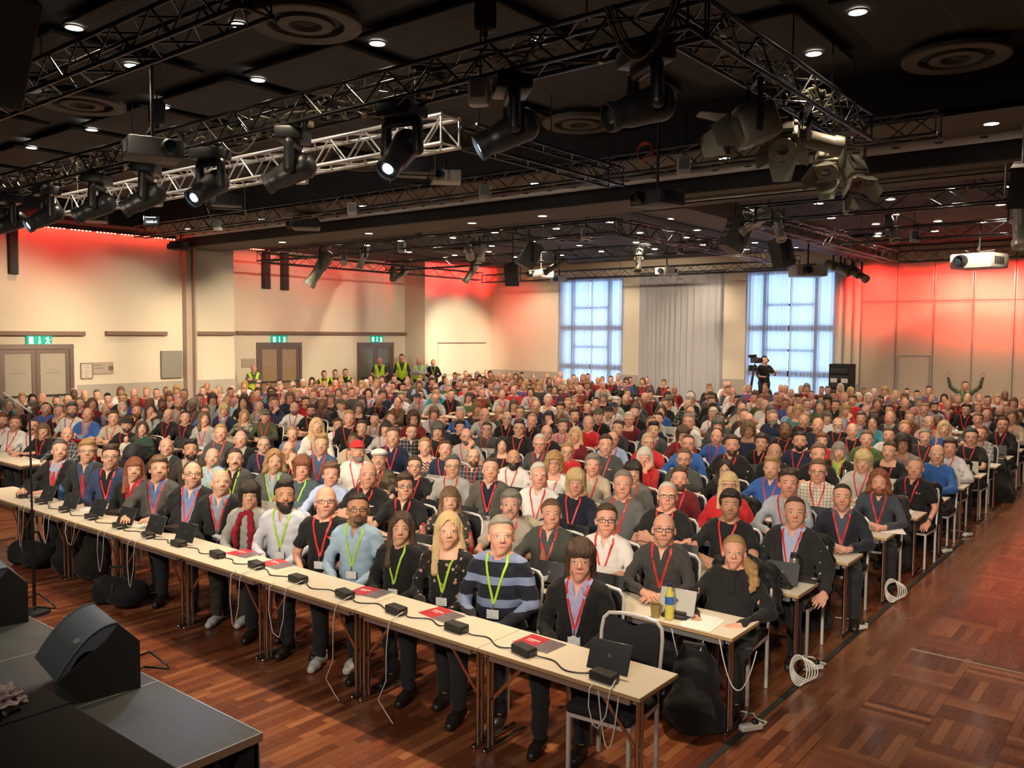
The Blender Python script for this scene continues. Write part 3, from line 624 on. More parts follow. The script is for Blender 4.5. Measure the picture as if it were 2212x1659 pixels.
def headM(yaw, tilt=0.): return Matrix.Translation((0, .022, PIVZ)) @ Matrix.Rotation(yaw, 4, 'Z') @ Matrix.Rotation(-tilt, 4, 'X') @ Matrix.Diagonal((1.09, 1.04, 1, 1)) @ Matrix.Translation((0, -.022, -PIVZ))
def fatten(V, b):
    if not b: return V
    V = V.copy(); w = smooth01(1.0-V[:, 2], .0, .2)*smooth01(V[:, 2], .40, .54); V[:, 0] *= 1+.85*b*w; f = np.exp(-((V[:, 2]-.67)/.16)**2)*(np.abs(V[:, 0]) < .24)
    V[:, 1] -= f*b*.45*(V[:, 1] < .04); return V
FOLD = lambda x, y, z: .0042*np.sin(x*31+z*19+2*np.sin(y*15+z*7)) + .0036*np.sin(z*47+x*23*np.sign(x)+y*29) + .0026*np.sin(z*83+y*61+3*np.sin(x*27))
def top_mesh(kind, pose, lod):
    key = ('tm', kind, pose, lod)
    if key in CACHE: return CACHE[key]
    inf = {'tee': .012, 'polo': .013, 'shirt': .013, 'sweater': .018, 'hoodie': .022, 'suit': .024, 'cardi': .020, 'inner': .008, 'vest': .026, 'blouse': .012}[kind]
    st = (.0152, .0198)[lod]; zt = 1.5 if pose == 'raise' else 1.07
    s = SDF(axis([(-.47, .47, st)]), axis([(-.56, .22, st)]), axis([(.40, zt, st)]))
    torso(s, inf)
    for sx, (e, w) in zip((1, -1), arms_of(pose)):
        if kind in ('tee', 'polo'): sleeve_short(s, sx, e, inf*.9)
        elif kind == 'vest': pass
        elif kind == 'inner': arm(s, sx, e, w, .008, 1.93)
        else: arm(s, sx, e, w, inf*.72, 1.94 if kind != 'suit' else 1.88)
    s.disp(FOLD)
    st_ = is_stand(pose); s.cut(lambda x, y, z: z - ((.44 if st_ else .475) if kind not in ('suit', 'hoodie') else .44))
    if kind in ('shirt', 'inner'):
        x, y, z = s.P((slice(None),)*3); s.D -= (.0045*np.exp(-(x/.016)**4)*((y < -.03) & (z < .96))).astype(np.float32)
    # neck opening
    if kind in ('polo', 'shirt', 'inner'):
        for sx in (-1, 1):
            s.cap((0, .078, 1.038), (sx*.066, .02, 1.03), .016, None, .004); s.cap((sx*.066, .02, 1.03), (sx*.026, -.074, .985), .017, .015, .004); s.cap((sx*.030, -.078, .985), (sx*.062, -.105, .935), .015, .006, .004)
        s.cut(lambda x, y, z: np.maximum(np.sqrt(x**2+(y-.012)**2)-.056, .955-z))
        s.cut(lambda x, y, z: np.maximum(np.maximum(np.abs(x) - (z-.925)*.28, y+.02), .925-z))
    elif kind in ('tee', 'sweater', 'hoodie', 'blouse'):
        d = {'tee': .0, 'sweater': .012, 'hoodie': .01, 'blouse': -.045}[kind]
        if kind == 'hoodie': s.cap((-.07, .09, 1.0), (.07, .09, 1.0), .042, None, .04)
        s.cut(lambda x, y, z: np.maximum(np.sqrt(x**2+(y-.004)**2)-.064, .955+d-z))
        s.cut(lambda x, y, z: (1.035 if kind != 'hoodie' else 1.05) + .35*np.minimum(y, .02) + d*1.2*smooth01(-y, 0, .05) - z + np.maximum(np.abs(x)-.1, 0)*8)
    else:
        lo = {'suit': .66, 'cardi': .62, 'vest': .72}[kind]; sl = {'suit': .24, 'cardi': .2, 'vest': .3}[kind]; V0 = .006
        x, y, z = s.P((slice(None),)*3); e = np.abs(x) - (V0 + np.maximum(z-lo, 0)*sl)
        s.D -= (.010*np.exp(-((e-.022)/.018)**2)*((z > lo) & (z < .99) & (y < -.02))).astype(np.float32)
        if kind == 'suit': s.cap((-.075, .055, 1.0), (.075, .055, 1.0), .026, None, .02)
        s.cut(lambda x, y, z: np.where(y < .01, np.abs(x) - (V0 + np.maximum(z-lo, 0)*sl), .03))
        s.cut(lambda x, y, z: np.maximum(np.sqrt(x**2+(y-.0)**2)-.068, .95-z))
        s.cut(lambda x, y, z: 1.04 + .4*np.minimum(y, .0) - z + np.maximum(np.abs(x)-.1, 0)*8)
        if kind == 'vest': s.cut(lambda x, y, z: .215 - np.abs(x) + 0*z)
    CACHE[key] = s.mesh(); return CACHE[key]
def legs_mesh(pose, bare=False):
    st = is_stand(pose); key = ('lg', st, bare)
    if key in CACHE: return CACHE[key]
    z0 = -LIFT if st else 0
    s = SDF(axis([(-.25, .25, .021)]), axis([(-.6, .2, .021)]), axis([(z0, .64, .021)]))
    for hip, kn, an in (SLEGS if st else LEGS):
        if st: hip, kn, an = [(a[0], a[1], a[2]-LIFT) for a in (hip, kn, an)]
        s.cap(hip, kn, .09, .067, .045); s.cap(kn, (an[0], an[1], an[2]-.01), .066, .053, .03)
    s.ell((0, .02, .53), (.174, .128, .11), .05); s.disp(FOLD); s.cut(lambda x, y, z: (.60-z)+0*x); s.cut(lambda x, y, z: z-(z0+.075)+0*x)
    CACHE[key] = s.mesh(); return CACHE[key]
def shoe_mesh():
    s = SDF(axis([(-.06, .06, .011)]), axis([(-.24, .09, .011)]), axis([(-.01, .14, .011)]))
    s.cap((0, .03, .05), (0, -.10, .04), .042, .042, .02); s.cap((0, -.1, .035), (0, -.17, .03), .042, .034, .02); s.cap((0, .03, .05), (0, .025, .11), .042, .044, .02); s.cut(lambda x, y, z: z-.002+0*x); s.cut(lambda x, y, z: .115-z+0*x)
    return s.mesh()

# ---- materials for people
def face_nodes(t, skin, hair, hpn='hp'):
    hp = t.xyz(t.attr(hpn).outputs['Vector']); x, y, z = hp; ax = t.M('ABSOLUTE', x); front = t.M('LESS_THAN', y, -.045)
    def ell(cx, cz, rx, rz, sharp=3.):
        u = t.M('DIVIDE', t.M('SUBTRACT', ax, cx), rx); v = t.M('DIVIDE', t.M('SUBTRACT', z, cz), rz)
        d = t.M('ADD', t.M('MULTIPLY', u, u), t.M('MULTIPLY', v, v)); return t.M('MULTIPLY', t.M('MULTIPLY', t.M('SUBTRACT', 1., d), sharp, clamp=True), front)
    c = skin
    nz = t.noise(t.attr(hpn).outputs['Vector'], 35, 3); c = t.mix(t.M('MULTIPLY', nz, .25), c, t.mix(1., c, (.86, .66, .60), 'MULTIPLY'))
    red = t.M('MAXIMUM', ell(.040, -.045, .028, .026, 1.), ell(0, -.040, .018, .022, 1.)); c = t.mix(t.M('MULTIPLY', red, .45), c, t.mix(1., c, (1.02, .66, .60), 'MULTIPLY'))
    # lower face stubble
    st = t.attr('stub', 'OBJECT').outputs['Fac']; jaw = t.M('MULTIPLY', t.M('LESS_THAN', z, -.052), t.M('MULTIPLY', t.M('GREATER_THAN', z, -.135), t.M('LESS_THAN', y, .0))); nz2 = t.noise(t.attr(hpn).outputs['Vector'], 420, 2)
    c = t.mix(t.M('MULTIPLY', t.M('MULTIPLY', jaw, st), t.M('MULTIPLY_ADD', nz2, .6, .25)), c, hair)
    zz = z; z = t.M('SUBTRACT', z, t.M('MULTIPLY', t.M('MULTIPLY', x, x), t.M('MULTIPLY_ADD', t.attr('smile', 'OBJECT').outputs['Fac'], 9., 2.))); lips = ell(0, -.0785, .029, .0105, 2.5); c = t.mix(t.M('MULTIPLY', lips, .75), c, t.mix(1., c, (.72, .38, .36), 'MULTIPLY')); mouth = ell(0, -.0785, .028, .0017, 3.); c = t.mix(t.M('MULTIPLY', mouth, .8), c, (.06, .015, .012)); z = zz
    nost = ell(.0075, -.0475, .0045, .003, 2.); c = t.mix(t.M('MULTIPLY', nost, .7), c, (.05, .015, .01))
    brow = ell(.032, .0235, .021, .0058, 2.); c = t.mix(t.M('MULTIPLY', brow, .85), c, hair)
    sock = ell(.032, -.002, .024, .015, 1.); c = t.mix(t.M('MULTIPLY', sock, .35), c, t.mix(1., c, (.70, .50, .46), 'MULTIPLY'))
    eye = ell(.032, -.0045, .0145, .0070, 3.); c = t.mix(eye, c, (.62, .58, .54))
    iris = ell(.032, -.0038, .0062, .0062, 4.); c = t.mix(t.M('MULTIPLY', iris, eye), c, (.035, .028, .022)); lash = ell(.032, .0022, .0158, .0030, 2.); c = t.mix(t.M('MULTIPLY', lash, .85), c, (.02, .012, .01))
    return c
t = NT('skin'); t.set(face_nodes(t, t.ocol(), t.attr('hc', 'OBJECT').outputs['Color']), .46, 0, .35); SKIN = t.m
t = NT('hair'); o = t.obj(); mp = t.n('ShaderNodeMapping'); t.L(o, mp.inputs[0]); mp.inputs['Scale'].default_value = (190, 190, 12); nz = t.noise(mp.outputs[0], 1.4, 4)
t.set(t.mix(nz, t.mix(1., t.ocol(), (.45, .43, .41), 'MULTIPLY'), t.mix(1., t.ocol(), (1.45, 1.42, 1.36), 'MULTIPLY')), .38, 0, .5); t.bump(nz, .85, .008); HAIR = t.m
def cloth(name, pat=None, c2=None, rough=.85):
    t = NT(name); o = t.obj(); c = t.ocol(); nz = t.noise(o, 9, 3)
    if pat: c = pat(t, t.xyz(o), c)
    c = t.mix(t.M('MULTIPLY', nz, .35), c, t.mix(1., c, (.62, .62, .62), 'MULTIPLY')); t.set(c, rough, 0, .25); t.bump(t.noise(o, 260, 2), .25, .003); t.b.inputs['Sheen Weight'].default_value = .08
    return t.m
def p_stripe(t, X, c):
    f = t.M('FRACT', t.M('MULTIPLY_ADD', X[2], 6.6, .47)); a = t.M('LESS_THAN', f, .36); return t.mix(a, c, (.19, .24, .40))
def band(t, v, per, w): return t.M('LESS_THAN', t.M('FRACT', t.M('DIVIDE', v, per)), w)
def p_check(t, X, c): return t.mix(t.M('MAXIMUM', band(t, X[0], .035, .14), band(t, X[2], .035, .14)), c, t.mix(1., c, (.30, .26, .26), 'MULTIPLY'))
def p_plaid(t, X, c):
    a = t.M('MULTIPLY', t.M('ADD', band(t, X[0], .06, .5), band(t, X[2], .06, .5)), .45); k = t.M('MAXIMUM', band(t, X[0], .06, .1), band(t, X[2], .06, .1)); return t.mix(k, t.mix(a, c, t.mix(1., c, (.25, .25, .3), 'MULTIPLY')), (.32, .33, .36))
def p_floral(t, X, c):
    v = t.n('ShaderNodeTexVoronoi'); v.inputs['Scale'].default_value = 22; t.L(t.obj(), v.inputs['Vector']); a = t.M('LESS_THAN', v.outputs['Distance'], .3); w = t.M('LESS_THAN', t.noise(t.obj(), 16, 1), .52)
    return t.mix(t.M('MULTIPLY', a, w), c, t.mix(t.M('LESS_THAN', v.outputs['Distance'], .17), (.40, .30, .26), (.45, .16, .13)))
def p_camo(t, X, c): return t.mix(t.M('GREATER_THAN', t.noise(t.obj(), 14, 2), .52), c, t.mix(1., c, (.35, .35, .3), 'MULTIPLY'))
def p_zig(t, X, c): return t.mix(band(t, t.M('ADD', X[2], t.M('MULTIPLY', t.M('PINGPONG', X[0], .03), 1.)), .045, .45), c, (.02, .02, .02))
CL = {None: cloth('cloth'), 'stripe': cloth('striped_knit', p_stripe), 'check': cloth('checked_cotton', p_check), 'plaid': cloth('plaid_flannel', p_plaid), 'floral': cloth('floral_viscose', p_floral), 'camo': cloth('camouflage_cotton', p_camo), 'zig': cloth('zigzag_knit', p_zig), 'sheen': cloth('smooth_suiting', None, None, .6)}
DENIM = cloth('trouser_cloth'); LEATHER = NT('shoe_leather').set(rough=.4); LEATHER.set(LEATHER.ocol()); LEATHER = LEATHER.m
t = NT('lanyard_ribbon'); t.set(t.ocol(), .5, 0, .4); RIB = t.m
t = NT('badge_card'); o = t.obj(); X = t.xyz(o); ln = t.M('MULTIPLY', band(t, X[2], .016, .3), t.M('LESS_THAN', t.noise(o, 90, 1), .5)); t.set(t.mix(t.M('MULTIPLY', ln, .6), (.72, .73, .76), (.2, .22, .3)), .3); CARD = t.m
SPEC = mat('spectacle_rim', (.02, .018, .018), .3); METAL = mat('watch_steel', (.5, .48, .45), .25, .9)
LENS = NT('spectacle_lens'); LENS.b.inputs['Transmission Weight'].default_value = 1; LENS.set((1, 1, 1), .0); LENS.b.inputs['IOR'].default_value = 1.01; LENS = LENS.m

# ---- hair, beards, headwear (head space, before the head turns)
HSTEP = .0085
def hgrid(lo=-.16, zlo=.80): return SDF(axis([(-.15, .2, HSTEP)]), axis([(-.2, .19, HSTEP)]), axis([(zlo, 1.35, HSTEP)]))
def strands(s, a=.003, fq=60, q=.6): s.disp(lambda x, y, z: q*a*np.sin(fq*np.arctan2(x, y+.01)*.4 + 3*np.sin(z*20)) + q*a*.5*np.sin(fq*1.7*x+z*30))
HAIRLINE = lambda x, y, z, y0=-.082, z0=1.236, n=(.82, .57): n[0]*(y-y0)+n[1]*(z-z0-.022) - .75*np.maximum(np.abs(x)-.030, 0)*smooth01(z, 1.17, 1.20) + .0035*np.sin(x*110+1)
def hair_mesh(style):
    s = hgrid()
    def shell(t=.010, top=.012, k=.02): s.ell((0, .014, 1.182+top*.5), (.079+t, .098+t, .100+t*.7+top*.6), k)
    nape = lambda lo: s.cut(lambda x, y, z: z-lo+.0*x + np.where(y < -.02, -.0, 0))
    if style == 'short': shell(.008, .012); strands(s); s.cut(lambda x, y, z: HAIRLINE(x, y, z)); nape(1.075); s.cut(lambda x, y, z: np.where((z < 1.135) & (y < -.0), -.02, .02)+0*x)
    elif style == 'crop': shell(.004, .006); s.cut(lambda x, y, z: HAIRLINE(x, y, z, -.076, 1.242)); nape(1.08); s.cut(lambda x, y, z: np.where((z < 1.14) & (y < -.0), -.02, .02)+0*x)
    elif style == 'quiff': shell(.008, .016); s.cap((-.045, -.055, 1.268), (.05, -.05, 1.275), .026, .028, .03); strands(s, .004); s.cut(lambda x, y, z: HAIRLINE(x, y, z, -.088, 1.234)); nape(1.075); s.cut(lambda x, y, z: np.where((z < 1.135) & (y < -.0), -.02, .02)+0*x)
    elif style == 'side': shell(.012, .018); s.cap((.05, -.06, 1.25), (-.06, -.055, 1.235), .024, .024, .03); strands(s, .004, 40); s.cut(lambda x, y, z: HAIRLINE(x, y, z, -.09, 1.216)); nape(1.065); s.cut(lambda x, y, z: np.where((z < 1.12) & (y < -.01), -.02, .02)+0*x)
    elif style == 'receding': shell(.007, .002); strands(s); s.cut(lambda x, y, z: HAIRLINE(x, y, z, -.035, 1.262, (.9, .44)) + .9*np.abs(x)-.02); nape(1.075); s.cut(lambda x, y, z: np.where((z < 1.135) & (y < .0), -.02, .02)+0*x)
    elif style == 'fringe': shell(.006, .0); s.cut(lambda x, y, z: 1.205-z-.0*x); s.cut(lambda x, y, z: y+.015+.0*x+.0*z); nape(1.075); s.cut(lambda x, y, z: np.where((z < 1.135) & (y < .0), -.02, .02)+0*x)
    elif style in ('long', 'longbangs', 'bob', 'shoulder'):
        shell(.014, .016); lo = {'long': .84, 'longbangs': .90, 'bob': 1.03, 'shoulder': .96}[style]
        for sx in (-1, 1):
            s.cap((sx*.072, .0, 1.18), (sx*.084, .012, max(lo, 1.02)), .030, .033, .03)
            if lo < 1.02: s.cap((sx*.084, .012, 1.02), (sx*.098, -.025, lo), .033, .026, .03)
        s.cap((0, .075, 1.17), (0, .098, max(lo, .92)), .062, .058, .04); s.cap((-.05, .07, 1.12), (-.05, .085, max(lo, .92)), .045, .04, .04); s.cap((.05, .07, 1.12), (.05, .085, max(lo, .92)), .045, .04, .04)
        if style != 'longbangs' and style != 'bob': s.cut(lambda x, y, z: np.where(y < -.04, np.maximum(z-(1.245-1.3*np.abs(x)), np.abs(x)-.068), .02))
        else: s.cut(lambda x, y, z: np.where(y < -.04, np.maximum(z-1.186, np.abs(x)-.066), .02))
        strands(s, .0045, 46)
    elif style == 'layered':
        shell(.022, .024); s.cap((.06, .03, 1.13), (.075, .045, 1.03), .04, .025, .03); s.cap((-.06, .03, 1.13), (-.075, .045, 1.03), .04, .025, .03); s.cap((0, .085, 1.13), (0, .09, 1.02), .055, .04, .04); s.cap((-.055, -.065, 1.225), (.05, -.07, 1.215), .026, .03, .03); strands(s, .007, 60); s.cut(lambda x, y, z: np.where(y < -.035, np.maximum(z-1.18, np.abs(x)-.062), .02))
    elif style == 'curly':
        shell(.03, .03); s.ell((.07, .02, 1.12), (.05, .07, .09), .03); s.ell((-.07, .02, 1.12), (.05, .07, .09), .03); s.ell((0, .07, 1.11), (.09, .06, .1), .03)
        s.disp(lambda x, y, z: .010*np.sin(x*95+1)*np.sin(y*90+2)*np.sin(z*92)); s.cut(lambda x, y, z: np.where(y < -.035, np.maximum(z-1.20, np.abs(x)-.06), .02))
    elif style in ('tied', 'ponyside', 'bun'):
        shell(.009, .010); strands(s, .003, 50)
        s.cut(lambda x, y, z: HAIRLINE(x, y, z, -.084, 1.234)); s.cut(lambda x, y, z: np.where((z < 1.12) & (y < -.0), -.02, .02)+0*x); nape(1.06)
        if style == 'tied': s.cap((0, .11, 1.17), (0, .135, 1.05), .03, .026, .02); s.cap((0, .135, 1.05), (.02, .12, .93), .026, .014, .02)
        elif style == 'bun': s.ell((0, .12, 1.22), (.04, .036, .04), .02)
        else: s.cap((.07, .06, 1.11), (.125, -.01, 1.04), .034, .044, .03); s.cap((.125, -.01, 1.04), (.15, -.12, .93), .046, .04, .03); s.cap((.15, -.12, .93), (.13, -.165, .86), .04, .02, .02); s.disp(lambda x, y, z: np.where(z < 1.05, .005*np.sin(z*120+x*50)+.003*np.sin(x*140), 0))
    elif style == 'wavylong':
        shell(.016, .016)
        for sx in (-1, 1): s.cap((sx*.074, .0, 1.19), (sx*.096, -.005, 1.05), .032, .036, .03)
        s.cap((0, .08, 1.16), (0, .09, 1.03), .07, .06, .04); s.disp(lambda x, y, z: .006*np.sin(z*70+np.abs(x)*60)); s.cut(lambda x, y, z: np.where(y < -.035, np.maximum(z-(1.25-.9*np.abs(x)), np.abs(x)-.07), .02))
    return s.mesh()
def beard_mesh(kind):
    s = SDF(axis([(-.1, .1, .0075)]), axis([(-.15, .06, .0075)]), axis([(.96, 1.13, .0075)]))
    if kind in ('full', 'big'):
        q = .006 if kind == 'full' else .014
        s.ell((0, -.028, 1.098), (.062+q, .071+q, .074+q*1.3), .02); s.ell((0, -.07, 1.044-q), (.034+q, .026+q, .026+q), .03); s.disp(lambda x, y, z: .002*np.sin(x*160)*np.sin(z*150+y*100))
        s.cut(lambda x, y, z: (1.088 + .55*np.maximum(np.abs(x)-.03, 0)) - z + 0*y); s.cut(lambda x, y, z: .012-y + 0*x + .0*z); s.cut(lambda x, y, z: np.where((y < -.06), np.sqrt((x/.024)**2+((z-1.0715)/.009)**2)-1, .02)*.01); s.cut(lambda x, y, z: np.where((z > 1.075) & (np.abs(x) < .012) & (y < -.104), -.02, .02))
    elif kind == 'goatee': s.ell((0, -.072, 1.046), (.03, .024, .024), .02); s.cap((-.022, -.093, 1.088), (.022, -.093, 1.088), .006, None, .004); s.cap((-.028, -.085, 1.085), (-.026, -.078, 1.05), .007, None, .005); s.cap((.028, -.085, 1.085), (.026, -.078, 1.05), .007, None, .005)
    else: s.cap((-.026, -.09, 1.084), (0, -.101, 1.092), .0085, None, .005); s.cap((.026, -.09, 1.084), (0, -.101, 1.092), .0085, None, .005)
    return s.mesh()
def hat_mesh(kind):
    s = SDF(axis([(-.13, .13, .008)]), axis([(-.22, .15, .008)]), axis([(1.12, 1.34, .008)]))
    if kind == 'cap': s.ell((0, .012, 1.195), (.091, .112, .108), .01); s.cut(lambda x, y, z: z-1.198+.0*x); s.cap((-.035, -.10, 1.200), (-.03, -.155, 1.190), .014, .006, .02); s.cap((.035, -.10, 1.200), (.03, -.155, 1.190), .014, .006, .02); s.cap((0, -.1, 1.205), (0, -.165, 1.192), .014, .007, .02); s.cap((-.06, -.085, 1.2), (.06, -.085, 1.2), .01, None, .02); s.ell((0, .012, 1.303), (.01, .01, .007), .004)
    elif kind == 'flat': s.ell((0, .0, 1.225), (.098, .122, .060), .02); s.ell((0, -.045, 1.215), (.088, .09, .035), .02); s.cut(lambda x, y, z: z-1.19+.12*(y+.0)*0+0*x)
    else: s.ell((0, .012, 1.19), (.094, .115, .118), .02); s.cut(lambda x, y, z: z-1.17+0*x)
    return s.mesh()
def glasses_mesh():
    g = G()
    for sx in (-1, 1):
        pts = [(sx*.033 + .0235*math.copysign(abs(math.cos(a))**.6, math.cos(a)), -.1165 + abs(sx*.033+.0235*math.cos(a))*.16, 1.146 + .0155*math.copysign(abs(math.sin(a))**.7, math.sin(a))) for a in np.linspace(0, 2*PI, 15)[:-1]]
        g.tube(pts, .0019, 5, True); g.tube([(sx*.0565, -.108, 1.150), (sx*.072, -.085, 1.150), (sx*.082, .01, 1.148), (sx*.082, .03, 1.135)], .0019, 5)
    g.tube([(-.010, -.116, 1.150), (0, -.120, 1.152), (.010, -.116, 1.150)], .0019, 5); return g.mesh('glasses', SPEC)
# one low-detail figure for the distant crowd
def crowd_parts(v):
    key = ('cr', v)
    if key in CACHE: return CACHE[key]
    s = SDF(axis([(-.4, -.1, .06), (-.1, .1, .0215), (.1, .4, .06)]), axis([(-.5, -.13, .055), (-.13, .13, .024), (.13, .2, .05)]), axis([(.48, .98, .065), (.98, 1.3, .0205)]))
    torso(s, .015); pose = ('clasp', 'fold', 'lap')[v % 3]
    for sx, (e, w) in zip((1, -1), POSES[pose]): arm(s, sx, e, w, .014, 1.95)
    head(s, v % 2 == 0); V, F = s.mesh(); hp = V.copy(); hp[:, 2] -= HZ
    sk = ((V[:, 2] > 1.015-.1*np.clip(-V[:, 1], 0, .1)*1.5) & (np.hypot(V[:, 0], V[:, 1]) < .12)) 
    CACHE[key] = (V, F, hp, sk.astype(float)); return CACHE[key]
# ------------------------------------------------------------------ person assembly
MC = {}; LODC = [1]
def cm(key, fn):
    if key not in MC: MC[key] = fn()
    return MC[key]
def body_me(pose, male, yaw, b, tilt, lod):
    def f():
        V, F, hp = base_body(pose, male, lod); return mesh_np('person_body', turn(fatten(V, b), yaw, tilt), F, SKIN, True, [('hp', 'FLOAT_VECTOR', hp)])
    return cm(('body', pose, male, yaw, b, tilt, lod), f)
def top_me(kind, pose, b, pat, lod=1):
    def f():
        V, F = top_mesh(kind, pose, lod); return mesh_np(kind, fatten(V, b), F, CL[pat])
    return cm(('top', kind, pose, b, pat, lod), f)
def legs_me(pose, b):
    def f():
        V, F = legs_mesh(pose); return mesh_np('trousers', fatten(V, b), F, DENIM)
    return cm(('legs', is_stand(pose), b), f)
def simple_me(key, fn, m):
    def f():
        V, F = fn(); return mesh_np(key[-1], V, F, m)
    return cm(key, f)
def bvh_of(kind, pose, b):
    def f():
        V, F = top_mesh(kind, pose, LODC[0]); V = fatten(V, b); return BVHTree.FromPolygons([tuple(v) for v in V], [tuple(q) for q in F])
    return cm(('bvh', kind, pose, b, LODC[0]), f)
def lanyard_me(kind, pose, b, extra=None):
    fold = pose in ('fold', 'sfold'); pose = 'lap' if fold else pose
    def f():
        ts = [bvh_of(kind, pose, b)] + ([bvh_of(extra, pose, b)] if extra else [])
        def fy(x, z):
            ys = [h[0].y for h in (q.ray_cast(Vector((x, -.6, z)), Vector((0, 1, 0))) for q in ts) if h[0] is not None and h[0].y < .06]
            return (min(ys) if ys else -.07) - .005
        g = G(); zb = .80 if fold else .715
        for sx in (-1, 1):
            L, R = [], []
            for t_ in np.linspace(0, 1, 12):
                x = sx*(.074*(1-t_*(.72 if fold else 1))+.002); z = .985-t_*(.985-zb); y = fy(x, z); nx, nz_ = .0095, .004*sx
                L.append((x-nx, fy(x-nx, z-nz_), z-nz_)); R.append((x+nx, fy(x+nx, z+nz_), z+nz_))
            
            def tz(x, y):
                zs = [h[0].z for h in (q.ray_cast(Vector((x, y, 1.3)), Vector((0, 0, -1))) for q in ts) if h[0] is not None]; return (max(zs) if zs else 1.0)+.005
            pre = [(sx*.068, y_, tz(sx*.068, y_)) for y_ in (.06, .03, .0, -.03)] + [(sx*.073, -.055, tz(sx*.073, -.055))]
            L = [(p[0]-.009*sx*sx, p[1], p[2]) for p in pre] + L; R = [(p[0]+.009, p[1], p[2]+.004) for p in pre] + R
            g.strip(L, R)
        me = g.mesh('lanyard', RIB)
        yb = min(fy(0, z) for z in (.70, .67, .64, .61)) - .006
        c = G().box((0, yb, .645), (.088, .003, .062)).mesh('badge', CARD, 0); k = G().cyl((0, yb, .69), (0, yb, .715), .004, n=6).box((0, yb, .685), (.012, .006, .012)).mesh('clip', METAL)
        return me, c, k
    return cm(('lany', kind, pose, b, extra, fold, LODC[0]), f)
TOPN = {'tee': 't_shirt', 'polo': 'polo_shirt', 'shirt': 'shirt', 'sweater': 'sweater', 'hoodie': 'hooded_sweater', 'suit': 'suit_jacket', 'cardi': 'cardigan', 'inner': 'shirt', 'vest': 'safety_vest', 'blouse': 'blouse'}
REDL, GREENL = (.52, .018, .018), (.30, .55, .03)
HC = {'dark': (.018, .012, .009), 'brown': (.06, .032, .018), 'lbrown': (.14, .078, .04), 'blond': (.36, .22, .09), 'lblond': (.55, .40, .21), 'grey': (.22, .20, .18), 'white': (.58, .54, .48), 'red': (.20, .065, .025), 'dgrey': (.09, .08, .075)}
SK = {'fair': (.58, .33, .235), 'pink': (.60, .31, .225), 'tan': (.44, .235, .15), 'olive': (.36, .19, .115), 'brown': (.17, .08, .045), 'dark': (.11, .055, .034)}
def bval(c): return tuple(max(0, min(1, v)) for v in c)
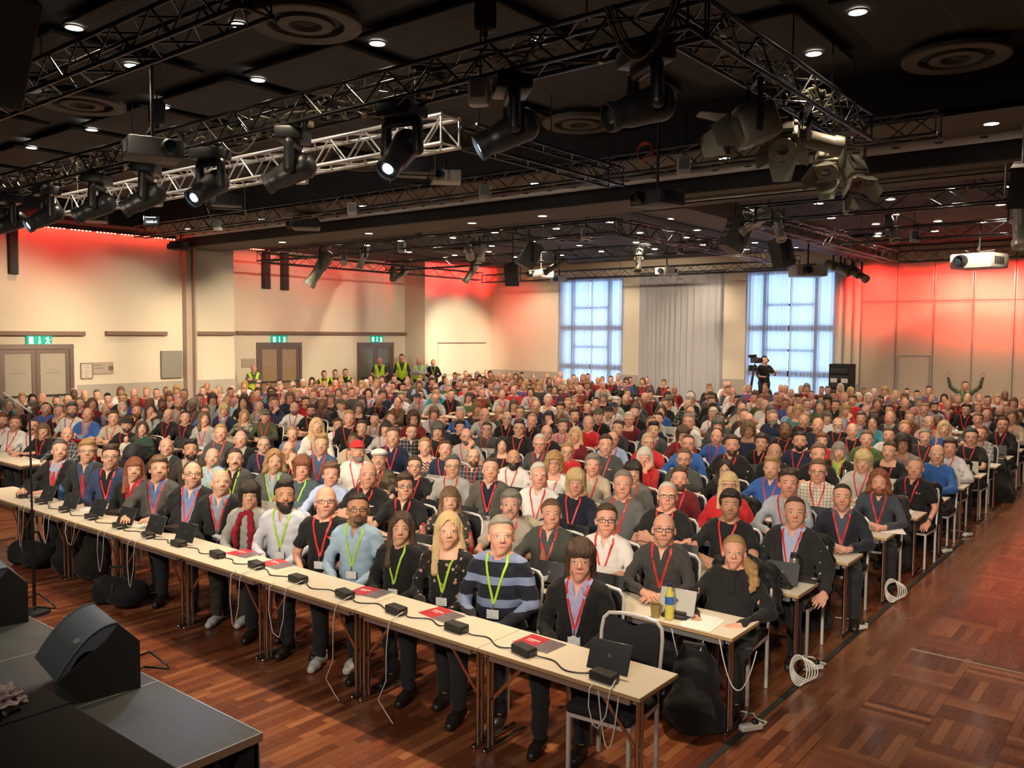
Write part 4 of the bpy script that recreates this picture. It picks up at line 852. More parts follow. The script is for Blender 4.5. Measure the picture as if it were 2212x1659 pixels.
def person(label, loc, yaw_body, pose='clasp', top='tee', tc=(.02, .02, .02), pat=None, inner=None, tie=None, hair='short', hc='brown', skin='fair', lan='r', badge=True, glasses=False, beard=None, hat=None, hatc=(.5, .02, .02), b=0., yaw=0., male=True, legc=(.02, .021, .025), shoec=(.02, .016, .014), stub=0., sc=1., scarf=None, group='people seated in the audience', lower=True, watch=False, logo=False, tilt=.12, lod=1):
    LODC[0] = lod; b = b if lod == 0 else round(b/.15)*.15
    st = is_stand(pose); z = LIFT*sc if st else 0
    o = ob('person', body_me(pose, male, yaw, b, tilt, lod), None, (loc[0], loc[1], loc[2]+z), yaw_body, SK[skin]); o.scale = (sc, sc, sc)
    tag(o, label, 'person', group); hcol = HC[hc] if isinstance(hc, str) else hc; o['hc'] = list(hcol); o['stub'] = float(stub); o['smile'] = random.uniform(-.2, 1)
    if inner is not None: ob(TOPN['inner'], top_me('inner', pose, b, None, lod), o, col=inner)
    ob(TOPN[top], top_me(top, pose, b, pat, lod), o, col=tc)
    if lower:
        ob('trousers', legs_me(pose, b), o, col=legc); sm = simple_me(('shoe',), shoe_mesh, LEATHER)
        for hip, kn, an in (SLEGS if st else LEGS): ob('shoe', sm, o, (an[0], an[1], -LIFT if st else 0.0), None, shoec)
    HMx = headM(yaw, tilt)
    if hair and not (hat == 'hijab'): ob('hair', simple_me(('hair', hair), lambda: hair_mesh(hair), HAIR), o, None, None, hcol, HMx)
    if beard: ob('beard', simple_me(('beard', beard), lambda: beard_mesh(beard), HAIR), o, None, None, hcol, HMx)
    if hat: ob('cap', simple_me(('hat', hat), lambda: hat_mesh(hat), CL[None]), o, None, None, hatc, HMx)
    if glasses: ob('spectacles', cm('glasses', glasses_mesh), o, None, None, None, HMx)
    if lan:
        lm, bm2, km = lanyard_me(top, 'lap' if pose == 'chin' else pose, b, 'inner' if inner is not None else None)
        l = ob('lanyard', lm, o, col=REDL if lan == 'r' else GREENL if lan == 'g' else lan)
        if badge and pose not in ('fold', 'sfold'): ob('badge', bm2, l); ob('clip', km, l)
    if tie is not None:
        def f():
            t1 = bvh_of('inner', pose, b); g = G(); L, R = [], []
            for t_ in np.linspace(0, 1, 9):
                zz = .945-t_*.30; w = .012+.022*t_; h = t1.ray_cast(Vector((0, -.6, zz)), Vector((0, 1, 0)))[0]; y = (h.y if h else -.1)-.006; L.append((-w, y, zz)); R.append((w, y, zz))
            g.strip(L, R); g.box((0, L[0][1]-.004, .95), (.03, .016, .03), bevel=.006); return g.mesh('tie', RIB)
        ob('tie', cm(('tie', pose, b, LODC[0]), f), o, col=tie)
    if scarf is not None:
        def f():
            s = SDF(axis([(-.2, .2, .011)]), axis([(-.24, .16, .011)]), axis([(.62, 1.09, .011)])); pts = [(.075*math.sin(a)*1.02, .02-.078*math.cos(a), 1.005+.02*math.cos(a*1.0+PI)) for a in np.linspace(0, 2*PI, 13)]
            for p, q in zip(pts[:-1], pts[1:]): s.cap(p, q, .030, None, .02)
            if scarf[1]:
                for sx in (-1, 1): s.cap((sx*.05, -.085, .97), (sx*.085, -.145, .82), .03, .034, .02); s.cap((sx*.085, -.145, .82), (sx*.075, -.145, .68), .034, .03, .02)
            else: s.cap((0, -.08, .97), (.02, -.12, .86), .045, .04, .03)
            s.disp(lambda x, y, z: .004*np.sin(z*90+x*40)+.003*np.sin(x*120)); V, F = s.mesh(); return mesh_np('scarf', V, F, CL[None])
        ob('scarf', cm(('scarf', scarf[1]), f), o, col=scarf[0])
    if watch:
        e, w = np.array(arms_of(pose)[0]); d = Vector(w-e).normalized(); p = Vector(w)-d*.02
        ob('wristwatch', G().cyl(p-d*.011, p+d*.011, .034, n=16).cyl(p+Vector((0, 0, .03)), p+Vector((0, 0, .042)), .018, n=14).mesh('wristwatch', METAL), o)
    if logo:
        t1 = bvh_of(top, pose, b); ys = [t1.ray_cast(Vector((x, -.6, zz)), Vector((0, 1, 0)))[0] for x in (.06, .12) for zz in (.885, .86)]; y = [q.y if q else -.08 for q in ys]
        def pt(x, zz):
            u = (x-.06)/.06; v = (.885-zz)/.025; return (x, (y[0]*(1-u)+y[2]*u)*(1-v)+(y[1]*(1-u)+y[3]*u)*v-.004, zz)
        ob('red_logo_print', G().quad([pt(.062, .885), pt(.085, .885), pt(.085, .875), pt(.062, .875)]).mesh('logo', RIB, 0), o, col=(.6, .02, .02)); ob('white_logo_print', G().quad([pt(.075, .873), pt(.115, .873), pt(.115, .864), pt(.075, .864)]).mesh('logo', RIB, 0), o, col=(.6, .6, .6))
    return o
# ------------------------------------------------------------------ tables, chairs
TZ = .69; RP = 1.21; Y0 = 4.49; XE = -2.31; XE2 = -13.55; TL = 1.19
def rowy(k): return Y0 + RP*k          # audience-side edge of the tables of row k
LAM = mat('white_table_laminate', (.66, .60, .50), .35, nscale=30, namt=.03); BEECH = mat('beech_table_edge', (.42, .27, .14), .5, nscale=40, namt=.2)
CHROME = mat('chrome_tube', (.55, .52, .5), .18, 1); ALU = mat('aluminium_rail', (.5, .5, .52), .35, .8); CHW = mat('pale_metal_chair_frame', (.62, .60, .60), .35, .3)
t = NT('black_chair_fabric'); o = t.obj(); t.set(t.mix(t.noise(o, 200, 2), (.012, .012, .015), (.03, .03, .036)), .9, 0, .2); t.bump(t.noise(o, 500, 2), .3, .002); FAB = t.m
tm_top = G().box((0, 0, TZ-.009), (TL-.006, .448, .018)).mesh('tabletop', LAM, 0)
tm_edge = G().box((0, -.2245, TZ-.0125), (TL-.004, .004, .022)).box((0, .2245, TZ-.0125), (TL-.004, .004, .022)).box((-TL/2+.003, 0, TZ-.0125), (.004, .45, .022)).box((TL/2-.003, 0, TZ-.0125), (.004, .45, .022)).mesh('edge_band', BEECH, 0)
tm_rail = G().box((0, -.19, TZ-.045), (TL-.16, .025, .05)).box((0, .19, TZ-.045), (TL-.16, .025, .05)).mesh('rail', ALU, 0)
def legmesh(sx):
    x = sx*(TL/2-.045); g = G()
    g.cyl((x, -.165, .03), (x, -.165, TZ-.02), .0135, n=10).cyl((x, -.125, .03), (x, -.125, TZ-.02), .0135, n=10)
    return g.mesh('leg', CHROME)
def footmesh(sx):
    x = sx*(TL/2-.045); return G().box((x, .0, .02), (.03, .44, .028), bevel=.006).cyl((x, -.2, 0), (x, -.2, .03), .016, n=10).cyl((x, .2, 0), (x, .2, .03), .016, n=10).mesh('foot', CHROME)
def bracemesh(sx):
    x = sx*(TL/2-.05); return G().box((x-sx*.15, -.145, TZ-.19), (.42, .006, .022), rot=Matrix.Rotation(sx*math.radians(-48)*-1, 3, 'Y')).cyl((x, -.15, .345), (x, -.13, .345), .012, n=8).mesh('brace', CHROME)
tm_beam = {s: G().box((s*(TL/2-.045), 0, TZ-.04), (.03, .4, .03)).mesh('cross_rail', ALU, 0) for s in (-1, 1)}
tm_leg = {s: legmesh(s) for s in (-1, 1)}; tm_foot = {s: footmesh(s) for s in (-1, 1)}; tm_brace = {s: bracemesh(s) for s in (-1, 1)}
def merged_leg(s):
    g = G(); g.bm.from_mesh(tm_leg[s]); g.bm.from_mesh(tm_foot[s]); return g.mesh('leg', CHROME)
tm_frame = {s: merged_leg(s) for s in (-1, 1)}
def table(x, k, label, full):
    t_ = thing('folding_table', label, 'table', (x, rowy(k)-.225, 0), 0, 'long folding tables of the rows')
    ob('tabletop', tm_top, t_); ob('edge_band', tm_edge, t_)
    if full:
        ob('rail', tm_rail, t_)
        for s in (-1, 1):
            l = ob('leg', tm_leg[s], t_); ob('foot', tm_foot[s], l); ob('brace', tm_brace[s], t_); ob('cross_rail', tm_beam[s], t_)
    else:
        for s in (-1, 1): ob('leg', tm_frame[s], t_)
    return t_
NROW = 18
for k in range(NROW):
    for i in range(8 if k == 0 or k > 3 else 7): table(XE-TL/2-TL*i, k, 'white folding table, %s row, %s from the parquet aisle' % (ORD[k], nth(i)), k < 5)
    if k: 
        for i in range(7): table(XE2-TL/2-TL*i, k, 'white folding table by the door wall, %s row, %s from the inner aisle' % (ORD[k], nth(i)), k < 4)
# chairs (faces -y)
ch_seat = G().box((0, -.01, .445), (.43, .43, .065), bevel=.025, seg=3).mesh('seat', FAB)
def chair_loop(r=.011):
    pts = []
    for x, z in ((-.205, .42), (-.208, .60), (-.21, .80), (-.20, .87), (-.165, .905), (-.08, .918), (0, .92), (.08, .918), (.165, .905), (.20, .87), (.21, .80), (.208, .60), (.205, .42)):
        pts.append((x, .19+(z-.42)*.16, z))
    return G().tube(pts, r, 8)
ch_loop = chair_loop(.0125).mesh('back_frame', CHW)
def pad():
    n = 14; g = G(); V = []; rows = []
    for yo in (-.018, .018):
        grid = []
        for j in range(9):
            z = .50 + .385*j/8; row = []
            for i in range(n+1):
                u = -1+2*i/n; zz = z - (.035*max(0, j/8-.6)*2.5*math.exp(-(u/.3)**2)) - .03*max(0, j/8-.7)*3*max(0, abs(u)-.75)*4*.3
                bulge = yo*(1-.55*abs(u)**4)*(1-.5*abs(j/8*2-1)**4); row.append(g.bm.verts.new((u*.19, .19+(zz-.42)*.16+bulge, zz)))
            grid.append(row)
        rows.append(grid)
        for j in range(8):
            for i in range(n): g.bm.faces.new((grid[j][i], grid[j][i+1], grid[j+1][i+1], grid[j+1][i]))
    A, B = rows; loop = lambda q: q[0] + [r[-1] for r in q[1:]] + q[-1][-2::-1] + [r[0] for r in q[-2:0:-1]]
    la, lb = loop(A), loop(B)
    for i in range(len(la)): g.bm.faces.new((la[i], la[(i+1) % len(la)], lb[(i+1) % len(la)], lb[i]))
    return g.mesh('backrest', FAB, 60)
ch_pad = pad()
ch_frame = G().box((0, -.2, .405), (.42, .02, .03)).box((0, .19, .405), (.42, .02, .03)).box((-.2, 0, .405), (.02, .4, .03)).box((.2, 0, .405), (.02, .4, .03)).mesh('seat_frame', CHW, 0)
ch_leg = {}
for sx in (-1, 1):
    for sy in (-1, 1): ch_leg[sx, sy] = G().box((sx*.2, (-.2 if sy < 0 else .205), .205), (.022, .022, .41), rot=None).mesh('leg', CHW, 0)
g = G()
for m in (ch_loop, ch_frame, *ch_leg.values()): g.bm.from_mesh(m)
ch_allframe = g.mesh('frame', CHW, 40)
def chair(x, y, rz, label, full=True):
    c = thing('banquet_chair', label, 'chair', (x, y, 0), rz, 'black chairs with pale metal frames')
    ob('seat', ch_seat, c); ob('backrest', ch_pad, c)
    if full:
        ob('back_frame', ch_loop, c); ob('seat_frame', ch_frame, c)
        for m in ch_leg.values(): ob('leg', m, c)
    else: ob('frame', ch_allframe, c)
    return c
# ------------------------------------------------------------------ the audience
BK, CH, DG, LG, WH_, NV, BL, LB, RD, BU, OL, BE, BR, GN, TE, PK = (.012, .012, .013), (.03, .03, .033), (.055, .06, .06), (.34, .34, .33), (.62, .60, .58), (.015, .022, .05), (.03, .10, .33), (.33, .43, .62), (.48, .02, .025), (.14, .014, .02), (.07, .075, .04), (.42, .35, .26), (.09, .055, .03), (.07, .12, .045), (.03, .20, .24), (.5, .25, .26)
CNAME = {BK: 'black', CH: 'charcoal', DG: 'dark grey', LG: 'light grey', WH_: 'white', NV: 'navy', BL: 'blue', LB: 'pale blue', RD: 'red', BU: 'burgundy', OL: 'olive', BE: 'beige', BR: 'brown', GN: 'green', TE: 'teal', PK: 'pink'}
GN_ = {'tee': 't-shirt', 'polo': 'polo shirt', 'shirt': 'shirt', 'sweater': 'sweater', 'hoodie': 'hooded sweater', 'suit': 'suit jacket', 'cardi': 'cardigan', 'blouse': 'blouse'}
P_ = lambda px, py, desc, **kw: (px, py, desc, kw)
LIST = [
 # front row
 P_(122, 975, 'black suit, pale shirt and red tie', top='suit', tc=BK, inner=LB, tie=(.45, .02, .03), hair='short', hc='dgrey', pose='write', b=.12),
 P_(182, 975, 'dark grey suit, dark shirt and red tie', top='suit', tc=CH, inner=(.05, .07, .12), tie=(.35, .015, .03), hair='side', hc='blond', pose='lap', glasses=True, lan=None),
 P_(232, 990, 'navy blazer with white pocket square over black shirt', top='suit', tc=(.03, .045, .11), inner=BK, hair='quiff', hc='brown', pose='lap', glasses=True, stub=.5),
 P_(283, 1017, 'black jacket over a red blouse', top='suit', tc=BK, inner=(.35, .03, .04), hair='longbangs', hc='red', male=False, pose='lap'),
 P_(336, 1015, 'grey tweed blazer and blue shirt, leaning on the table', top='suit', tc=(.075, .072, .066), inner=(.10, .17, .34), hair='side', hc='lbrown', pose='write', b=.1),
 P_(409, 1027, 'blue shirt under an open black jacket', top='cardi', tc=BK, inner=(.16, .24, .45), hair='receding', hc='brown', pose='lap', glasses=True, b=.25, stub=.3),
 P_(470, 1044, 'black suit and grey shirt with lapel pins', top='suit', tc=(.016, .016, .018), inner=(.25, .28, .36), hair=None, hc='grey', pose='lap', stub=.4),
 P_(532, 1074, 'light grey cardigan with a red scarf', top='sweater', tc=LG, hair='layered', hc='dark', male=False, pose='lap', scarf=((.26, .012, .03), True), lan=None, legc=(.05, .045, .04), shoec=(.55, .56, .6)),
 P_(607, 1074, 'white shirt with green lanyard, front row', top='shirt', tc=(.55, .58, .68), hair='quiff', hc='dark', skin='tan', beard='big', lan='g', pose='lap'),
 P_(696, 1086, 'black t-shirt and spectacles, front row', top='tee', tc=BK, hair=None, hc='grey', skin='pink', glasses=True, pose='lap', logo=True, stub=.3),
 P_(765, 1104, 'pale denim shirt with green lanyard', top='shirt', tc=(.30, .42, .56), hair='short', hc='dark', skin='olive', glasses=True, beard='goatee', stub=.7, lan='g', pose='lap', shoec=(.6, .6, .6)),
 P_(859, 1146, 'black cardigan with green lanyard', top='sweater', tc=BK, hair='long', hc='brown', male=False, lan='g', pose='lap'),
 P_(961, 1151, 'black floral blouse with green lanyard', top='blouse', tc=(.014, .013, .014), pat='floral', hair='long', hc='lblond', male=False, lan='g', pose='lap'),
 P_(1075, 1161, 'navy and blue striped sweater with green lanyard', top='sweater', tc=(.014, .016, .028), pat='stripe', hair='short', hc='grey', skin='pink', lan='g', pose='lap', b=.05),
 P_(1247, 1217, 'black blazer over a lilac shirt with red lanyard', top='suit', tc=BK, inner=(.36, .36, .60), hair='layered', hc='brown', skin='pink', male=False, pose='lap', logo=False),
 # second row
 P_(353, 967, 'black suit, grey shirt, second row', top='suit', tc=CH, inner=LG, hair=None, hc='grey', lan=None, b=.12),
 P_(406, 974, 'brown suit and pale shirt', top='suit', tc=(.045, .035, .028), inner=LG, hair='quiff', hc='dark', skin='tan', beard='full', lan=None, pose='lap'),
 P_(453, 990, 'pale blue shirt with dark tie and green lanyard', top='shirt', tc=LB, hair='fringe', hc='grey', beard='goatee', lan='g', tie=None),
 P_(502, 994, 'grey tweed blazer over dark shirt with green lanyard', top='suit', tc=(.07, .066, .06), inner=(.02, .015, .02), hair='short', hc='brown', beard='stache', lan='g', pose='lap'),
 P_(587, 1000, 'grey blazer over pale shirt with green lanyard', top='suit', tc=(.10, .10, .095), inner=(.30, .36, .42), hair='wavylong', hc='blond', stub=.6, lan='g', pose='lap'),
 P_(647, 1014, 'teal grey cardigan with green lanyard', top='sweater', tc=(.06, .09, .10), hair='layered', hc='red', male=False, skin='pink', lan='g', pose='fold', b=.2),
 P_(709, 1027, 'pale blue shirt, leaning forward, second row', top='shirt', tc=(.38, .46, .68), hair='side', hc='lbrown', skin='pink', lan=None, pose='clasp'),
 P_(789, 1029, 'black polo shirt with chest logo, arms folded, second row', top='polo', tc=BK, hair=None, hc='lbrown', skin='pink', pose='fold', b=.25, logo=True),
 P_(869, 1054, 'black polo shirt, forearms on the table', top='polo', tc=BK, hair='side', hc='brown', glasses=True, pose='clasp', b=.1),
 P_(966, 1084, 'dark leaf-print blouse', top='blouse', tc=(.03, .03, .026), pat='floral', hair='longbangs', hc='lbrown', male=False, lan=None, pose='clasp', b=.1),
 P_(1098, 1094, 'beige polo shirt, second row', top='polo', tc=(.36, .32, .26), hair='side', hc='grey', beard='stache', pose='clasp'),
 P_(1185, 1114, 'dark green-grey cardigan, hands together', top='cardi', tc=(.055, .06, .05), inner=(.06, .07, .08), hair='tied', hc='lbrown', skin='pink', male=False, pose='clasp', b=.15),
 P_(1305, 1127, 'white shirt and spectacles, arms folded', top='shirt', tc=(.66, .62, .60), hair='short', hc='brown', glasses=True, skin='pink', pose='fold', b=.1),
 P_(1429, 1147, 'dark grey shirt, hands clasped', top='shirt', tc=(.05, .048, .046), hair=None, hc='lbrown', skin='pink', glasses=True, pose='clasp', stub=.4),
 P_(1581, 1197, 'black sweater and black scarf, writing', top='sweater', tc=BK, hair='ponyside', hc='blond', skin='pink', male=False, pose='write', b=.3, scarf=((.012, .012, .012), False), lan=None),
 # third row
 P_(472, 937, 'grey sweater, third row', top='sweater', tc=DG, hair='short', hc='blond', skin='pink', pose='lap', b=.15),
 P_(515, 950, 'black suit, third row', top='suit', tc=BK, inner=LG, hair='fringe', hc='white', skin='pink', lan=None, pose='lap'),
 P_(565, 963, 'navy sweater and spectacles, third row', top='sweater', tc=NV, hair='crop', hc='grey', glasses=True, beard='goatee', pose='lap'),
 P_(619, 974, 'black polo shirt, hand to the chin', top='polo', tc=BK, hair=None, hc='dark', glasses=True, stub=.6, pose='chin'),
 P_(689, 963, 'blue shirt, third row', top='shirt', tc=(.05, .10, .20), hair='quiff', hc='blond', pose='lap'),
 P_(768, 977, 'white hooded sweater and red cap', top='hoodie', tc=WH_, hair='fringe', hc='grey', hat='cap', hatc=(.5, .025, .03), beard='full', skin='pink', pose='lap', b=.15),
 P_(814, 993, 'camouflage jacket and white flat cap', top='shirt', tc=(.10, .075, .045), pat='camo', hair='fringe', hc='grey', hat='flat', hatc=(.62, .6, .56), beard='stache', pose='fold'),
 P_(891, 1010, 'black t-shirt and spectacles, third row', top='tee', tc=BK, hair='tied', hc='brown', male=False, glasses=True, pose='clasp'),
 P_(973, 1010, 'light grey sweater and spectacles', top='sweater', tc=LG, hair='short', hc='dgrey', glasses=True, pose='lap'),
 P_(1055, 1017, 'grey-brown tweed blazer over navy shirt', top='suit', tc=(.085, .078, .068), inner=(.012, .016, .04), hair='crop', hc='brown', skin='pink', pose='lap'),
 P_(1160, 1030, 'white shirt with open collar, third row', top='shirt', tc=WH_, hair='short', hc='white', skin='pink', pose='clasp', b=.1),
 P_(1239, 1047, 'navy sweater, arms on the table', top='sweater', tc=(.012, .015, .03), hair='layered', hc='lblond', male=False, skin='pink', pose='clasp', b=.2),
 P_(1341, 1050, 'grey sweater over a dark collar', top='sweater', tc=(.12, .125, .12), hair='short', hc='grey', skin='pink', pose='lap'),
 P_(1437, 1074, 'black t-shirt and spectacles, arms folded on the table', top='tee', tc=BK, hair='crop', hc='white', skin='pink', glasses=True, pose='fold', b=.2),
 P_(1573, 1094, 'black t-shirt, hands clasped over the table', top='tee', tc=BK, hair='side', hc='dark', skin='tan', stub=.5, pose='clasp', b=.12),
 P_(1713, 1110, 'dark suit over a lilac shirt with badge', top='suit', tc=(.02, .02, .02), inner=(.36, .42, .62), hair='crop', hc='brown', skin='pink', pose='side', b=.15),
 # fourth row
 P_(844, 946, 'navy shirt, fourth row', top='shirt', tc=NV, hair='short', hc='lbrown', pose='lap'),
 P_(958, 973, 'navy jumper, fourth row', top='sweater', tc=NV, hair='short', hc='brown', skin='pink', pose='lap'),
 P_(1019, 990, 'dark plaid shirt and spectacles', top='shirt', tc=(.04, .05, .07), pat='plaid', hair='fringe', hc='brown', beard='full', glasses=True, pose='lap'),
 P_(1105, 993, 'white hooded sweater and red lanyard, fourth row', top='hoodie', tc=WH_, hair=None, hc='dark', skin='tan', beard='big', pose='lap', b=.3),
 P_(1193, 1004, 'white blouse and spectacles', top='blouse', tc=WH_, hair='curly', hc='blond', male=False, skin='pink', glasses=True, pose='clasp', b=.1),
 P_(1277, 1007, 'beige shirt, arms on the table', top='shirt', tc=BE, hair='side', hc='grey', skin='pink', pose='clasp'),
 P_(1364, 1024, 'grey jumper, leaning sideways', top='sweater', tc=(.15, .15, .14), hair='layered', hc='dark', male=False, pose='lap'),
 P_(1464, 1037, 'burgundy sweater, fourth row', top='sweater', tc=BU, hair='short', hc='brown', skin='pink', beard='full', pose='lap'),
 P_(1571, 1050, 'bright red sweater and spectacles', top='sweater', tc=RD, hair='longbangs', hc='lblond', male=False, skin='pink', glasses=True, pose='lap', b=.1, lan=None),
 P_(1700, 1047, 'pale grey-blue shirt, fourth row', top='shirt', tc=(.32, .35, .42), hair='quiff', hc='brown', skin='pink', stub=.3, pose='clasp'),
 P_(1817, 1077, 'navy blazer with a round pin, writing', top='suit', tc=(.016, .018, .03), inner=(.07, .08, .11), hair='crop', hc='dark', skin='pink', stub=.3, pose='clasp', watch=True),
 # fifth row
 P_(914, 967, 'black and white zigzag top', top='blouse', tc=(.5, .48, .44), pat='zig', hair='bun', hc='blond', male=False, pose='lap'),
 P_(1081, 963, 'black top, fifth row', top='blouse', tc=BK, hair='long', hc='dark', male=False, pose='lap'),
 P_(1162, 960, 'dark grey polo shirt and spectacles', top='polo', tc=DG, hair='short', hc='white', skin='pink', glasses=True, pose='lap', logo=True),
 P_(1222, 977, 'red jacket and spectacles, fifth row', top='sweater', tc=RD, hair='tied', hc='blond', male=False, glasses=True, pose='lap'),
 P_(1305, 963, 'charcoal sweater, fifth row', top='sweater', tc=DG, hair='short', hc='brown', pose='lap', b=.1, logo=True),
 P_(1389, 990, 'red jacket, hand to the mouth', top='sweater', tc=RD, hair='bob', hc='white', male=False, skin='pink', pose='chin'),
 P_(1474, 993, 'dark grey polo shirt, fifth row', top='polo', tc=(.07, .075, .07), hair='short', hc='lbrown', beard='full', glasses=True, pose='lap', logo=True),
 P_(1563, 1017, 'black top and spectacles, fifth row', top='sweater', tc=BK, hair='shoulder', hc='dark', male=False, glasses=True, lan=None, pose='clasp'),
 P_(1765, 1020, 'white checked shirt and spectacles', top='shirt', tc=(.64, .60, .52), pat='check', hair='short', hc='lbrown', skin='pink', glasses=True, pose='lap', b=.2),
 P_(1897, 1044, 'dark denim shirt, arms on the table end', top='shirt', tc=(.045, .055, .075), hair='wavylong', hc='red', skin='pink', beard='full', pose='clasp', b=.05),
 # sixth row and on
 P_(1483, 960, 'blue sweater and spectacles', top='sweater', tc=BL, hair='crop', hc='brown', skin='pink', glasses=True, pose='clasp', b=.2),
 P_(1578, 963, 'black cardigan over charcoal shirt', top='cardi', tc=BK, inner=CH, hair='short', hc='brown', skin='pink', beard='full', pose='lap', b=.35),
 P_(1670, 980, 'black cardigan over a pale collar', top='cardi', tc=BK, inner=LG, hair=None, hc='dark', skin='tan', beard='stache', pose='lap'),
 P_(1765, 983, 'black jumper, sixth row', top='sweater', tc=BK, hair='short', hc='lbrown', skin='pink', pose='fold'),
 P_(1810, 977, 'black jacket over a lime shirt', top='cardi', tc=BK, inner=(.35, .55, .10), hair='bob', hc='grey', male=False, pose='clasp'),
 P_(1862, 1000, 'light grey sweater, arms on the table, sixth row', top='sweater', tc=(.40, .39, .36), hair='layered', hc='lblond', male=False, pose='clasp'),
 P_(1974, 1012, 'black polo shirt, hand on the knee', top='polo', tc=BK, hair='crop', hc='grey', skin='pink', pose='side', logo=True, watch=True, stub=.2),
 P_(2050, 968, 'pale lilac sweater behind a tablet', top='sweater', tc=(.50, .47, .52), hair='side', hc='brown', skin='pink', pose='write', b=.25),
 P_(1948, 961, 'grey sleeveless top and spectacles', top='blouse', tc=(.20, .19, .18), hair='curly', hc='dark', skin='olive', male=False, glasses=True, pose='clasp'),
 P_(1870, 950, 'green sweater, seventh row', top='sweater', tc=GN, hair='short', hc='lbrown', skin='pink', pose='lap', b=.1),
 P_(1725, 954, 'navy printed t-shirt, arms folded', top='tee', tc=NV, hair='short', hc='dark', skin='pink', beard='full', pose='fold', b=.1),
 # block by the doors
 P_(140, 940, 'dark plaid shirt beside a red coat', top='shirt', tc=(.05, .055, .065), pat='plaid', hair='fringe', hc='brown', skin='pink', pose='clasp', b=.15),
 P_(88, 935, 'black top behind the nearest table on that side', top='sweater', tc=BK, hair='bob', hc='lbrown', male=False, pose='write'),
 P_(268, 920, 'black t-shirt and dark cap', top='tee', tc=BK, hair='short', hc='brown', hat='cap', hatc=(.02, .02, .02), beard='full', pose='clasp'),
 P_(302, 930, 'dark green top, turned to a baby', top='sweater', tc=(.03, .06, .05), hair='long', hc='brown', male=False, lan=None, pose='lap'),
 P_(240, 905, 'pale t-shirt, arms folded, by the doors', top='tee', tc=(.42, .38, .30), hair='short', hc='brown', pose='fold'),
 P_(440, 893, 'blue shirt, forearms on the table', top='shirt', tc=(.10, .16, .33), hair='short', hc='lbrown', pose='clasp'),
 P_(396, 903, 'black t-shirt by the inner aisle', top='tee', tc=BK, hair='short', hc='dark', pose='clasp'),
 P_(524, 903, 'pale patterned blouse', top='blouse', tc=(.3, .3, .25), pat='camo', hair='long', hc='blond', male=False, pose='clasp'),
 P_(570, 900, 'olive hooded jacket and green cap', top='hoodie', tc=OL, hair='short', hc='brown', hat='cap', hatc=(.10, .11, .07), pose='clasp'),
 P_(628, 940, 'blue-grey top, fourth row', top='sweater', tc=(.12, .17, .27), hair='tied', hc='blond', male=False, pose='lap'),
 P_(680, 925, 'white jacket, fourth row', top='cardi', tc=WH_, inner=LG, hair='long', hc='lblond', male=False, pose='lap'),
 P_(727, 920, 'white polo shirt', top='polo', tc=WH_, hair='short', hc='brown', skin='tan', pose='lap'),
 P_(778, 925, 'black jumper, fifth row', top='sweater', tc=BK, hair='short', hc='brown', pose='lap'),
 P_(806, 908, 'pale striped sweater', top='sweater', tc=(.45, .38, .36), hair='crop', hc='brown', pose='lap'),
 P_(751, 905, 'black printed t-shirt', top='tee', tc=BK, hair='short', hc='blond', skin='pink', pose='lap'),
]
def rand_person():
    kw = {}; male = random.random() < .68; r = random.random()
    tops = (('tee', .24), ('polo', .12), ('shirt', .26), ('sweater', .2), ('hoodie', .06), ('suit', .05), ('cardi', .07)) if male else (('blouse', .35), ('sweater', .3), ('cardi', .2), ('tee', .15))
    kw['top'] = random.choices([a for a, _ in tops], [w for _, w in tops])[0]
    c = random.choices([BK, CH, DG, LG, WH_, NV, BL, LB, RD, BU, OL, BE, BR, GN, TE, PK], [26, 7, 9, 9, 13, 8, 5, 8, 4, 3, 3, 5, 3, 2, 2, 2])[0]
    if kw['top'] == 'suit': c = random.choice((BK, CH, NV, DG))
    kw['tc'] = c; kw['male'] = male
    if kw['top'] in ('suit', 'cardi'): kw['inner'] = random.choice((LB, WH_, LG, BK, (.2, .24, .34)))
    if kw['top'] == 'shirt' and random.random() < .28: kw['pat'] = random.choice(('check', 'plaid'))
    kw['hair'] = random.choices(['short', 'crop', 'side', 'quiff', 'receding', 'fringe', None, 'wavylong'], [26, 18, 14, 8, 8, 10, 14, 2])[0] if male else random.choices(['long', 'longbangs', 'bob', 'shoulder', 'layered', 'curly', 'tied', 'bun'], [16, 10, 12, 12, 16, 6, 18, 8])[0]
    kw['hc'] = random.choices(['dark', 'brown', 'lbrown', 'blond', 'lblond', 'grey', 'white', 'red', 'dgrey'], [12, 28, 18, 14, 5, 12, 7, 3, 8])[0]
    kw['skin'] = random.choices(['fair', 'pink', 'tan', 'olive', 'brown', 'dark'], [46, 40, 7, 3, 2, 2])[0]
    if male and random.random() < .34: kw['beard'] = random.choice(('full', 'full', 'goatee', 'stache', 'big'))
    if male: kw['stub'] = random.choice((0, .2, .5))
    kw['glasses'] = random.random() < .3; kw['lan'] = 'r' if random.random() < .85 else None; kw['b'] = random.choice((0, 0, .15, .15, .3)) if male else random.choice((0, 0, .15))
    kw['pose'] = random.choices(['clasp', 'fold', 'lap', 'write', 'chin'], [30, 26, 28, 10, 6])[0]
    if male and random.random() < .04: kw['hat'] = 'cap'; kw['hatc'] = random.choice((BK, NV, DG, OL))
    cn = CNAME[kw['tc']]; desc = cn + ' ' + {'check': 'checked ', 'plaid': 'plaid '}.get(kw.get('pat'), '') + GN_[kw['top']]
    if kw.get('hat'): desc += ' and cap'
    elif kw['glasses']: desc += ' and spectacles'
    return desc, kw
def project(p):
    v = RC.T @ (np.asarray(p, float) - CP); return PC[0]+FPX*v[0]/-v[2], PC[1]-FPX*v[1]/-v[2], -v[2]
HD = .27   # head plane behind the table edge
spots = []
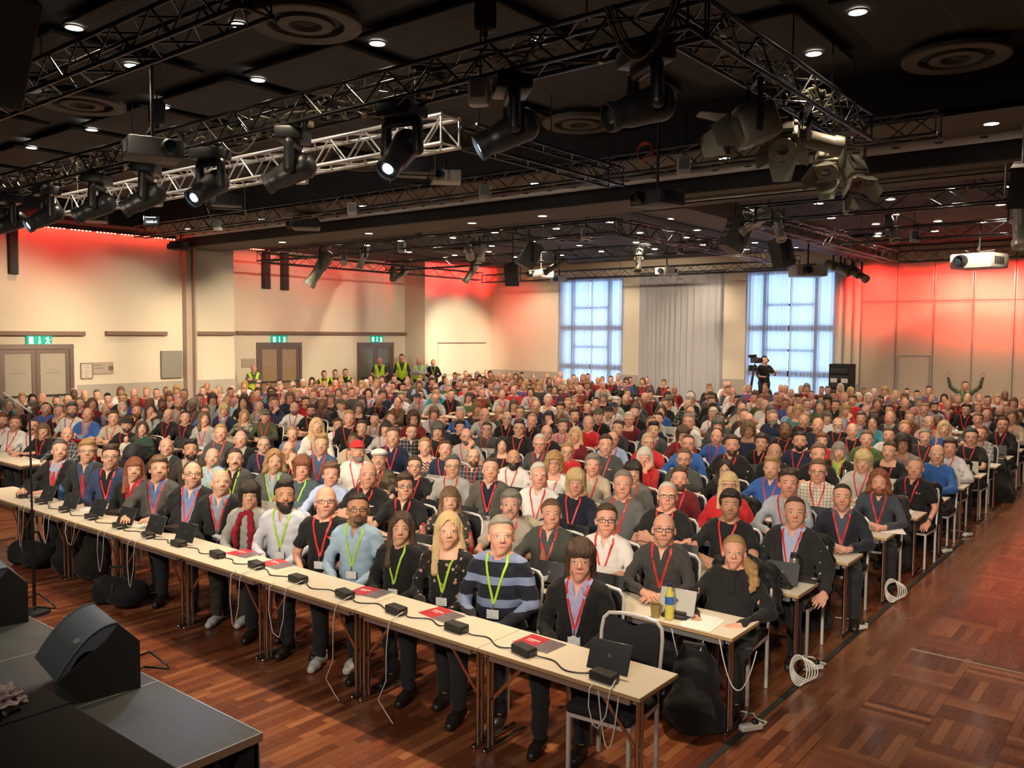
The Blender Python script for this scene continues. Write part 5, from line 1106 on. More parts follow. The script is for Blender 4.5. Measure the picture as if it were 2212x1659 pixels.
for px, py, desc, kw in LIST:
    g0 = atz(px, py, 1.135); k = max(0, int(round((g0[1]-Y0-HD)/RP))); h = aty(px, py, rowy(k)+HD); spots.append((k, h[0], h[2], desc, kw, True))
for k in range(NROW):
    seats = [(XE-.30-.595*j, j) for j in range(16)] if k else []
    if k: seats += [(XE2-.30-.595*j, j) for j in range(14)]
    for x, j in seats:
        if any(q[0] == k and abs(q[1]-x) < .44 for q in spots): continue
        if k in (1, 2, 3) and -12.9 < x < -10.4: continue
        if random.random() < (.02 if k < 14 else .08): continue
        px, py, d = project((x, rowy(k)+HD, 1.13))
        if -90 < px < W+110:
            if k < 8 and x > -2.75 and not (k in (6, 7)): continue
            desc, kw = rand_person(); spots.append((k, x+random.uniform(-.07, .07), 1.135+random.gauss(0, .035), desc, kw, False))
spots.sort(key=lambda q: math.hypot(q[1], rowy(q[0])))
YAWS = (0., .2, .4, .6)
NIND = 278
def aim(x, y): return math.atan2(-x, y)
seq = {}
for q in sorted(spots, key=lambda q: -q[1]):
    key = (q[0], q[1] < -12.9); seq.setdefault(key, []).append(id(q))
crowd = []; SEATLAB = {}
used_labels = set()
for n, q in enumerate(spots):
    k, x, hz, desc, kw, listed = q; y = rowy(k)+HD+.03; th = aim(x, y) + (random.gauss(0, .05) if listed else random.gauss(0, .16))
    sc = min(1.07, max(.92, hz/1.15)) if listed else min(1.06, max(.93, hz/1.15))
    if n >= NIND: crowd.append((x, y, th, sc, kw)); continue
    yw = min(YAWS if k < 2 else (.0, .3, .6) if k < 5 else (.3,), key=lambda v: abs(v-.45*th)) if th > 0 else 0.
    i = seq[(k, x < -12.9)].index(id(q)); side = 'door-side block' if x < -12.9 else 'main block'
    lab = 'person in %s' % desc
    if not listed or lab in used_labels: lab = 'person in %s, %s row, seat %s of %s' % (desc, ORD[k], nth(i), side)
    used_labels.add(lab)
    if k >= 5 and not listed: kw = dict(kw, b=0.)
    person(lab, (x, y, 0), th-yw, yaw=yw, sc=sc, lower=(k < 7 or x > -4), tilt=.22 if k < 4 else .12, lod=0 if k < 2 else 1, **kw); SEATLAB[id(q)] = (ORD[k], nth(i), side)
    if k < 8 or x > -3.3: chair(x, y+.01, (th-yw)*.25, 'black chair with pale frame, %s row, seat %s of %s' % (ORD[k], nth(i), side), k < 3 or x > -3)
# the distant rows: far too many to tell one by one
t = NT('distant_crowd'); cc = t.attr('col').outputs['Color']; isk = t.attr('isk').outputs['Fac']; fc = face_nodes(t, cc, t.mix(1., cc, (.25, .2, .16), 'MULTIPLY')); t.set(t.mix(isk, cc, fc), .6, 0, .3); CROWDM = t.m
def crowd_mesh(items):
    global HSTEP
    HSTEP = .037; Vs, Fs, Cs, Hs, Ss = [], [], [], [], []; n = 0; hcache = {}
    for x, y, th, sc, kw in items:
        v = random.randrange(6); V, F, hp, sk = crowd_parts(v); c, s_ = math.cos(th), math.sin(th); R = np.array([[c, s_], [-s_, c]])
        def put(V, F, col, hp, sk):
            nonlocal n
            V = V.copy()*sc; V[:, :2] = V[:, :2] @ R; V += (x, y, 0); Vs.append(V); Fs.append(F+n); Cs.append(np.concatenate([col, np.ones((len(V), 1))], 1)); Hs.append(hp); Ss.append(sk); n += len(V)
        tc = np.array(kw['tc']); inn = kw.get('inner'); col = np.where(sk[:, None] > .5, np.array(SK[kw['skin']]), tc)
        if inn is not None:
            m = (sk < .5) & (V[:, 1] < -.03) & (np.abs(V[:, 0]) < .006+np.maximum(V[:, 2]-.66, 0)*.22); col[m] = inn
        if kw.get('lan'):
            e = np.abs(np.abs(V[:, 0])-(.075-(.985-V[:, 2])*.28)); m = (sk < .5) & (V[:, 1] < -.03) & (V[:, 2] > .74) & (V[:, 2] < 1.0) & (e < .022); col[m] = REDL
        put(V, F, col, hp, sk)
        h = kw.get('hair')
        if h:
            if h not in hcache: hcache[h] = hair_mesh(h)
            hv, hf = hcache[h]; put(hv, hf, np.tile(HC[kw['hc']], (len(hv), 1)), np.tile([0, .5, -1.], (len(hv), 1)), np.zeros(len(hv)))
    return mesh_np('crowd', np.concatenate(Vs), np.concatenate(Fs), CROWDM, True, [('col', 'FLOAT_COLOR', np.concatenate(Cs)), ('hp', 'FLOAT_VECTOR', np.concatenate(Hs)), ('isk', 'FLOAT', np.concatenate(Ss))])
if crowd: tag(ob('crowd', crowd_mesh(crowd)), 'distant rows of seated people filling the back of the hall', 'crowd', None, 'stuff')
print('people', len(spots), 'crowd', len(crowd))
# ------------------------------------------------------------------ ceiling fittings and lighting rig
LAMP = mat('downlight_glow', (1, .95, .85), .4, emit=22, ecol=(1, .93, .80)); WRIM = mat('white_fitting', (.55, .53, .5), .4)
dl_disc = G().lathe([(0, 0), (.085, 0), (.085, .012), (0, .012)], n=20).mesh('diffuser', LAMP); dl_rim = G().lathe([(.085, .01), (.086, -.004), (.102, -.002), (.105, .012), (.085, .014)], n=20).mesh('rim', WRIM)
dl_hood = G().lathe([(.10, .01), (.10, .10), (0, .10)], n=12).mesh('can', BLKM)
DLS = []
def s6(px, py): p = atz(px, py, 5.995); return p[0], p[1]
def downlight(x, y, z, lab, power=0, spread=115):
    e = thing('downlight', lab, 'ceiling light', (x, y, z), 0, 'round ceiling downlights')
    ob('diffuser', dl_disc, e, (0, 0, -.014)); ob('rim', dl_rim, e, (0, 0, -.012))
    if power: light('downlight_beam', 'SPOT', (x, y, z-.03), (x, y, 0), power, WARM, .09, spread, .7)
front = [(515, 52), (815, 92), (285, 140), (557, 171), (198, 279), (68, 318), (160, 58), (1853, 24), (1758, 114), (115, 411), (1165, 89), (100, 205), (352, 230)]
NEAR = ['beside the largest diffuser', 'between the two large diffusers and the truss', 'above the hanging projector', 'behind the long truss', 'over the nearest double door side', 'second over the nearest double door side', 'inside the corner truss', 'at the top edge over the aisle', 'next to the aisle diffuser', 'just above the red lamp strip', 'seen through the long truss', 'beside the diffuser near the corner truss', 'beside the black hoist']
for (px, py), nr in zip(front, NEAR):
    x, y = s6(px, py); downlight(x, y, 5.995, 'bright round downlight in the front ceiling %s' % nr, 300)
for i, x in enumerate((-2.15, -5.8, -9.5, -14.15, -17.8, -21.1)): downlight(x, 12.5, 5.449, 'round downlight in the brown soffit, %s from the partition end' % nth(i), 330)
for i, x in enumerate((-3.3, -6.2, -10.4, -12.3, -15.6, -19)): downlight(x, 13.95, 5.099, 'round downlight under the ceiling beam, %s from the partition end' % nth(i), 200)
bk = 0
for iy, y in enumerate((15.6, 17.6, 19.9, 21.6, 23.6, 25.6)):
    for ix, x in enumerate((-3.2, -5.3, -6.6, -10.1, -11.6, -13.4, -15.2, -17.0, -18.8, -20.6)):
        xx = x + (.5 if iy % 2 else 0); downlight(xx, y+(.3 if ix % 2 else 0), 5.414, 'small round downlight in the back ceiling, %s line, %s from the partition' % (nth(iy), nth(ix)), 330 if (ix+iy) % 2 == 0 else 0, 125)
# round air diffusers
DIFM = mat('beige_diffuser', (.085, .07, .055), .6); DIFD = mat('dark_diffuser_gap', (.02, .018, .016), .7)
df_out = G().lathe([(.575, .05), (.575, .0), (.56, -.012), (.40, .0), (.39, .05)], n=48).mesh('outer_ring', DIFM); df_mid = G().lathe([(.39, .06), (.30, .03), (.30, .09)], n=40).mesh('dark_ring', DIFD); df_in = G().lathe([(.29, .04), (.285, -.005), (.17, -.01), (.15, .05)], n=36).mesh('inner_ring', DIFM)
df_core = G().lathe([(.15, .05), (.10, .02), (.03, .0), (0, 0)], n=24).box((0, 0, .012), (.26, .02, .01)).box((0, 0, .012), (.02, .26, .01)).mesh('core', DIFD)
def diffuser(x, y, z, lab, duct=True, s=1.):
    e = thing('air_diffuser', lab, 'air vent', (x, y, z), 0, 'round ceiling air diffusers'); e.scale = (s, s, s)
    for n_, m_ in (('outer_ring', df_out), ('dark_ring', df_mid), ('inner_ring', df_in), ('core', df_core)): ob(n_, m_, e)
    if duct: ob('duct', G().lathe([(.40, .05), (.40, .115), (0, .115)], n=30).mesh('duct', BLKM), e)
for (px, py), lab in (((660, 55), 'large round air diffuser at the top of the picture'), ((2065, 128), 'large round air diffuser over the parquet aisle'), ((1254, 270), 'round air diffuser between the truss and the soffit'), ((178, 228), 'large round air diffuser above the hanging projector'), ((780, 358), 'round air diffuser behind the white truss')):
    p = atz(px, py, 5.88); diffuser(p[0], p[1], 5.88, lab)
for (px, py), lab in (((975, 543), 'round diffuser in the back ceiling near the door wall'), ((1240, 520), 'round diffuser in the back ceiling over the middle rows'), ((1885, 517), 'round diffuser in the back ceiling near the partition')):
    p = atz(px, py, 5.32); diffuser(p[0], p[1], 5.32, lab, False)
# trusses
TB = mat('black_truss_tube', (.045, .045, .05), .28, .75); TW = mat('aluminium_truss_tube', (.72, .70, .68), .33, .55)
def truss(lab, p0, p1, m, w=.29, h=.29, r=.024, rb=.011, single=True, pitch=.34):
    p0 = Vector(p0); p1 = Vector(p1); d = p1-p0; L = d.length; ang = math.atan2(d.y, d.x)
    e = thing('lighting_truss', lab, 'truss', p0, ang, 'lighting trusses')
    c = G().cyl((0, 0, 0), (L, 0, 0), r, n=10).mesh('chord', m); cs = [(-w/2, -h/2), (w/2, -h/2), (w/2, h/2), (-w/2, h/2)]
    for y, z in cs: ob('chord', c, e, (0, y, z))
    n = max(2, int(L/pitch)); st = L/n; braces = []
    for (a, b) in ((0, 1), (1, 2), (2, 3), (3, 0)):
        A, B = cs[a], cs[b]
        for k in range(n):
            u, v = (A, B) if k % 2 else (B, A); braces.append(((k*st, *u), ((k+1)*st, *v)))
    ends = [((x, *cs[a]), (x, *cs[(a+1) % 4])) for x in (.02, L-.02) for a in range(4)]
    if single:
        ln_ = math.dist(*braces[0]); bm_ = G().cyl((0, 0, 0), (0, 0, 1), rb, n=6, cap=False).mesh('brace', m)
        for a, b in braces + ends:
            o = ob('brace', bm_, e); v = Vector(b)-Vector(a); o.location = a; o.rotation_euler = v.to_track_quat('Z', 'Y').to_euler(); o.scale = (1, 1, v.length)
    else:
        g = G()
        for a, b in braces + ends: g.cyl(a, b, rb, n=5, cap=False)
        o = ob('bracing', g.mesh('bracing', m), e); o['kind'] = 'stuff'
    for fx in (.06, .5, .94):
        g = G().cyl((L*fx, 0, h/2), (L*fx, 0, (6.0 if p0.y < 11.6 else 5.41)-p0.z), .008, n=6); ob('suspension_wire', g.mesh('suspension_wire', m), e)
    return e
Y1, Z1 = 6.3, 5.25; xc = aty(1480, 60, Y1)[0]; X2 = -3.32
truss('long black truss carrying the moving heads', (X2+.15, Y1, Z1), (-21, Y1, Z1), TB, .3, .3)
truss('black truss with barn-door spotlights reaching over the aisle', (X2, Y1+.15, Z1), (X2, 10.95, Z1), TB, .3, .3)
wx0, wx1 = aty(975, 290, 7.7)[0], aty(137, 445, 7.7)[0]
truss('bright aluminium truss behind the moving heads', (wx0, 7.7, 5.15), (wx1, 7.7, 5.15), TW, .32, .34, .026, .013)
p = aty(150, 150, 4.2); zt = p[2]
truss('black truss at the upper corner of the picture', (aty(555, 5, 4.2)[0], 4.2, zt), (-14, 4.2, zt), TB, .3, .3)
truss('black truss running back from the bright truss', (wx0+.05, 7.95, 5.12), (wx0+.05, 11.4, 5.12), TB, .26, .26, .02, .009)
z5 = aty(1600, 320, 11.3)[2]
truss('black truss along the brown soffit', (-2.5, 11.35, z5-.02), (-21.5, 11.35, z5-.02), TB, .28, .28, .02, .009, False)
for lab, a, b in (('black truss under the ceiling beam, door side', (-9.3, 15.1, 4.93), (-21.6, 15.1, 4.93)), ('black truss under the ceiling beam, partition side', (-6.6, 15.1, 4.93), (1, 15.1, 4.93)), ('black truss before the curtains', (-9.3, 25.2, 4.82), (-21.6, 25.2, 4.82)), ('black truss before the folding partition', (-6.6, 25.2, 4.9), (1, 25.2, 4.9)), ('black truss along the back of the door wall', (-21.6, 15.3, 4.9), (-21.6, 25.0, 4.86)), ('black truss beside the cross beam, door side', (-9.3, 15.3, 4.9), (-9.3, 25.0, 4.86)), ('black truss beside the cross beam, partition side', (-6.6, 15.3, 4.9), (-6.6, 25.0, 4.9)), ('black truss across the middle of the back ceiling, door side', (-9.5, 20, 4.95), (-21.4, 20, 4.95)), ('black truss across the middle of the back ceiling, partition side', (-6.4, 20, 4.95), (1, 20, 4.95))):
    truss(lab, a, b, TB, .28, .28, .02, .009, False, .4)
# chains and hoists
CHN = mat('hoist_chain', (.2, .2, .2), .35, .8)
def chain(x, y, z0, lab, hoist=False):
    e = thing('chain_hoist', lab, 'hoist', (x, y, z0), 0, 'hoist chains of the trusses'); g = G()
    for k in range(int((6.1-z0)/.035)): g.box((0, 0, k*.035), (.012 if k % 2 else .02, .02 if k % 2 else .012, .036))
    o = ob('chain', g.mesh('chain', CHN, 0), e); o['kind'] = 'stuff'
    if hoist: ob('motor', G().box((0, 0, .32), (.16, .2, .34), bevel=.03).cyl((0, 0, .1), (0, 0, .16), .03).mesh('motor', BLK), e); ob('hook', G().tube([(0, 0, .12), (.03, 0, .06), (0, 0, .0), (-.025, 0, .03)], .01).mesh('hook', mat('yellow_hook', (.5, .28, .03), .5)), e)
p = aty(1810, 150, 9.6); chain(X2, 9.9, Z1+.17, 'steel hoist chain above the aisle truss'); chain(-11.4, Y1, Z1+.17, 'black chain hoist with yellow hook above the long truss', True); chain(-5.4, Y1, Z1+.17, 'chain hoist above the long truss near its corner', True); chain(wx0-1, 7.7, 5.33, 'chain above the bright truss')
# moving heads
GREYM = mat('dark_grey_fixture', (.014, .0145, .016), .4, .1); BLUEL = mat('cool_lens_glow', (.55, .75, 1), .2, emit=30, ecol=(.55, .75, 1)); DARKL = mat('dark_lens', (.02, .035, .05), .08)
mh_base = G().box((0, 0, -.07), (.42, .32, .14), bevel=.025, seg=2).box((0, 0, .02), (.3, .1, .05)).mesh('base', GREYM)
mh_clamp = G().cyl((-.12, -.03, .04), (-.12, .03, .04), .04, n=12).cyl((.12, -.03, .04), (.12, .03, .04), .04, n=12).mesh('clamp', BLK)
def yoke():
    s = SDF(axis([(-.26, .26, .014)]), axis([(-.09, .09, .014)]), axis([(-.56, -.12, .014)]))
    s.cap((-.16, 0, -.17), (.16, 0, -.17), .055, None, .03)
    for sx in (-1, 1): s.cap((sx*.19, 0, -.19), (sx*.195, 0, -.46), .05, .058, .03)
    return s.mesh()
def mhead():
    s = SDF(axis([(-.17, .17, .014)]), axis([(-.36, .28, .014)]), axis([(-.17, .17, .014)]))
    s.cap((0, .12, 0), (0, -.12, 0), .145, .125, .02); s.cap((0, -.12, 0), (0, -.26, 0), .115, .105, .02); s.ell((0, .15, 0), (.14, .11, .14), .03); s.cut(lambda x, y, z: y+.30+0*x+0*z); return s.mesh()
mh_yoke = simple_me(('yoke',), yoke, GREYM); mh_head = simple_me(('mhead',), mhead, GREYM)
mh_lens = {k: G().lathe([(0, 0), (.05, .0), (.055, .02), (.055, .05), (0, .05)], n=24, M=Matrix.Translation((0, -.315, 0)) @ Matrix.Rotation(-PI/2, 4, 'X')).mesh('lens', m) for k, m in (('on', BLUEL), ('off', DARKL))}
mh_ring = G().lathe([(.10, 0), (.115, .0), (.118, .06), (.10, .06)], n=24, M=Matrix.Translation((0, -.34, 0)) @ Matrix.Rotation(-PI/2, 4, 'X')).mesh('front_ring', BLK)
def moving_head(px, y, pan, tilt, on, lab, z=None):
    p = aty(px, 200, y); z = Z1-.17 if z is None else z
    e = thing('moving_head', lab, 'stage light', (p[0], y, z), pan, 'moving-head stage lights'); e.scale = (1.06,)*3
    ob('base', mh_base, e); ob('clamp', mh_clamp, e); ob('yoke', mh_yoke, e)
    h = ob('lamp_head', mh_head, e, (0, 0, -.46), (tilt, 0, 0)); ob('lens', mh_lens['on' if on else 'off'], h); ob('front_ring', mh_ring, h)
for px, pan, tilt, on, lab in ((1393, -.55, .35, 0, 'moving head hanging nearest the truss corner, lens dark'), (1105, -.75, .5, 1, 'moving head with a lit lens, second from the truss corner'), (868, .15, .75, 1, 'moving head before the end of the bright truss'), (632, -.9, .45, 0, 'moving head above the middle of the bright truss, lens dark'), (452, .15, .6, 1, 'moving head with bright lens beside the large projector'), (312, -.75, .5, 1, 'moving head below the large projector'), (205, -.8, .45, 0, 'moving head over the end of the bright truss'), (95, -.1, .55, 1, 'moving head with bright lens over the red lamp strip'), (15, -.2, .5, 1, 'moving head at the picture edge over the red lamp strip')):
    moving_head(px, Y1, pan, tilt, on, lab)
# fresnel spotlights with barn doors, profile spots, cans
FIX = mat('worn_fixture_warm_lit', (.17, .16, .125), .45, .2, nscale=14, namt=.3)  # warm light on the black housings is put into this raised base colour
def barn(g, w, d, l, spread=.5):
    for ang in range(4):
        R = Matrix.Rotation(ang*PI/2, 4, 'Y'); a = w*.95
        pts = [R @ Vector(q) for q in ((-a, -d, a), (a, -d, a), (a*.62, -d-l*math.cos(spread), a+l*math.sin(spread)), (-a*.62, -d-l*math.cos(spread), a+l*math.sin(spread)))]
        g.quad([tuple(q) for q in pts]); n = (pts[1]-pts[0]).cross(pts[2]-pts[0]).normalized()*.004; g.quad([tuple(q+n) for q in pts[::-1]])
    return g
fr_body = G().box((0, .02, 0), (.30, .34, .30), bevel=.05, seg=2).box((0, .02, .16), (.2, .26, .04), bevel=.01).cyl((0, -.15, 0), (0, -.20, 0), .13, n=24).mesh('housing', FIX); fr_door = barn(G(), .145, .20, .22).mesh('barn_doors', FIX, 0)
fr_lens = G().lathe([(0, 0), (.11, .01), (.12, .03), (0, .03)], n=24, M=Matrix.Translation((0, -.205, 0)) @ Matrix.Rotation(-PI/2, 4, 'X')).mesh('lens', DARKL)
fr_yoke = G().box((-.18, 0, .13), (.012, .045, .40)).box((.18, 0, .13), (.012, .045, .40)).box((0, 0, .33), (.37, .045, .012)).cyl((0, 0, .33), (0, 0, .42), .012).box((0, 0, .43), (.06, .05, .06), bevel=.01).mesh('yoke', BLK)
pr_body = G().lathe([(0, .26), (.075, .25), (.09, .12), (.085, .0), (.07, -.02), (.07, -.22), (.085, -.24), (.085, -.30), (.06, -.30), (.055, -.28), (0, -.28)], n=20, M=Matrix.Rotation(PI/2, 4, 'X') @ Matrix.Scale(-1, 4, (0, 0, 1))).box((0, 0, .0), (.2, .06, .06)).mesh('barrel', FIX)
pr_yoke = G().box((-.105, 0, .1), (.01, .04, .26)).box((.105, 0, .1), (.01, .04, .26)).box((0, 0, .23), (.22, .04, .01)).cyl((0, 0, .23), (0, 0, .30), .01).mesh('yoke', BLK)
LITFIX = mat('lit_metal_fixture', (.52, .49, .43), .35, .35)  # lit copy of the fixture colour: light on these housings is painted in
pr_body2 = pr_body.copy(); pr_body2.materials.clear(); pr_body2.materials.append(LITFIX)
def spot(kind, loc, rot, lab, s=1.):
    e = thing('spotlight', lab, 'spotlight', loc, (0, 0, rot[1]), 'theatre spotlights'); e.scale = (s,)*3
    zt_ = (4.8 if loc[1] > 14 else 5.1); tz_ = .42 if kind == 'fresnel' else .29
    if zt_-loc[2] > tz_*s+.02: ob('hanger', G().cyl((0, 0, tz_), (0, 0, (zt_-loc[2])/s), .012).mesh('hanger', BLK), e)
    if kind == 'fresnel':
        ob('yoke', fr_yoke, e); h = ob('housing', fr_body, e, None, (rot[0], 0, 0)); ob('barn_doors', fr_door, h); ob('lens', fr_lens, h)
    else: ob('yoke', pr_yoke, e); ob('barrel', pr_body if kind == 'profile' else pr_body2, e, None, (rot[0], 0, 0))
zc = Z1-.15-.43
spot('fresnel', (X2, 7.75, zc), (.35, -.9), 'barn-door spotlight hanging nearest the corner of the aisle truss', 1.15); spot('fresnel', (X2, 8.5, zc), (.7, .35), 'barn-door spotlight turned to the aisle, second on the truss'); spot('profile', (X2, 9.1, Z1-.45), (.25, 2.2), 'long profile spotlight on the aisle truss', 1.3)
spot('fresnel', (X2, 9.9, zc), (.8, .1), 'barn-door spotlight near the far end of the aisle truss', .95); spot('fresnel', (X2, 10.7, zc), (.9, .9), 'barn-door spotlight at the far end of the aisle truss', .95)
for px, py, y, kind, rot, lab, s in ((692, 578, 15.1, 'profile', (1.0, -.7), 'large black can spotlight by the door wall', 2.0), (742, 555, 15.1, 'pale', (.6, .9), 'pale spotlight beside the large black can', 1.1), (785, 555, 15.1, 'pale', (1.2, -.3), 'pale spotlight pointing down by the door wall', 1.1), (848, 590, 20, 'profile', (.7, .8), 'black profile spotlight low on the middle truss', 1.2), (868, 592, 20.1, 'profile', (.6, -.6), 'black profile spotlight paired low on the middle truss', 1.1), (1012, 540, 15.1, 'pale', (.6, .9), 'pale spotlight in the middle of the beam truss', 1.2), (1045, 535, 15.1, 'pale', (1.1, .2), 'pale spotlight pointing down in the middle of the beam truss', 1.1), (1020, 585, 20, 'profile', (1.0, -.8), 'black profile spotlight over the middle rows', 1.4), (1200, 575, 20, 'profile', (.5, -1.0), 'slim black spotlight beside the white projector', 1.3), (1632, 480, 15.1, 'pale', (.6, -1.2), 'pale spotlight beside the hanging loudspeaker, first of two', 1.1), (1680, 487, 15.1, 'pale', (1.0, .8), 'pale spotlight beside the hanging loudspeaker, second of two', 1.1), (1925, 492, 20, 'pale', (1.0, .7), 'bright pale spotlight over the partition end', 1.2), (1808, 578, 25.1, 'profile', (.4, 1.2), 'black spotlight before the curtain, first of a row', 1.5), (1832, 583, 25.1, 'profile', (.4, 1.1), 'black spotlight before the curtain, second of a row', 1.4), (1852, 590, 25.1, 'profile', (.5, 1.0), 'black spotlight before the curtain, third of a row', 1.4), (1380, 560, 20, 'profile', (1.1, .4), 'black spotlight over the grey curtain', 1.2), (2205, 470, 14.6, 'pale', (1.2, .3), 'pale spotlight at the picture edge under the beam', 1.6)):
    spot(kind, tuple(aty(px, py, y)), rot, lab, s)
# projectors
PRW = mat('white_projector', (.6, .58, .55), .4); PRG = mat('grey_projector', (.035, .037, .045), .5); POLE = mat('black_pole', (.012, .012, .013), .5)
def projector(px, py, y, w, rot, m, lab, pole=True, lens=True, cage=False, ztop=6.0, lit=False, lo=-.18):
    c = aty(px, py, y); e = thing('projector', lab, 'projector', tuple(c), rot, 'hanging projectors'); d, h = w*.85, w*.36
    ob('casing', G().box((0, 0, 0), (w, d, h), bevel=w*.05, seg=2).box((w*.3, -d/2, 0), (w*.2, .01, h*.4)).mesh('casing', m), e)
    if lens: l = ob('lens_barrel', G().lathe([(w*.14, 0), (w*.15, .06*w*2), (w*.12, .1*w*2), (w*.10, .1*w*2), (w*.09, .02)], n=24, M=Matrix.Translation((w*lo, -d/2, 0)) @ Matrix.Rotation(PI/2, 4, 'X')).mesh('lens_barrel', BLK), e); ob('lens', G().lathe([(0, 0), (w*.1, 0), (w*.1, .02), (0, .02)], n=20, M=Matrix.Translation((w*lo, -d/2-.1*w*1.2, 0)) @ Matrix.Rotation(PI/2, 4, 'X')).mesh('lens', BLUEL if lit else DARKL), l)
    g = G()
    for i in range(6): g.box((w*.505, -d*.3+i*d*.09, 0), (.006, d*.05, h*.5))
    ob('vent_grille', g.mesh('vent_grille', BLKM, 0), e)
    ob('cable', G().tube([(w*.2, d*.2, h*.5), (w*.3, .1*w, h*.75), (w*.1, -.1*w, h*.62), (-w*.1, .1*w, h*.8), (0, 0, h*1.3)], .008).mesh('cable', mat('cable_grey', (.25, .24, .2), .5)), e)
    if pole: ob('pole', G().cyl((0, 0, h*.4), (0, 0, max(.2, ztop-c[2])), .022).box((0, 0, h*.56), (w*.4, w*.4, .02)).mesh('pole', POLE), e)
    if cage:
        W2, D2, H2 = w*.62, d*.62, h*.8; g = G()
        for sx in (-1, 1):
            for sy in (-1, 1): g.cyl((sx*W2, sy*D2, -H2), (sx*W2, sy*D2, H2*1.6), .015, n=6)
            for z in (-H2, H2*1.6): g.cyl((sx*W2, -D2, z), (sx*W2, D2, z), .015, n=6)
        for sy in (-1, 1):
            for z in (-H2, H2*1.6): g.cyl((-W2, sy*D2, z), (W2, sy*D2, z), .015, n=6)
        ob('cage', g.mesh('cage', POLE), e)
projector(330, 325, 5.6, .66, 1.25, mat('large_projector', (.06, .06, .065), .5), 'large grey projector hanging on a pole near the door side', True, lo=.2); ob('label_plate', G().box((-.335, -.05, 0), (.006, .14, .12)).mesh('label_plate', mat('projector_label', (.25, .25, .26), .5), 0), bpy.data.objects['projector'])
c = aty(5, 85, 3.2); tag(ob('line_speaker', G().box((c[0]-.2, 3.2, c[2]), (.5, .5, 1.0), rot=Matrix.Rotation(.5, 3, 'Y'), bevel=.02).cyl((c[0]-.2, 3.2, c[2]+.4), (c[0]-.2, 3.2, 6.0), .02).mesh('line_speaker', BLKM)), 'large dark loudspeaker cut off at the top corner of the picture', 'speaker')
projector(890, 363, 9.6, .62, -.7, mat('black_projector', (.02, .02, .024), .4), 'black projector in a cage with a lit blue lens', True, True, True, lit=True); projector(962, 383, 10.4, .52, .75, PRW, 'white projector behind the caged one', True)
projector(490, 435, 9.6, .66, -.6, mat('black_projector', ()), 'black projector in a cage above the clock screen', True, True, True, lit=True); projector(205, 470, 9.6, .6, -.6, mat('black_projector', ()), 'black projector with a small blue lamp over the red strip', True, True, False, lit=True)
projector(660, 483, 12.4, .72, -.75, mat('black_projector', ()), 'long black projector under the soffit', True, ztop=5.45); projector(1420, 430, 11.2, .62, -.25, PRG, 'grey projector hanging on a pole before the ceiling beam', True, ztop=6.05); projector(390, 532, 13.0, .6, -.7, mat('black_projector', ()), 'black projector hanging by the wall pilaster', True, ztop=5.45)
projector(1168, 592, 20.5, .62, -.3, PRW, 'white projector over the middle rows', True, ztop=5.4); projector(1208, 603, 21.5, .5, .5, mat('blue_grey_projector', (.3, .33, .42), .4), 'small blue-grey projector beside the white one', True, ztop=5.4); projector(1440, 586, 22, .55, .2, PRW, 'pale projector before the grey curtain', True, ztop=5.4); projector(1745, 586, 22, .8, .7, mat('silver_projector', (.3, .28, .25), .4), 'silver projector before the sheer curtain', True, ztop=5.4); projector(2115, 565, 22, .95, -.3, PRW, 'white projector before the red-lit partition', True, ztop=5.4)
# hanging loudspeakers
def hang_speaker(px, py, y, w, rot, tilt, lab, m):
    c = aty(px, py, y); e = thing('hanging_speaker', lab, 'speaker', tuple(c), (0, 0, rot), 'hanging loudspeakers')
    b_ = ob('cabinet', G().prism([(-w*.5, -w*.42), (w*.5, -w*.42), (w*.28, w*.5), (-w*.28, w*.5)], w*1.55, Matrix.Translation((0, 0, -w*.78))).mesh('cabinet', m, 30), e, None, (tilt, 0, 0))
    ob('grille', G().box((0, -w*.43, 0), (w*.92, .02, w*1.45)).mesh('grille', GRILLE), b_); g = G()
    for i in range(3): g.box((0, w*.5, w*(.35-.3*i)), (w*.3, .02, w*.16))
    ob('rear_plate', g.mesh('rear_plate', mat('speaker_plate', (.35, .34, .3), .4), 0), b_)
    ob('bracket', G().box((-w*.54, 0, w*.2), (.02, .06, w*1.2)).box((w*.54, 0, w*.2), (.02, .06, w*1.2)).box((0, 0, w*.8), (w*1.1, .06, .02)).cyl((0, 0, w*.8), (0, 0, max(w*1.1, 5.42-c[2])), .018).mesh('bracket', BLK), e)
SPK = mat('grey_speaker_cabinet', (.10, .095, .082), .5)
hang_speaker(1588, 508, 15.1, .40, 2.6, .45, 'grey loudspeaker with a pale rear plate hanging under the beam', SPK); hang_speaker(1143, 552, 17, .42, 2.6, .5, 'grey loudspeaker hanging over the middle rows', SPK); hang_speaker(1108, 592, 18, .38, .4, .3, 'black loudspeaker below the grey one', BLK); hang_speaker(1690, 545, 18, .40, -.5, .3, 'black loudspeaker beside the cross beam', BLK); hang_speaker(2208, 400, 12.6, .34, .3, .4, 'black loudspeaker cut by the picture edge', BLK)
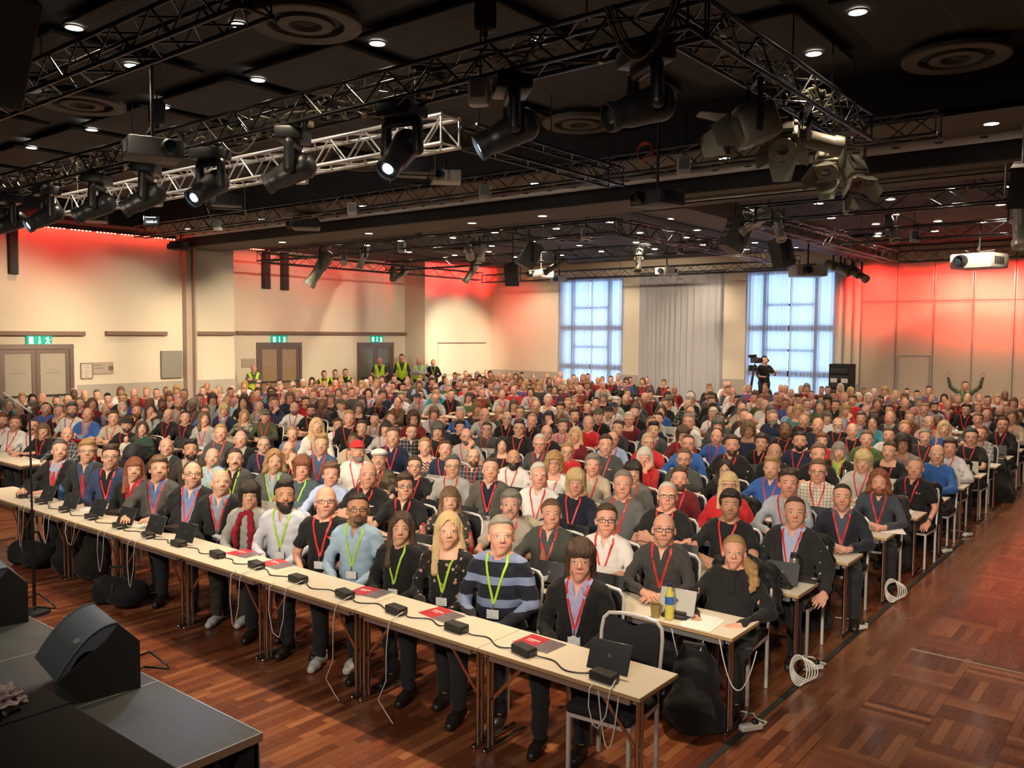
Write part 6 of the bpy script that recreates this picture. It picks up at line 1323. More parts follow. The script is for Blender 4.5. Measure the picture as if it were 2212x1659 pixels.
# small white bracket speakers
ws = G().box((0, 0, 0), (.2, .13, .26), bevel=.035, seg=2).mesh('case', WRIM); wg = G().box((0, -.064, .02), (.14, .01, .16), bevel=.004).mesh('panel', mat('grey_front', (.16, .17, .2), .4)); wa = G().cyl((0, .05, .1), (0, .05, .25), .012).box((0, .05, .25), (.06, .06, .02)).mesh('arm', BLK)
for (px, py, y), lab in (((1035, 200, 6.15), 'white bracket speaker under the long truss'), ((650, 378, 7.55), 'white bracket speaker under the bright truss, right of its middle'), ((338, 430, 7.55), 'white bracket speaker under the bright truss, by the caged projector'), ((1048, 415, 11.2), 'white bracket speaker on the soffit truss, middle'), ((762, 452, 11.2), 'white bracket speaker on the soffit truss, beside the long projector'), ((1477, 358, 11.2), 'white bracket speaker on the soffit truss, near the hanging pole'), ((471, 486, 11.2), 'white bracket speaker on the soffit truss, door end'), ((1834, 447, 15.0), 'white bracket speaker under the beam truss, partition side'), ((1265, 505, 15.0), 'white bracket speaker under the beam truss, door side'), ((1976, 510, 19.9), 'white bracket speaker on the back truss over the partition rows'), ((868, 535, 15.0), 'white bracket speaker under the beam truss, near the doors'), ((1470, 538, 19.9), 'white bracket speaker on the middle back truss')):
    e = thing('bracket_speaker', lab, 'speaker', tuple(aty(px, py, y)), .5, 'small white bracket speakers'); ob('case', ws, e); ob('panel', wg, e); ob('arm', wa, e); ob('drop_rod', G().cyl((0, .05, .25), (0, .05, max(.3, (6.0 if y < 11 else 5.4)-e.location.z)), .008).mesh('drop_rod', BLK), e)
# black drop pole and screen, clock display, cable loops
def pole(px, y, zlo, lab):
    x = aty(px, 300, y)[0]; tag(ob('drop_pole', G().cyl((x, y, zlo), (x, y, 6.02), .03, n=12).lathe([(.07, 6.0), (.07, 6.03), (0, 6.03)], (x, y, 0)).mesh('drop_pole', POLE)), lab, 'pole')
c = aty(328, 477, 9.8); e = thing('clock_display', 'black display showing the time in white digits', 'display', tuple(c), aim(c[0], c[1])*.75)
ob('screen', G().box((0, 0, 0), (.36, .05, .22), bevel=.01).mesh('screen', mat('black_screen', (.008, .008, .01), .2)), e); WTXT = mat('white_digits', (.8, .9, 1), .4, emit=3)
cu = bpy.data.curves.new('digits', 'FONT'); cu.body = '16:05:41'; cu.size = .075; cu.align_x = 'CENTER'; cu.extrude = .001; cu.materials.append(WTXT); tmp = bpy.data.objects.new('digits', cu); COL.objects.link(tmp); bpy.context.view_layer.update(); dme = bpy.data.meshes.new_from_object(tmp.evaluated_get(bpy.context.evaluated_depsgraph_get())); bpy.data.objects.remove(tmp); o = ob('digits', dme, e, (0, -.028, -.05), (PI/2, 0, 0))
ob('white_line', G().box((-.02, -.027, .075), (.22, .002, .012)).box((-.165, -.027, .06), (.012, .002, .08)).mesh('white_line', WTXT, 0), e); ob('bracket', G().cyl((0, 0, .1), (0, 0, 6.0-c[2]), .012).mesh('bracket', BLK), e)
LOOP = mat('pale_truss_cable', (.3, .27, .2), .5)
def sag(a, b, d, n=14): a = Vector(a); b = Vector(b); return [tuple(a.lerp(b, t_)-Vector((0, 0, d*4*t_*(1-t_)))) for t_ in np.linspace(0, 1, n)]
xk = X2+.1
e = thing('cable_bundle', 'bundle of cables looping down at the truss corner', 'cables', (0, 0, 0))
for k in range(4): ob('cable', G().tube(sag((xk-.02*k, Y1-.2, Z1+.1), (xk-.62-.03*k, Y1-.2, Z1+.16), .42+.015*k), .009).mesh('cable', LOOP if k % 2 else BLK), e)
for a, b, d, lab in (((-7.1, 6.15, 5.08), (-6.3, 6.15, 5.1), .14, 'pale cable sagging from the long truss beside the white speaker'), ((-9.6, 6.15, 5.08), (-8.8, 6.15, 5.09), .2, 'pale cable sagging from the long truss before the bright one'), ((-14.6, 11.2, 5.1), (-13.4, 11.2, 5.4), .15, 'pale cable sagging from the soffit truss')):
    tag(ob('hanging_cable', G().tube(sag(a, b, d), .009).mesh('hanging_cable', LOOP)), lab, 'cable')
c = aty(1395, 328, 11.2); g = G()
for k in range(5): g.tube([(c[0]+(.12+.006*k)*math.cos(a), 11.16+.012*k, c[2]+(.14-.008*k)*math.sin(a)) for a in np.linspace(0, 2*PI, 20)[:-1]], .006, 5, True)
tag(ob('cable_coil', g.mesh('cable_coil', mat('red_cable', (.5, .06, .04), .5))), 'coil of red cable hung on the soffit truss', 'cable')
# clutter of cables and clamps lying in the trusses
g = G()
for k in range(150):
    x = rng.uniform(-20.5, -3.6); y = Y1+rng.uniform(-.12, .12); z = Z1+rng.uniform(-.12, .1); L = rng.uniform(.1, .45)
    g.tube([(x, y, z), (x+L*.3, y+rng.uniform(-.05, .05), z+rng.uniform(-.05, .06)), (x+L*.7, y+rng.uniform(-.05, .05), z+rng.uniform(-.05, .05)), (x+L, y+rng.uniform(-.05, .05), z)], rng.uniform(.006, .013), 5)
    if k % 3 == 0: g.box((x, y, Z1-.15), (.05, .06, .07), bevel=.01)
for k in range(60):
    y = rng.uniform(6.6, 10.8); x = X2+rng.uniform(-.12, .12); z = Z1+rng.uniform(-.12, .1); g.tube([(x, y, z), (x+rng.uniform(-.04, .04), y+.12, z+.04), (x, y+.3, z)], rng.uniform(.006, .013), 5)
tag(ob('truss_cables', g.mesh('truss_cables', mat('worn_cable_metal', (.28, .25, .17), .35, .5))), 'tangle of cables and clamps lying in the black trusses', 'cables', None, 'stuff')
# ------------------------------------------------------------------ stage, table-top things, bags, standing people
SZ = .7
cs = atz(567, 1583, SZ); SX, SY = cs[0], cs[1]
t = NT('worn_stage_deck'); o = t.obj(); n1 = t.noise(o, 3, 5, .6); n2 = t.noise(o, 40, 3); t.set(t.mix(n1, (.032, .036, .036), (.066, .07, .067)), t.M('MULTIPLY_ADD', n1, .3, .3), 0, .5); t.bump(n2, .2, .004); DECK = t.m
st = thing('stage', 'low dark stage with worn deck plates and black skirt', 'stage', (SX, SY, 0))
dk = G().box((0, 0, 0), (.992, 1.992, .04), bevel=.004).mesh('deck_plate', DECK, 0); dt = G().box((-.498, 0, .0), (.008, 2, .042)).box((.498, 0, 0), (.008, 2, .042)).box((0, .998, 0), (1, .008, .042)).box((0, -.998, 0), (1, .008, .042)).mesh('edge_trim', mat('deck_edge_alu', (.38, .36, .32), .4, .6), 0)
for i in range(10):
    for j in range(3): pl = ob('deck_plate', dk, st, (-.5-i, -1.0-2*j, SZ-.02)); ob('edge_trim', dt, pl)
t = NT('black_stage_skirt'); t.set((.008, .008, .009), .9); SK_ = t.m
def skirt(a, b):
    n = int(math.dist(a, b)/.02); u = np.linspace(0, 1, n); A, B = np.array(a), np.array(b); d = (B-A)/np.linalg.norm(B-A); nn = np.array([-d[1], d[0]]); off = .025*np.sin(u*n*.02*38)+.012*np.sin(u*n*.02*91)
    P = A+(B-A)*u[:, None]+nn*off[:, None]; V = np.concatenate([np.c_[P, np.full(n, SZ-.045)], np.c_[P+nn*off[:, None]*.5, np.full(n, .01)]]); i = np.arange(n-1); return V, np.stack([i, i+1, i+1+n, i+n], 1)
for a, b in (((-10, -.03), (-.02, -.03)), ((-.03, -.03), (-.03, -6))): V, F = skirt(a, b); ob('skirt', mesh_np('skirt', V, F, SK_), st)
# floor monitors
def wedge(P1, P2, lab):
    u = np.array(P2)-np.array(P1); L = float(np.hypot(u[0], u[1])); ang = math.atan2(u[1], u[0])-PI/2; w = .46
    e = thing('floor_monitor', lab, 'speaker', (P1[0], P1[1], SZ), ang, 'wedge floor monitors')
    prof = [(0, 0), (L, 0), (L, .27), (L-.11, .39), (L*.42, .31), (-.12, .14)]
    R = Matrix(((0, 0, -1, 0), (1, 0, 0, 0), (0, 1, 0, 0), (0, 0, 0, 1)))
    ob('cabinet', G().prism(prof, w, R).mesh('cabinet', mat('black_speaker_paint', (.009, .009, .01), .6, bump=.4, bscale=300), 25), e)
    t_ = NT('cool_lit_grille') if 'cool_lit_grille' not in bpy.data.materials else None
    if t_: t_.set((.10, .12, .15), .5, .2); t_.bump(t_.noise(t_.obj(), 350, 2), .6, .004)  # cool stage light falling on the grille is put into its colour
    gm = bpy.data.materials['cool_lit_grille']; g = G(); n = 10; A, B = prof[5], prof[3]; rows = [[], []]
    for k in range(n+1):
        f = k/n; y = A[0]+(B[0]-A[0])*f; z = A[1]+(B[1]-A[1])*f + .07*math.sin(PI*f)**.9; nz_ = Vector((-(B[1]-A[1]), B[0]-A[0])).normalized()
        for q, x in enumerate((-.012, -w+.012)): rows[q].append((x, y+nz_[0]*.006, z+nz_[1]*.006))
    g.strip(rows[0], rows[1])
    for q, x in ((0, -.012), (1, -w+.012)): g.strip(rows[q], [(x, p[1]*.9+L*.05, min(p[2], .30)-.03 if p[2] > .2 else p[2]-.03) for p in rows[q]])
    ob('grille', g.mesh('grille', gm, 50), e)
    for rw in rows: ob('grille_edge', G().tube([(r[0], r[1], r[2]+.003) for r in rw], .006, 6).mesh('grille_edge', mat('grey_edge', (.10, .12, .15), .4)), e)
    m = rows[0][4]; ob('badge_plate', G().box((m[0]-.07, m[1], m[2]+.006), (.06, .03, .004), rot=Matrix.Rotation(.45, 3, 'X')).mesh('badge_plate', mat('silver_badge', (.6, .6, .6), .3, .8), 0), e)
    ob('cable', G().tube([(-.2, L, .1), (-.15, L+.1, .14), (-.05, L+.16, .08), (-.12, L+.2, .02), (-.25, L+.1, .02), (-.15, L+.04, .05)], .006).mesh('cable', BLK), e)
    return e
P1, P2 = atz(177, 1519, SZ), atz(304, 1486, SZ); wedge(P1, P2, 'black wedge floor monitor with blue-lit grille standing on the stage edge')
Q2 = atz(62, 1343, SZ); wedge(Q2-(P2-P1), Q2, 'black wedge floor monitor cut off by the picture edge')
# black-draped table near the camera
p, q = atz(100, 1484, 1.42), atz(406, 1655, 1.42)
dtb = thing('draped_table', 'black cloth-covered table on the stage close to the camera', 'table', ((p[0]+q[0])/2, p[1]-.3, SZ)); w = q[0]-p[0]+.5
ob('cloth', G().box((.25, 0, .36), (w, .6, .72), bevel=.015, seg=2).mesh('cloth', mat('black_table_cloth', (.012, .010, .009), .85, bump=.3, bscale=500)), dtb)
xs_ = atz(157, 1518, 1.42)[0]-(p[0]+q[0])/2; ob('cloth_seam', G().box((xs_, 0, .7215), (.008, .6, .004)).mesh('cloth_seam', mat('seam_black', (.004, .004, .004), .9), 0), dtb)
c = atz(14, 1540, 1.42); bmx = bmesh.new(); bmesh.ops.create_icosphere(bmx, subdivisions=4, radius=.06)
for v in bmx.verts: n_ = math.sin(v.co.x*140+3*math.sin(v.co.z*80))*.012+math.sin(v.co.y*190+v.co.z*60)*.009; v.co += v.co.normalized()*n_; v.co.z = v.co.z*.7
me = bpy.data.meshes.new('crumpled_wrap'); bmx.to_mesh(me); bmx.free(); t = NT('pink_white_wrap'); t.set(t.mix(t.noise(t.obj(), 30, 3), (.45, .30, .32), (.75, .68, .70)), .2); me.materials.append(t.m)
tag(ob('crumpled_wrap', me, None, (c[0]-.02, c[1], 1.42+.04)), 'crumpled pinkish clear wrapping on the black-draped table', 'wrapping')
# microphone stand
p = atz(75, 1325, 0.0); zt = aty(68, 885, p[1])[2]; e = thing('microphone_stand', 'thin black microphone stand with boom before the front row', 'stand', (p[0], p[1], 0))
ob('base', G().lathe([(0, .03), (.05, .05), (.13, .03), (.14, 0), (0, 0)], n=28).mesh('base', BLK), e); ob('lower_tube', G().cyl((0, 0, .03), (0, 0, .95), .016, n=12).cyl((0, 0, .93), (0, 0, 1.0), .022, n=12).mesh('lower_tube', BLK), e); ob('upper_tube', G().cyl((0, 0, .95), (0, 0, zt), .0095, n=10).mesh('upper_tube', BLK), e)
bx_e = aty(8, 848, p[1]); ob('boom', G().cyl((.05, 0, zt-.03), (bx_e[0]-p[0], 0, bx_e[2]), .008, n=8).box((0, 0, zt), (.04, .03, .05), bevel=.008).mesh('boom', mat('grey_boom', (.18, .17, .16), .4)), e)
# ---- table-top things
PAPER = mat('white_paper', (.78, .76, .74), .6); ADP = mat('adaptor_plastic', (.013, .013, .014), .5, bump=.2, bscale=600); TBK = mat('tablet_back', (.05, .052, .056), .35, .4); TSV = mat('tablet_silver', (.42, .41, .38), .35, .4); SCR = mat('tablet_screen', (.02, .022, .026), .12)
ad_me = G().box((0, 0, .026), (.16, .09, .052), bevel=.006).mesh('body', ADP); ad_s = G().box((.082, 0, .02), (.012, .05, .025)).mesh('socket', mat('adaptor_socket', (.06, .06, .06), .4), 0)
WCAB = mat('white_cable', (.62, .60, .58), .45)
def seatn(px): return int(px)
rowz0 = [(47, 1071), (89, 1084), (139, 1101), (197, 1117), (258, 1136), (321, 1156), (386, 1174), (470, 1198), (554, 1221), (644, 1251), (745, 1284), (856, 1318), (986, 1356), (1132, 1405), (1305, 1462)]
pts = [atz(px, py, TZ+.02) for px, py in rowz0]
def tablet_on(loc, rot, lab, back, parent=None, dock=True):
    e = thing('tablet', lab, 'tablet', loc, rot, 'tablets in docks on the tables')
    s_ = ob('tablet_shell', tabs[back], e); ob('screen', tab_scr, s_); ob('emblem', tab_logo, s_)
    if dock: ob('dock', tab_dock, e)
TR = Matrix.Translation((0, 0, .02)) @ Matrix.Rotation(math.radians(-24), 4, 'X')
tabs = {k: G().box((0, 0, .095), (.27, .009, .18), bevel=.004, M=TR).mesh('tablet_shell', m) for k, m in (('d', TBK), ('s', TSV))}
tab_scr = G().box((0, .006, .095), (.25, .002, .16), M=TR).mesh('screen', SCR, 0); tab_logo = G().box((0, -.0055, .1), (.02, .002, .02), M=TR).mesh('emblem', mat('tablet_emblem', (.2, .2, .21), .3, .6), 0)
tab_dock = G().box((0, .01, .014), (.19, .10, .028), bevel=.006).box((0, .015, .035), (.17, .05, .03), bevel=.008).mesh('dock', ADP)
for i, p in enumerate(pts):
    e = thing('power_adaptor', 'black power adaptor on the front row table, %s from the empty chair' % nth(len(pts)-1-i), 'adaptor', (p[0], p[1], TZ), -.12+.1*math.sin(i*2.3), 'black adaptors along the front row'); ob('body', ad_me, e); ob('socket', ad_s, e)
    if i < 7 or i == len(pts)-1: tablet_on((p[0]-.02, p[1]+.055, TZ), .1, 'dark tablet propped on the front row, %s from the empty chair' % nth(len(pts)-1-i), 'd', None, False)
    if i < len(pts)-1:
        b_ = pts[i+1]; a_ = np.array([p[0]+.085, p[1]-.01, TZ+.012]); z_ = np.array([b_[0]-.08, b_[1], TZ+.012]); L_ = []
        for f in np.linspace(0, 1, 16): q_ = a_+(z_-a_)*f; q_[1] += .05*math.sin(f*PI*2+i)*math.sin(PI*f); q_[2] = TZ+.006+.01*(1-min(1, 6*min(f, 1-f))); L_.append(tuple(q_))
        tag(ob('black_cable', G().tube(L_, .0042).mesh('black_cable', BLK)), 'black cable linking adaptors %s and %s on the front row' % (nth(i), nth(i+1)), 'cable', 'black cables along the front row')
    if i in (1, 2, 3, 4, 5, 8, 9, 10, 11, 14):
        x0, y0 = p[0]+.08, p[1]; ye = Y0-.45-.015; dr = .34+.12*math.sin(i*1.7); wd = .12+.05*math.cos(i*2.1); L_ = [(x0, y0, TZ+.025), (x0+.02, y0-.05, TZ+.03), (x0+.03, ye, TZ+.012), (x0+.03, ye-.02, TZ-.03), (x0+.02, ye-.03, TZ-dr*.6)]
        if i not in (10, 11): L_ += [(x0-.03, ye-.035, TZ-dr), (x0-wd*.7, ye-.03, TZ-dr*.95), (x0-wd, ye-.03, TZ-dr*.5), (x0-wd*1.05, ye-.015, TZ-.02), (x0-wd, ye+.03, TZ+.008)]
        else: L_ += [(x0+.04, ye-.05, TZ-.40), (x0-.03, ye-.06, TZ-.55), (x0+.05, ye-.05, .05), (x0+.12, ye-.06, .012)]
        tag(ob('white_cable', G().tube(L_, .0036).mesh('white_cable', WCAB)), 'thin white cable hanging off the front table by adaptor %s' % nth(i), 'cable', 'white cables off the front tables')
BRO = {'red_cover': mat('red_brochure', (.45, .025, .045), .4), 'photo_band': mat('brochure_photo', (.16, .13, .15), .35, nscale=45, namt=.9), 'page_block': PAPER}
for k, (px, py, r) in enumerate(((528, 1196, .05), (599, 1219, -.1), (800, 1280, .12), (954, 1328, -.15), (1165, 1391, -.05))):
    p = atz(px, py, TZ); e = thing('brochure', 'red and photo covered brochure on the front table, %s from the mic stand' % nth(k), 'brochure', (p[0], p[1], TZ), r, 'red brochures on the front tables')
    ob('page_block', G().box((0, 0, .002), (.29, .205, .004)).mesh('page_block', PAPER, 0), e); ob('red_cover', G().box((-.065, 0, .0046), (.16, .205, .0012)).mesh('red_cover', BRO['red_cover'], 0), e); ob('photo_band', G().box((.08, 0, .0046), (.13, .205, .0012)).mesh('photo_band', BRO['photo_band'], 0), e); ob('title_print', G().box((-.06, .02, .0054), (.1, .012, .0006)).box((-.075, -.005, .0054), (.07, .006, .0006)).mesh('title_print', PAPER, 0), e)
def papers(px, py, lab, r=0., n=3, z=TZ):
    p = atz(px, py, z); e = thing('paper_sheets', lab, 'papers', (p[0], p[1], z), r)
    for k in range(n): ob('sheet', G().box((.02*math.sin(k*2), .012*math.cos(k*3), .001+.0016*k), (.21, .297, .0012), rot=.12*math.sin(k*5)).mesh('sheet', PAPER, 0), e)
papers(97, 1066, 'white papers before the person in black suit and red tie', .2); papers(205, 1098, 'white papers before the navy blazer', -.2); papers(320, 1133, 'white open papers beside the tweed blazer', .5); papers(1515, 1345, 'white papers under the hand of the person in black scarf', .2); papers(1925, 1146, 'open white booklet at the aisle end beside the denim shirt', .5)
def folder(px, py, lab, n=2, r=.1):
    p = atz(px, py, TZ); e = thing('book_stack', lab, 'books', (p[0], p[1], TZ), r)
    for k in range(n): ob('book', G().box((.01*k, 0, .009+.019*k), (.21, .16, .018), rot=.1*k).mesh('book', mat('dark_brown_cover', (.03, .02, .018), .45)), e); ob('label_sticker', G().box((.07, .02, .0195+.019*(n-1)), (.035, .02, .001)).mesh('label_sticker', PAPER, 0), e)
folder(105, 1066, 'dark folders by the bottle on the front row'); folder(253, 1110, 'dark folders before the black jacket and red blouse'); folder(382, 1147, 'stack of dark books before the blue shirt', 3); folder(1738, 1253, 'dark notebook beside the steel flask', 1)
def bottle(px, py, h, lab, liquid, cap, label, r=.031, lz=(.04, .105)):
    p = atz(px, py, TZ); e = thing('bottle', lab, 'bottle', (p[0], p[1], TZ), 0, 'drink bottles on the tables'); k = h/.23
    ob('bottle_body', G().lathe([(0, 0), (r*.9, .0), (r, .012*k), (r, .075*k), (r*.9, .09*k), (r, .11*k), (r*.98, .14*k), (r*.45, .19*k), (r*.42, .205*k), (0, .205*k)], n=18).mesh('bottle_body', liquid), e); ob('bottle_cap', G().lathe([(0, .228*k), (r*.45, .226*k), (r*.48, .205*k), (0, .205*k)], n=14).mesh('bottle_cap', cap), e)
    ob('bottle_label', G().lathe([(r*1.015, lz[0]*k), (r*1.02, (lz[0]+lz[1])/2*k), (r*1.015, lz[1]*k)], n=18).mesh('bottle_label', label), e)
COLA = mat('red_cola', (.10, .02, .015), .12); COLA2 = mat('pinkish_bottle', (.45, .16, .12), .12); RCAP = mat('red_cap', (.5, .02, .02), .4); RLAB = mat('red_label', (.5, .015, .02), .4); WATER = mat('clear_bottle', (.5, .55, .56), .08); BCAP = mat('blue_cap', (.03, .09, .4), .4); BLAB = mat('blue_label', (.04, .13, .40), .4); YLAB = mat('yellow_drink', (.62, .52, .10), .15)
bottle(914, 1183, .24, 'red cola bottle on the second row beside the leaf-print blouse', COLA2, RCAP, RLAB); bottle(1016, 1206, .24, 'red cola bottle behind the floral blouse in the front row', COLA2, RCAP, RLAB); bottle(1173, 1238, .24, 'red cola bottle beside the yellow envelope', COLA2, RCAP, RLAB); bottle(1446, 1336, .26, 'blue-labelled water bottle with yellow drink beside a mug', YLAB, mat('dark_blue_cap', (.02, .03, .10), .4), BLAB, .034, (.095, .145)); bottle(132, 1080, .19, 'small blue-capped water bottle on the front row', mat('blue_bottle', (.10, .22, .5), .1), BCAP, BLAB, .033)
p = atz(1416, 1332, TZ); e = thing('coffee_mug', 'mustard patterned paper mug on the second row table', 'mug', (p[0], p[1], TZ)); t = NT('mustard_cup'); t.set(t.mix(t.noise(t.obj(), 60, 3), (.20, .13, .03), (.42, .32, .10)), .4); ob('cup', G().lathe([(0, .004), (.028, .004), (.036, .095), (.039, .096), (.031, 0), (0, 0)], n=22).mesh('cup', t.m), e); ob('coffee', G().lathe([(0, .085), (.034, .085)], n=22).mesh('coffee', mat('coffee', (.02, .01, .005), .2)), e)
for (px, py), lab in (((1715, 1252), 'steel flask with black lid before the dark suit and lilac shirt'), ((1826, 1043), 'steel flask before the black jacket and lime shirt'), ((1955, 1105), 'steel flask beside the polo shirt at the aisle'), ((1255, 1090), 'dark flask before the navy sweater')):
    p = atz(px, py, TZ); e = thing('flask', lab, 'flask', (p[0], p[1], TZ), 0, 'steel flasks on the tables'); ob('flask_body', G().lathe([(0, 0), (.037, 0), (.038, .17), (.034, .185), (0, .185)], n=20).mesh('flask_body', mat('flask_steel', (.45, .43, .40), .3, .8)), e); ob('flask_lid', G().lathe([(0, .225), (.03, .224), (.035, .185), (0, .185)], n=20).box((.0, -.036, .205), (.02, .02, .03)).mesh('flask_lid', BLK), e)
p = atz(1170, 1247, TZ); tag(ob('envelope', G().box((p[0], p[1]-.02, TZ+.003), (.3, .21, .005), rot=.2, bevel=.001).mesh('envelope', mat('yellow_envelope', (.62, .42, .03), .5), 0)), 'yellow envelope on the second row table', 'envelope')
# tablets and papers of the rows behind
for k in range(1, 12):
    seats_ = [(q[1], i, SEATLAB.get(id(q))) for i, q in enumerate(spots) if q[0] == k]
    for x, i, sl_ in seats_:
        if sl_ is None: continue
        wh_ = '%s row, seat %s of %s' % sl_
        px, py, d = project((x, rowy(k)-.2, TZ))
        if not (0 < px < W and 0 < py < H) or d > 17: continue
        r_ = random.Random(i*7+k); lab_s = 'in front of seat %.1f of the %s row' % (abs(x), ORD[k]); sd = 'near the parquet aisle' if x > -5 else 'in the middle of the block' if x > -9 else 'far along the block' if x > -13 else 'on the door side'
        tx = min(x+.16*r_.choice((-1, 1)), XE-.2)
        if r_.random() < .62: tablet_on((tx, rowy(k)-.31, TZ), r_.uniform(-.15, .15)+.05, 'tablet in a dock on the table, ' + wh_, 's' if r_.random() < (.7 if k > 4 else .2) else 'd')
        if r_.random() < .4 and d < 13:
            e = thing('paper_sheets', 'loose white papers on the table, ' + wh_, 'papers', (min(x, XE-.2), rowy(k)-.14, TZ), r_.uniform(-.4, .4), 'papers on the tables'); ob('sheet', G().box((0, 0, .0015), (.21, .25, .003)).mesh('sheet', PAPER, 0), e)
        if r_.random() < .16 and d < 14:
            e = thing('paper_cup', 'white paper cup on the table, ' + wh_, 'cup', (x-.2, rowy(k)-.3, TZ), 0, 'paper cups on the tables'); ob('cup', G().lathe([(0, .003), (.026, .003), (.036, .09), (.039, .09), (.028, 0), (0, 0)], n=16).mesh('cup', PAPER), e)
# white cables and sockets at the aisle ends
def strip(px, py, lab, rot):
    p = atz(px, py, 0); e = thing('power_strip', lab, 'power strip', (p[0], p[1], 0), rot, 'white power strips at the aisle ends'); ob('strip_body', G().box((0, 0, .025), (.055, .17, .045), bevel=.01).mesh('strip_body', WCAB), e); ob('plug', G().box((0, .03, .06), (.04, .045, .035), bevel=.008).mesh('plug', BLK), e); ob('cord', G().tube([(0, .09, .02), (-.05, .16, .015), (-.12, .12, .015), (-.2, .15, .012), (-.32, .02, .012)], .006).mesh('cord', WCAB), e)
strip(1622, 1578, 'white power strip on the floor by the second row table leg', -.6); strip(1757, 1447, 'white power strip beside the cable coil on the floor', -.6); strip(1856, 1360, 'white power strip on the floor by the fourth row', -.5); strip(2045, 1193, 'white power strip on the floor by the sixth row', -.4); strip(2090, 1158, 'white power strip farthest along the aisle', -.4)
def coil(px, py, lab):
    p = atz(px, py, .15); e = thing('cable_coil', lab, 'cable', (p[0], p[1], 0)); 
    for k in range(5): ob('loop', G().tube([((.065+.008*k)*math.cos(a)+.008*k, .014*k-.03, .13+(.12-.010*k)*math.sin(a)) for a in np.linspace(0, 2*PI, 22)[:-1]], .0055, 5, True).mesh('loop', WCAB), e)
coil(1728, 1440, 'coil of white cable hanging by the third row table leg'); coil(1928, 1270, 'coil of white cable hanging by the fifth row chair')
for a_, lab in ((((1245, 0), (1590, 1290)), ''),):
    pass
for (px, py), (qx, qy), dp, lab in (((1455, 1342), (1530, 1358), .30, 'white cable loop under the second row table'), ((1560, 1375), (1640, 1400), .30, 'white cable loop at the second row table end'), ((1300, 1475), (1345, 1490), .34, 'white cable loop under the end of the front table')):
    a_, b_ = atz(px, py, TZ), atz(qx, qy, TZ); tag(ob('white_cable', G().tube(sag((a_[0], a_[1]-.04, TZ-.01), (b_[0], b_[1]-.04, TZ-.01), dp, 18), .004).mesh('white_cable', WCAB)), lab, 'cable')
# empty chair of the front row
chair(-2.69, 4.38, .1, 'empty black chair with pale metal frame behind the end of the front table')
# bags
def bag(px, py, s, rot, lab, col=(.012, .012, .014), kind=0):
    p = atz(px, py, .1*s)
    def f():
        g_ = SDF(axis([(-.3, .3, .02)]), axis([(-.22, .22, .02)]), axis([(-.02, .56, .02)]))
        if kind == 0: g_.cap((0, 0, .1), (0, .02, .34), .15, .13, .05); g_.ell((0, -.1, .14), (.15, .09, .13), .04); g_.cap((-.1, 0, .08), (.1, 0, .08), .1, None, .05)
        else: g_.cap((-.16, 0, .12), (.16, 0, .13), .13, .11, .05); g_.ell((.1, -.06, .1), (.15, .12, .1), .04)
        g_.ell((0, -.15, .16), (.11, .05, .10), .02) if kind == 0 else None; g_.disp(lambda x, y, z: 1.1*FOLD(x, y, z)); g_.cut(lambda x, y, z: z+0*x+0*y); return g_.mesh()
    e = thing('bag', lab, 'bag', (p[0], p[1], 0), rot, 'bags on the floor'); e.scale = (s,)*3
    ob('pouch', simple_me(('bag', kind, 'pouch'), f, CL[None]), e, col=col); ob('strap', G().tube([(-.1, -.02, .40), (-.06, -.03, .52), (.06, -.03, .52), (.1, -.02, .40)] if kind == 0 else [(-.12, 0, .22), (-.1, -.02, .34), (.1, -.02, .35), (.14, 0, .22)], .012).mesh('strap', BLK), e); ob('zip_pull', G().box((.02, -.17 if kind == 0 else -.13, .2), (.012, .012, .04)).mesh('zip_pull', METAL, 0), e)
bag(72, 1200, 1.15, .3, 'large black holdall under the front row near the mic stand', kind=1); bag(150, 1215, 1., .6, 'black rucksack under the front row below the navy blazer'); bag(205, 1225, 1.1, -.2, 'brownish black rucksack under the front row below the tweed blazer', (.02, .016, .013)); bag(262, 1282, 1.1, .4, 'black slanted case under the front row below the blue shirt', (.01, .011, .013), 1)
bag(1500, 1535, 1.15, .2, 'large black rucksack standing under the second row table end'); bag(1745, 1330, 1.1, .4, 'black rucksack under the third row table end'); bag(1985, 1165, 1.1, .2, 'black bag hanging low by the sixth row table end'); bag(2155, 1062, 1.4, .1, 'black bag under the farthest aisle table')
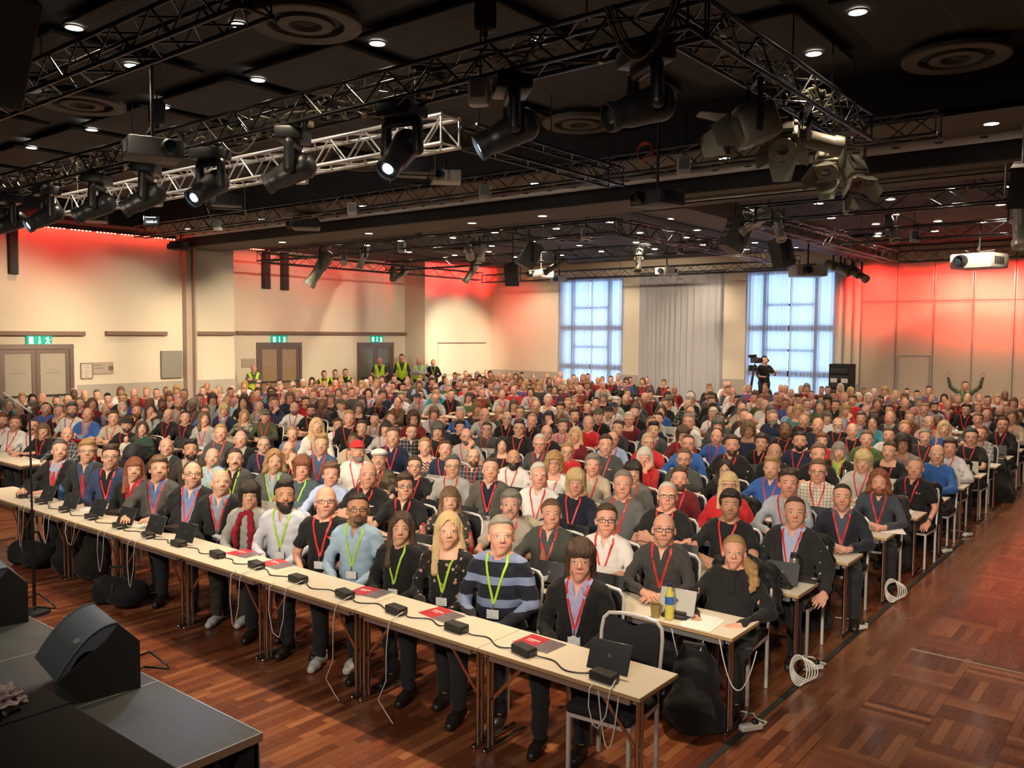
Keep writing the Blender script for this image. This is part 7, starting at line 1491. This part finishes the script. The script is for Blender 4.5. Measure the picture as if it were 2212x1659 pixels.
# jackets over chair backs
def jacket(x, y, rz, col, lab, sc=1.):
    def f():
        s = SDF(axis([(-.34, .34, .016)]), axis([(-.02, .48, .016)]), axis([(.2, 1.0, .016)])); 
        s.cap((-.19, .26, .90), (.19, .26, .90), .055, None, .03); s.ell((0, .29, .64), (.24, .065, .34), .05)
        for sx in (-1, 1): s.cap((sx*.2, .27, .88), (sx*.25, .25, .50), .06, .05, .04)
        s.disp(lambda x, y, z: 2.4*FOLD(x, y, z)); s.cut(lambda x, y, z: z-.32-.05*np.sin(x*20)+0*y); return s.mesh()
    o = ob('draped_jacket', simple_me(('jk', 'draped_jacket'), f, CL['sheen']), None, (x, y, 0), rz, col); o.scale = (sc, sc, sc); tag(o, lab, 'jacket', 'jackets hung over chairs')
for q in spots:
    d_ = q[3] if q[5] else ''
    for key, col, nm in (('black sweater and black scarf', BK, 'black jacket over the chair of the person in black scarf'), ('dark suit over a lilac', BK, 'black jacket over the chair of the person in dark suit and lilac shirt'), ('black polo shirt, hand on', BK, 'black coat over the chair of the person with hand on knee'), ('pale lilac sweater', BK, 'black coat over the chair of the person in pale lilac sweater'), ('dark denim shirt', CH, 'charcoal coat over the chair of the person in dark denim shirt'), ('dark plaid shirt beside', RD, 'red coat over the chair of the person in dark plaid shirt'), ('white jacket, fourth', (.75, .22, .02), 'bright orange jacket over the chair behind the white jacket'), ('beige polo', BE, 'pale beige coat over the chair of the person in beige polo'), ('bright red sweater', BK, 'black coat over the chair of the person in bright red sweater'), ('green sweater, seventh', BK, 'black coat over the chair of the person in green sweater')):
        if d_.startswith(key): jacket(q[1]+(.0 if 'orange' not in nm else -.35), rowy(q[0])+HD+.06, .12, col, nm)
# stroller with a baby
c = atz(290, 985, .66); print('stroller', c); e = thing('stroller', 'dark baby stroller standing in the inner aisle', 'stroller', (c[0]-.05, c[1]-.1, 0), -1.45); e.scale = (.84,)*3
def tub():
    s = SDF(axis([(-.28, .28, .018)]), axis([(-.48, .48, .018)]), axis([(.4, .95, .018)])); s.ell((0, 0, .78), (.24, .43, .26), .02); s.ell((0, 0, .86), (.20, .39, .22), .02, True); s.cut(lambda x, y, z: .82-z+0*x); return s.mesh()
ob('carry_tub', simple_me(('st', 'carry_tub'), tub, CL['sheen']), e, col=(.03, .032, .04)); ob('handle', G().tube([(-.2, .5, .6), (-.2, .62, .95), (-.18, .68, 1.02), (.18, .68, 1.02), (.2, .62, .95), (.2, .5, .6)], .014, 8).mesh('handle', BLK), e)
def hood():
    s = SDF(axis([(-.28, .28, .018)]), axis([(-.2, .5, .018)]), axis([(.7, 1.2, .018)])); s.ell((0, .26, .84), (.25, .2, .24), .02); s.ell((0, .22, .82), (.23, .2, .22), .01, True); s.cut(lambda x, y, z: y-.2+.0*x+0*z); s.cut(lambda x, y, z: z-.8+0*x); return s.mesh()
ob('hood', simple_me(('st2', 'hood'), hood, CL['sheen']), e, col=(.02, .02, .026)); ob('chassis', G().tube([(-.22, -.4, .15), (-.22, 0, .5), (-.2, .5, .6)], .014).tube([(.22, -.4, .15), (.22, 0, .5), (.2, .5, .6)], .014).tube([(-.22, .4, .15), (-.22, .0, .5)], .014).tube([(.22, .4, .15), (.22, 0, .5)], .014).mesh('chassis', ALU), e)
wh = G().lathe([(.06, -.02), (.13, -.025), (.14, 0), (.13, .025), (.06, .02), (.06, -.02)], n=24, M=Matrix.Rotation(PI/2, 4, 'Y')).mesh('wheel', BLK)
for sx in (-1, 1):
    for sy in (-1, 1): ob('wheel', wh, e, (sx*.25, sy*.42, .14))
for q in spots:
    if q[3].startswith('dark green top'):
        person('baby in pale clothes held up in the lap of the person in dark green', (q[1]+.03, rowy(q[0])+.02, .42), aim(q[1], rowy(q[0]))-.2, 'lap', 'sweater', (.55, .5, .42), hair=None, skin='fair', lan=None, sc=.43, yaw=.2, male=False, group='baby', legc=(.5, .45, .4), shoec=(.5, .45, .4))
# standing stewards, camera operator, raised arms
def stander(px, py, x, lab, arms, kw, vest=None, mx=1.12):
    h_ = atx(px, py, x); sc = min(mx, max(.98, h_[2]/1.57)); o = person(lab, (x, h_[1], 0), aim(x, h_[1]), arms, sc=sc, group='people standing along the walls', **kw)
    if vest: ob('safety_vest', top_me('vest', arms, round(kw.get('b', 0)/.15)*.15, None), o, col=(.55, .85, .04)); return o
VY = XREC+.85
stander(548, 796, VY, 'steward in yellow vest over plaid shirt, arms folded, by the brown door', 'sfold', dict(top='shirt', tc=(.06, .06, .08), pat='plaid', hair=None, skin='pink', lan=None, hc='grey', legc=NV), True)
stander(820, 780, VY, 'steward in yellow vest over grey shirt, before the greenish door', 'front', dict(top='tee', tc=DG, hair=None, skin='pink', lan='g', hc='grey'), True); stander(868, 774, VY+.2, 'tallest steward in yellow vest, arms at the sides', 'down', dict(top='sweater', tc=DG, hair='short', skin='pink', lan=None, hc='brown'), True, 1.2); stander(905, 781, XL+.5, 'steward in yellow vest over white sleeves, arms folded', 'sfold', dict(top='shirt', tc=LB, hair=None, skin='pink', lan=None, hc='grey', b=.2), True); stander(936, 784, XL+.5, 'person in black jacket standing beside the stewards', 'front', dict(top='sweater', tc=BK, hair='crop', skin='pink', lan='g', hc='grey'))
for px, py, lab in ((700, 808, 'seated steward in yellow vest by the recessed wall, first of three'), (724, 806, 'seated steward in yellow vest by the recessed wall, second of three'), (746, 804, 'seated steward in yellow vest by the recessed wall, third of three')):
    h_ = atx(px, py, VY+.3); o = person(lab, (VY+.3, h_[1], max(0, min(.3, h_[2]-1.17))), aim(VY, h_[1]), 'fold', 'tee', BK, hair='short', hc='brown', lan=None, group='people standing along the walls'); ob('safety_vest', top_me('vest', 'fold', 0., None), o, col=(.55, .85, .04)); chair(VY+.3, h_[1]+.02, aim(VY, h_[1]), 'black chair under the ' + lab)
yc = 25.4; h_ = aty(1652, 779, yc); sc = 1.08; zb = h_[2]-1.57*sc
rz = tag(ob('camera_riser', G().box((h_[0]-.3, yc, zb/2), (2.2, 1.2, max(.1, zb)), bevel=.01).mesh('camera_riser', BLKM)), 'black riser under the video camera by the window', 'riser')
person('camera operator in black t-shirt with headphones behind the tripod', (h_[0], yc, zb), aim(h_[0], yc)+.5, 'operate', 'tee', BK, hair='short', hc='dark', lan=None, sc=sc, group='people standing along the walls')
hp_ = tag(ob('headphones', G().tube([(.105*math.cos(a), 0, .105*math.sin(a)) for a in np.linspace(0, PI, 12)], .012).cyl((-.12, 0, 0), (-.085, 0, 0), .04).cyl((.12, 0, 0), (.085, 0, 0), .04).mesh('headphones', BLK), None, (h_[0], yc+.02, h_[2]), aim(h_[0], yc)+.5), 'black headphones on the camera operator', 'headphones')
c = aty(1632, 778, yc-.5); e = thing('video_camera', 'black broadcast camera on a tripod before the sheer curtain', 'video camera', (c[0], yc-.5, zb), aim(c[0], yc)+.4); zc_ = c[2]-zb
ob('camera_body', G().box((0, .05, zc_), (.14, .4, .18), bevel=.015).box((0, .1, zc_+.13), (.1, .16, .08), bevel=.01).mesh('camera_body', BLK), e); ob('lens', G().cyl((0, -.15, zc_), (0, -.38, zc_), .07, .08, n=20).mesh('lens', BLK), e); ob('viewfinder', G().box((-.14, .0, zc_+.12), (.16, .1, .1), bevel=.01).mesh('viewfinder', BLK), e); ob('monitor', G().box((.0, .2, zc_-.25), (.26, .06, .18), bevel=.01).mesh('monitor', BLK), e)
for a in (PI/2, PI/2+2.1, PI/2-2.1): ob('leg', G().cyl((0, .05, zc_-.12), (.45*math.cos(a), .05+.45*math.sin(a), 0), .022).mesh('leg', BLK), e)
c = aty(1820, 786, 26.7); rk = thing('equipment_rack', 'black wheeled equipment rack beside the sheer curtain', 'rack', (c[0], 26.7, 0)); zt = c[2]
ob('case', G().box((0, 0, zt/2), (.62, .6, zt), bevel=.015).mesh('case', BLKM), rk)
for k in range(4): ob('unit_panel', G().box((.0, -.305, zt-.2-.22*k), (.5, .02, .15), bevel=.004).mesh('unit_panel', mat('rack_unit', (.06, .06, .065), .4, .4)), rk)
for sx in (-.15, .17): ob('paper_note', G().box((sx, -.32, zt-.5), (.2, .004, .13)).mesh('paper_note', PAPER, 0), rk)
h_ = aty(2085, 834, 26.4); person('person in striped green top with both arms raised before the partition', (h_[0], 26.4, max(0, h_[2]-1.15)), aim(h_[0], 26.4), 'raise', 'sweater', (.10, .12, .07), pat='check', hair='short', hc='lbrown', lan='g', group='people seated in the audience', lower=False)
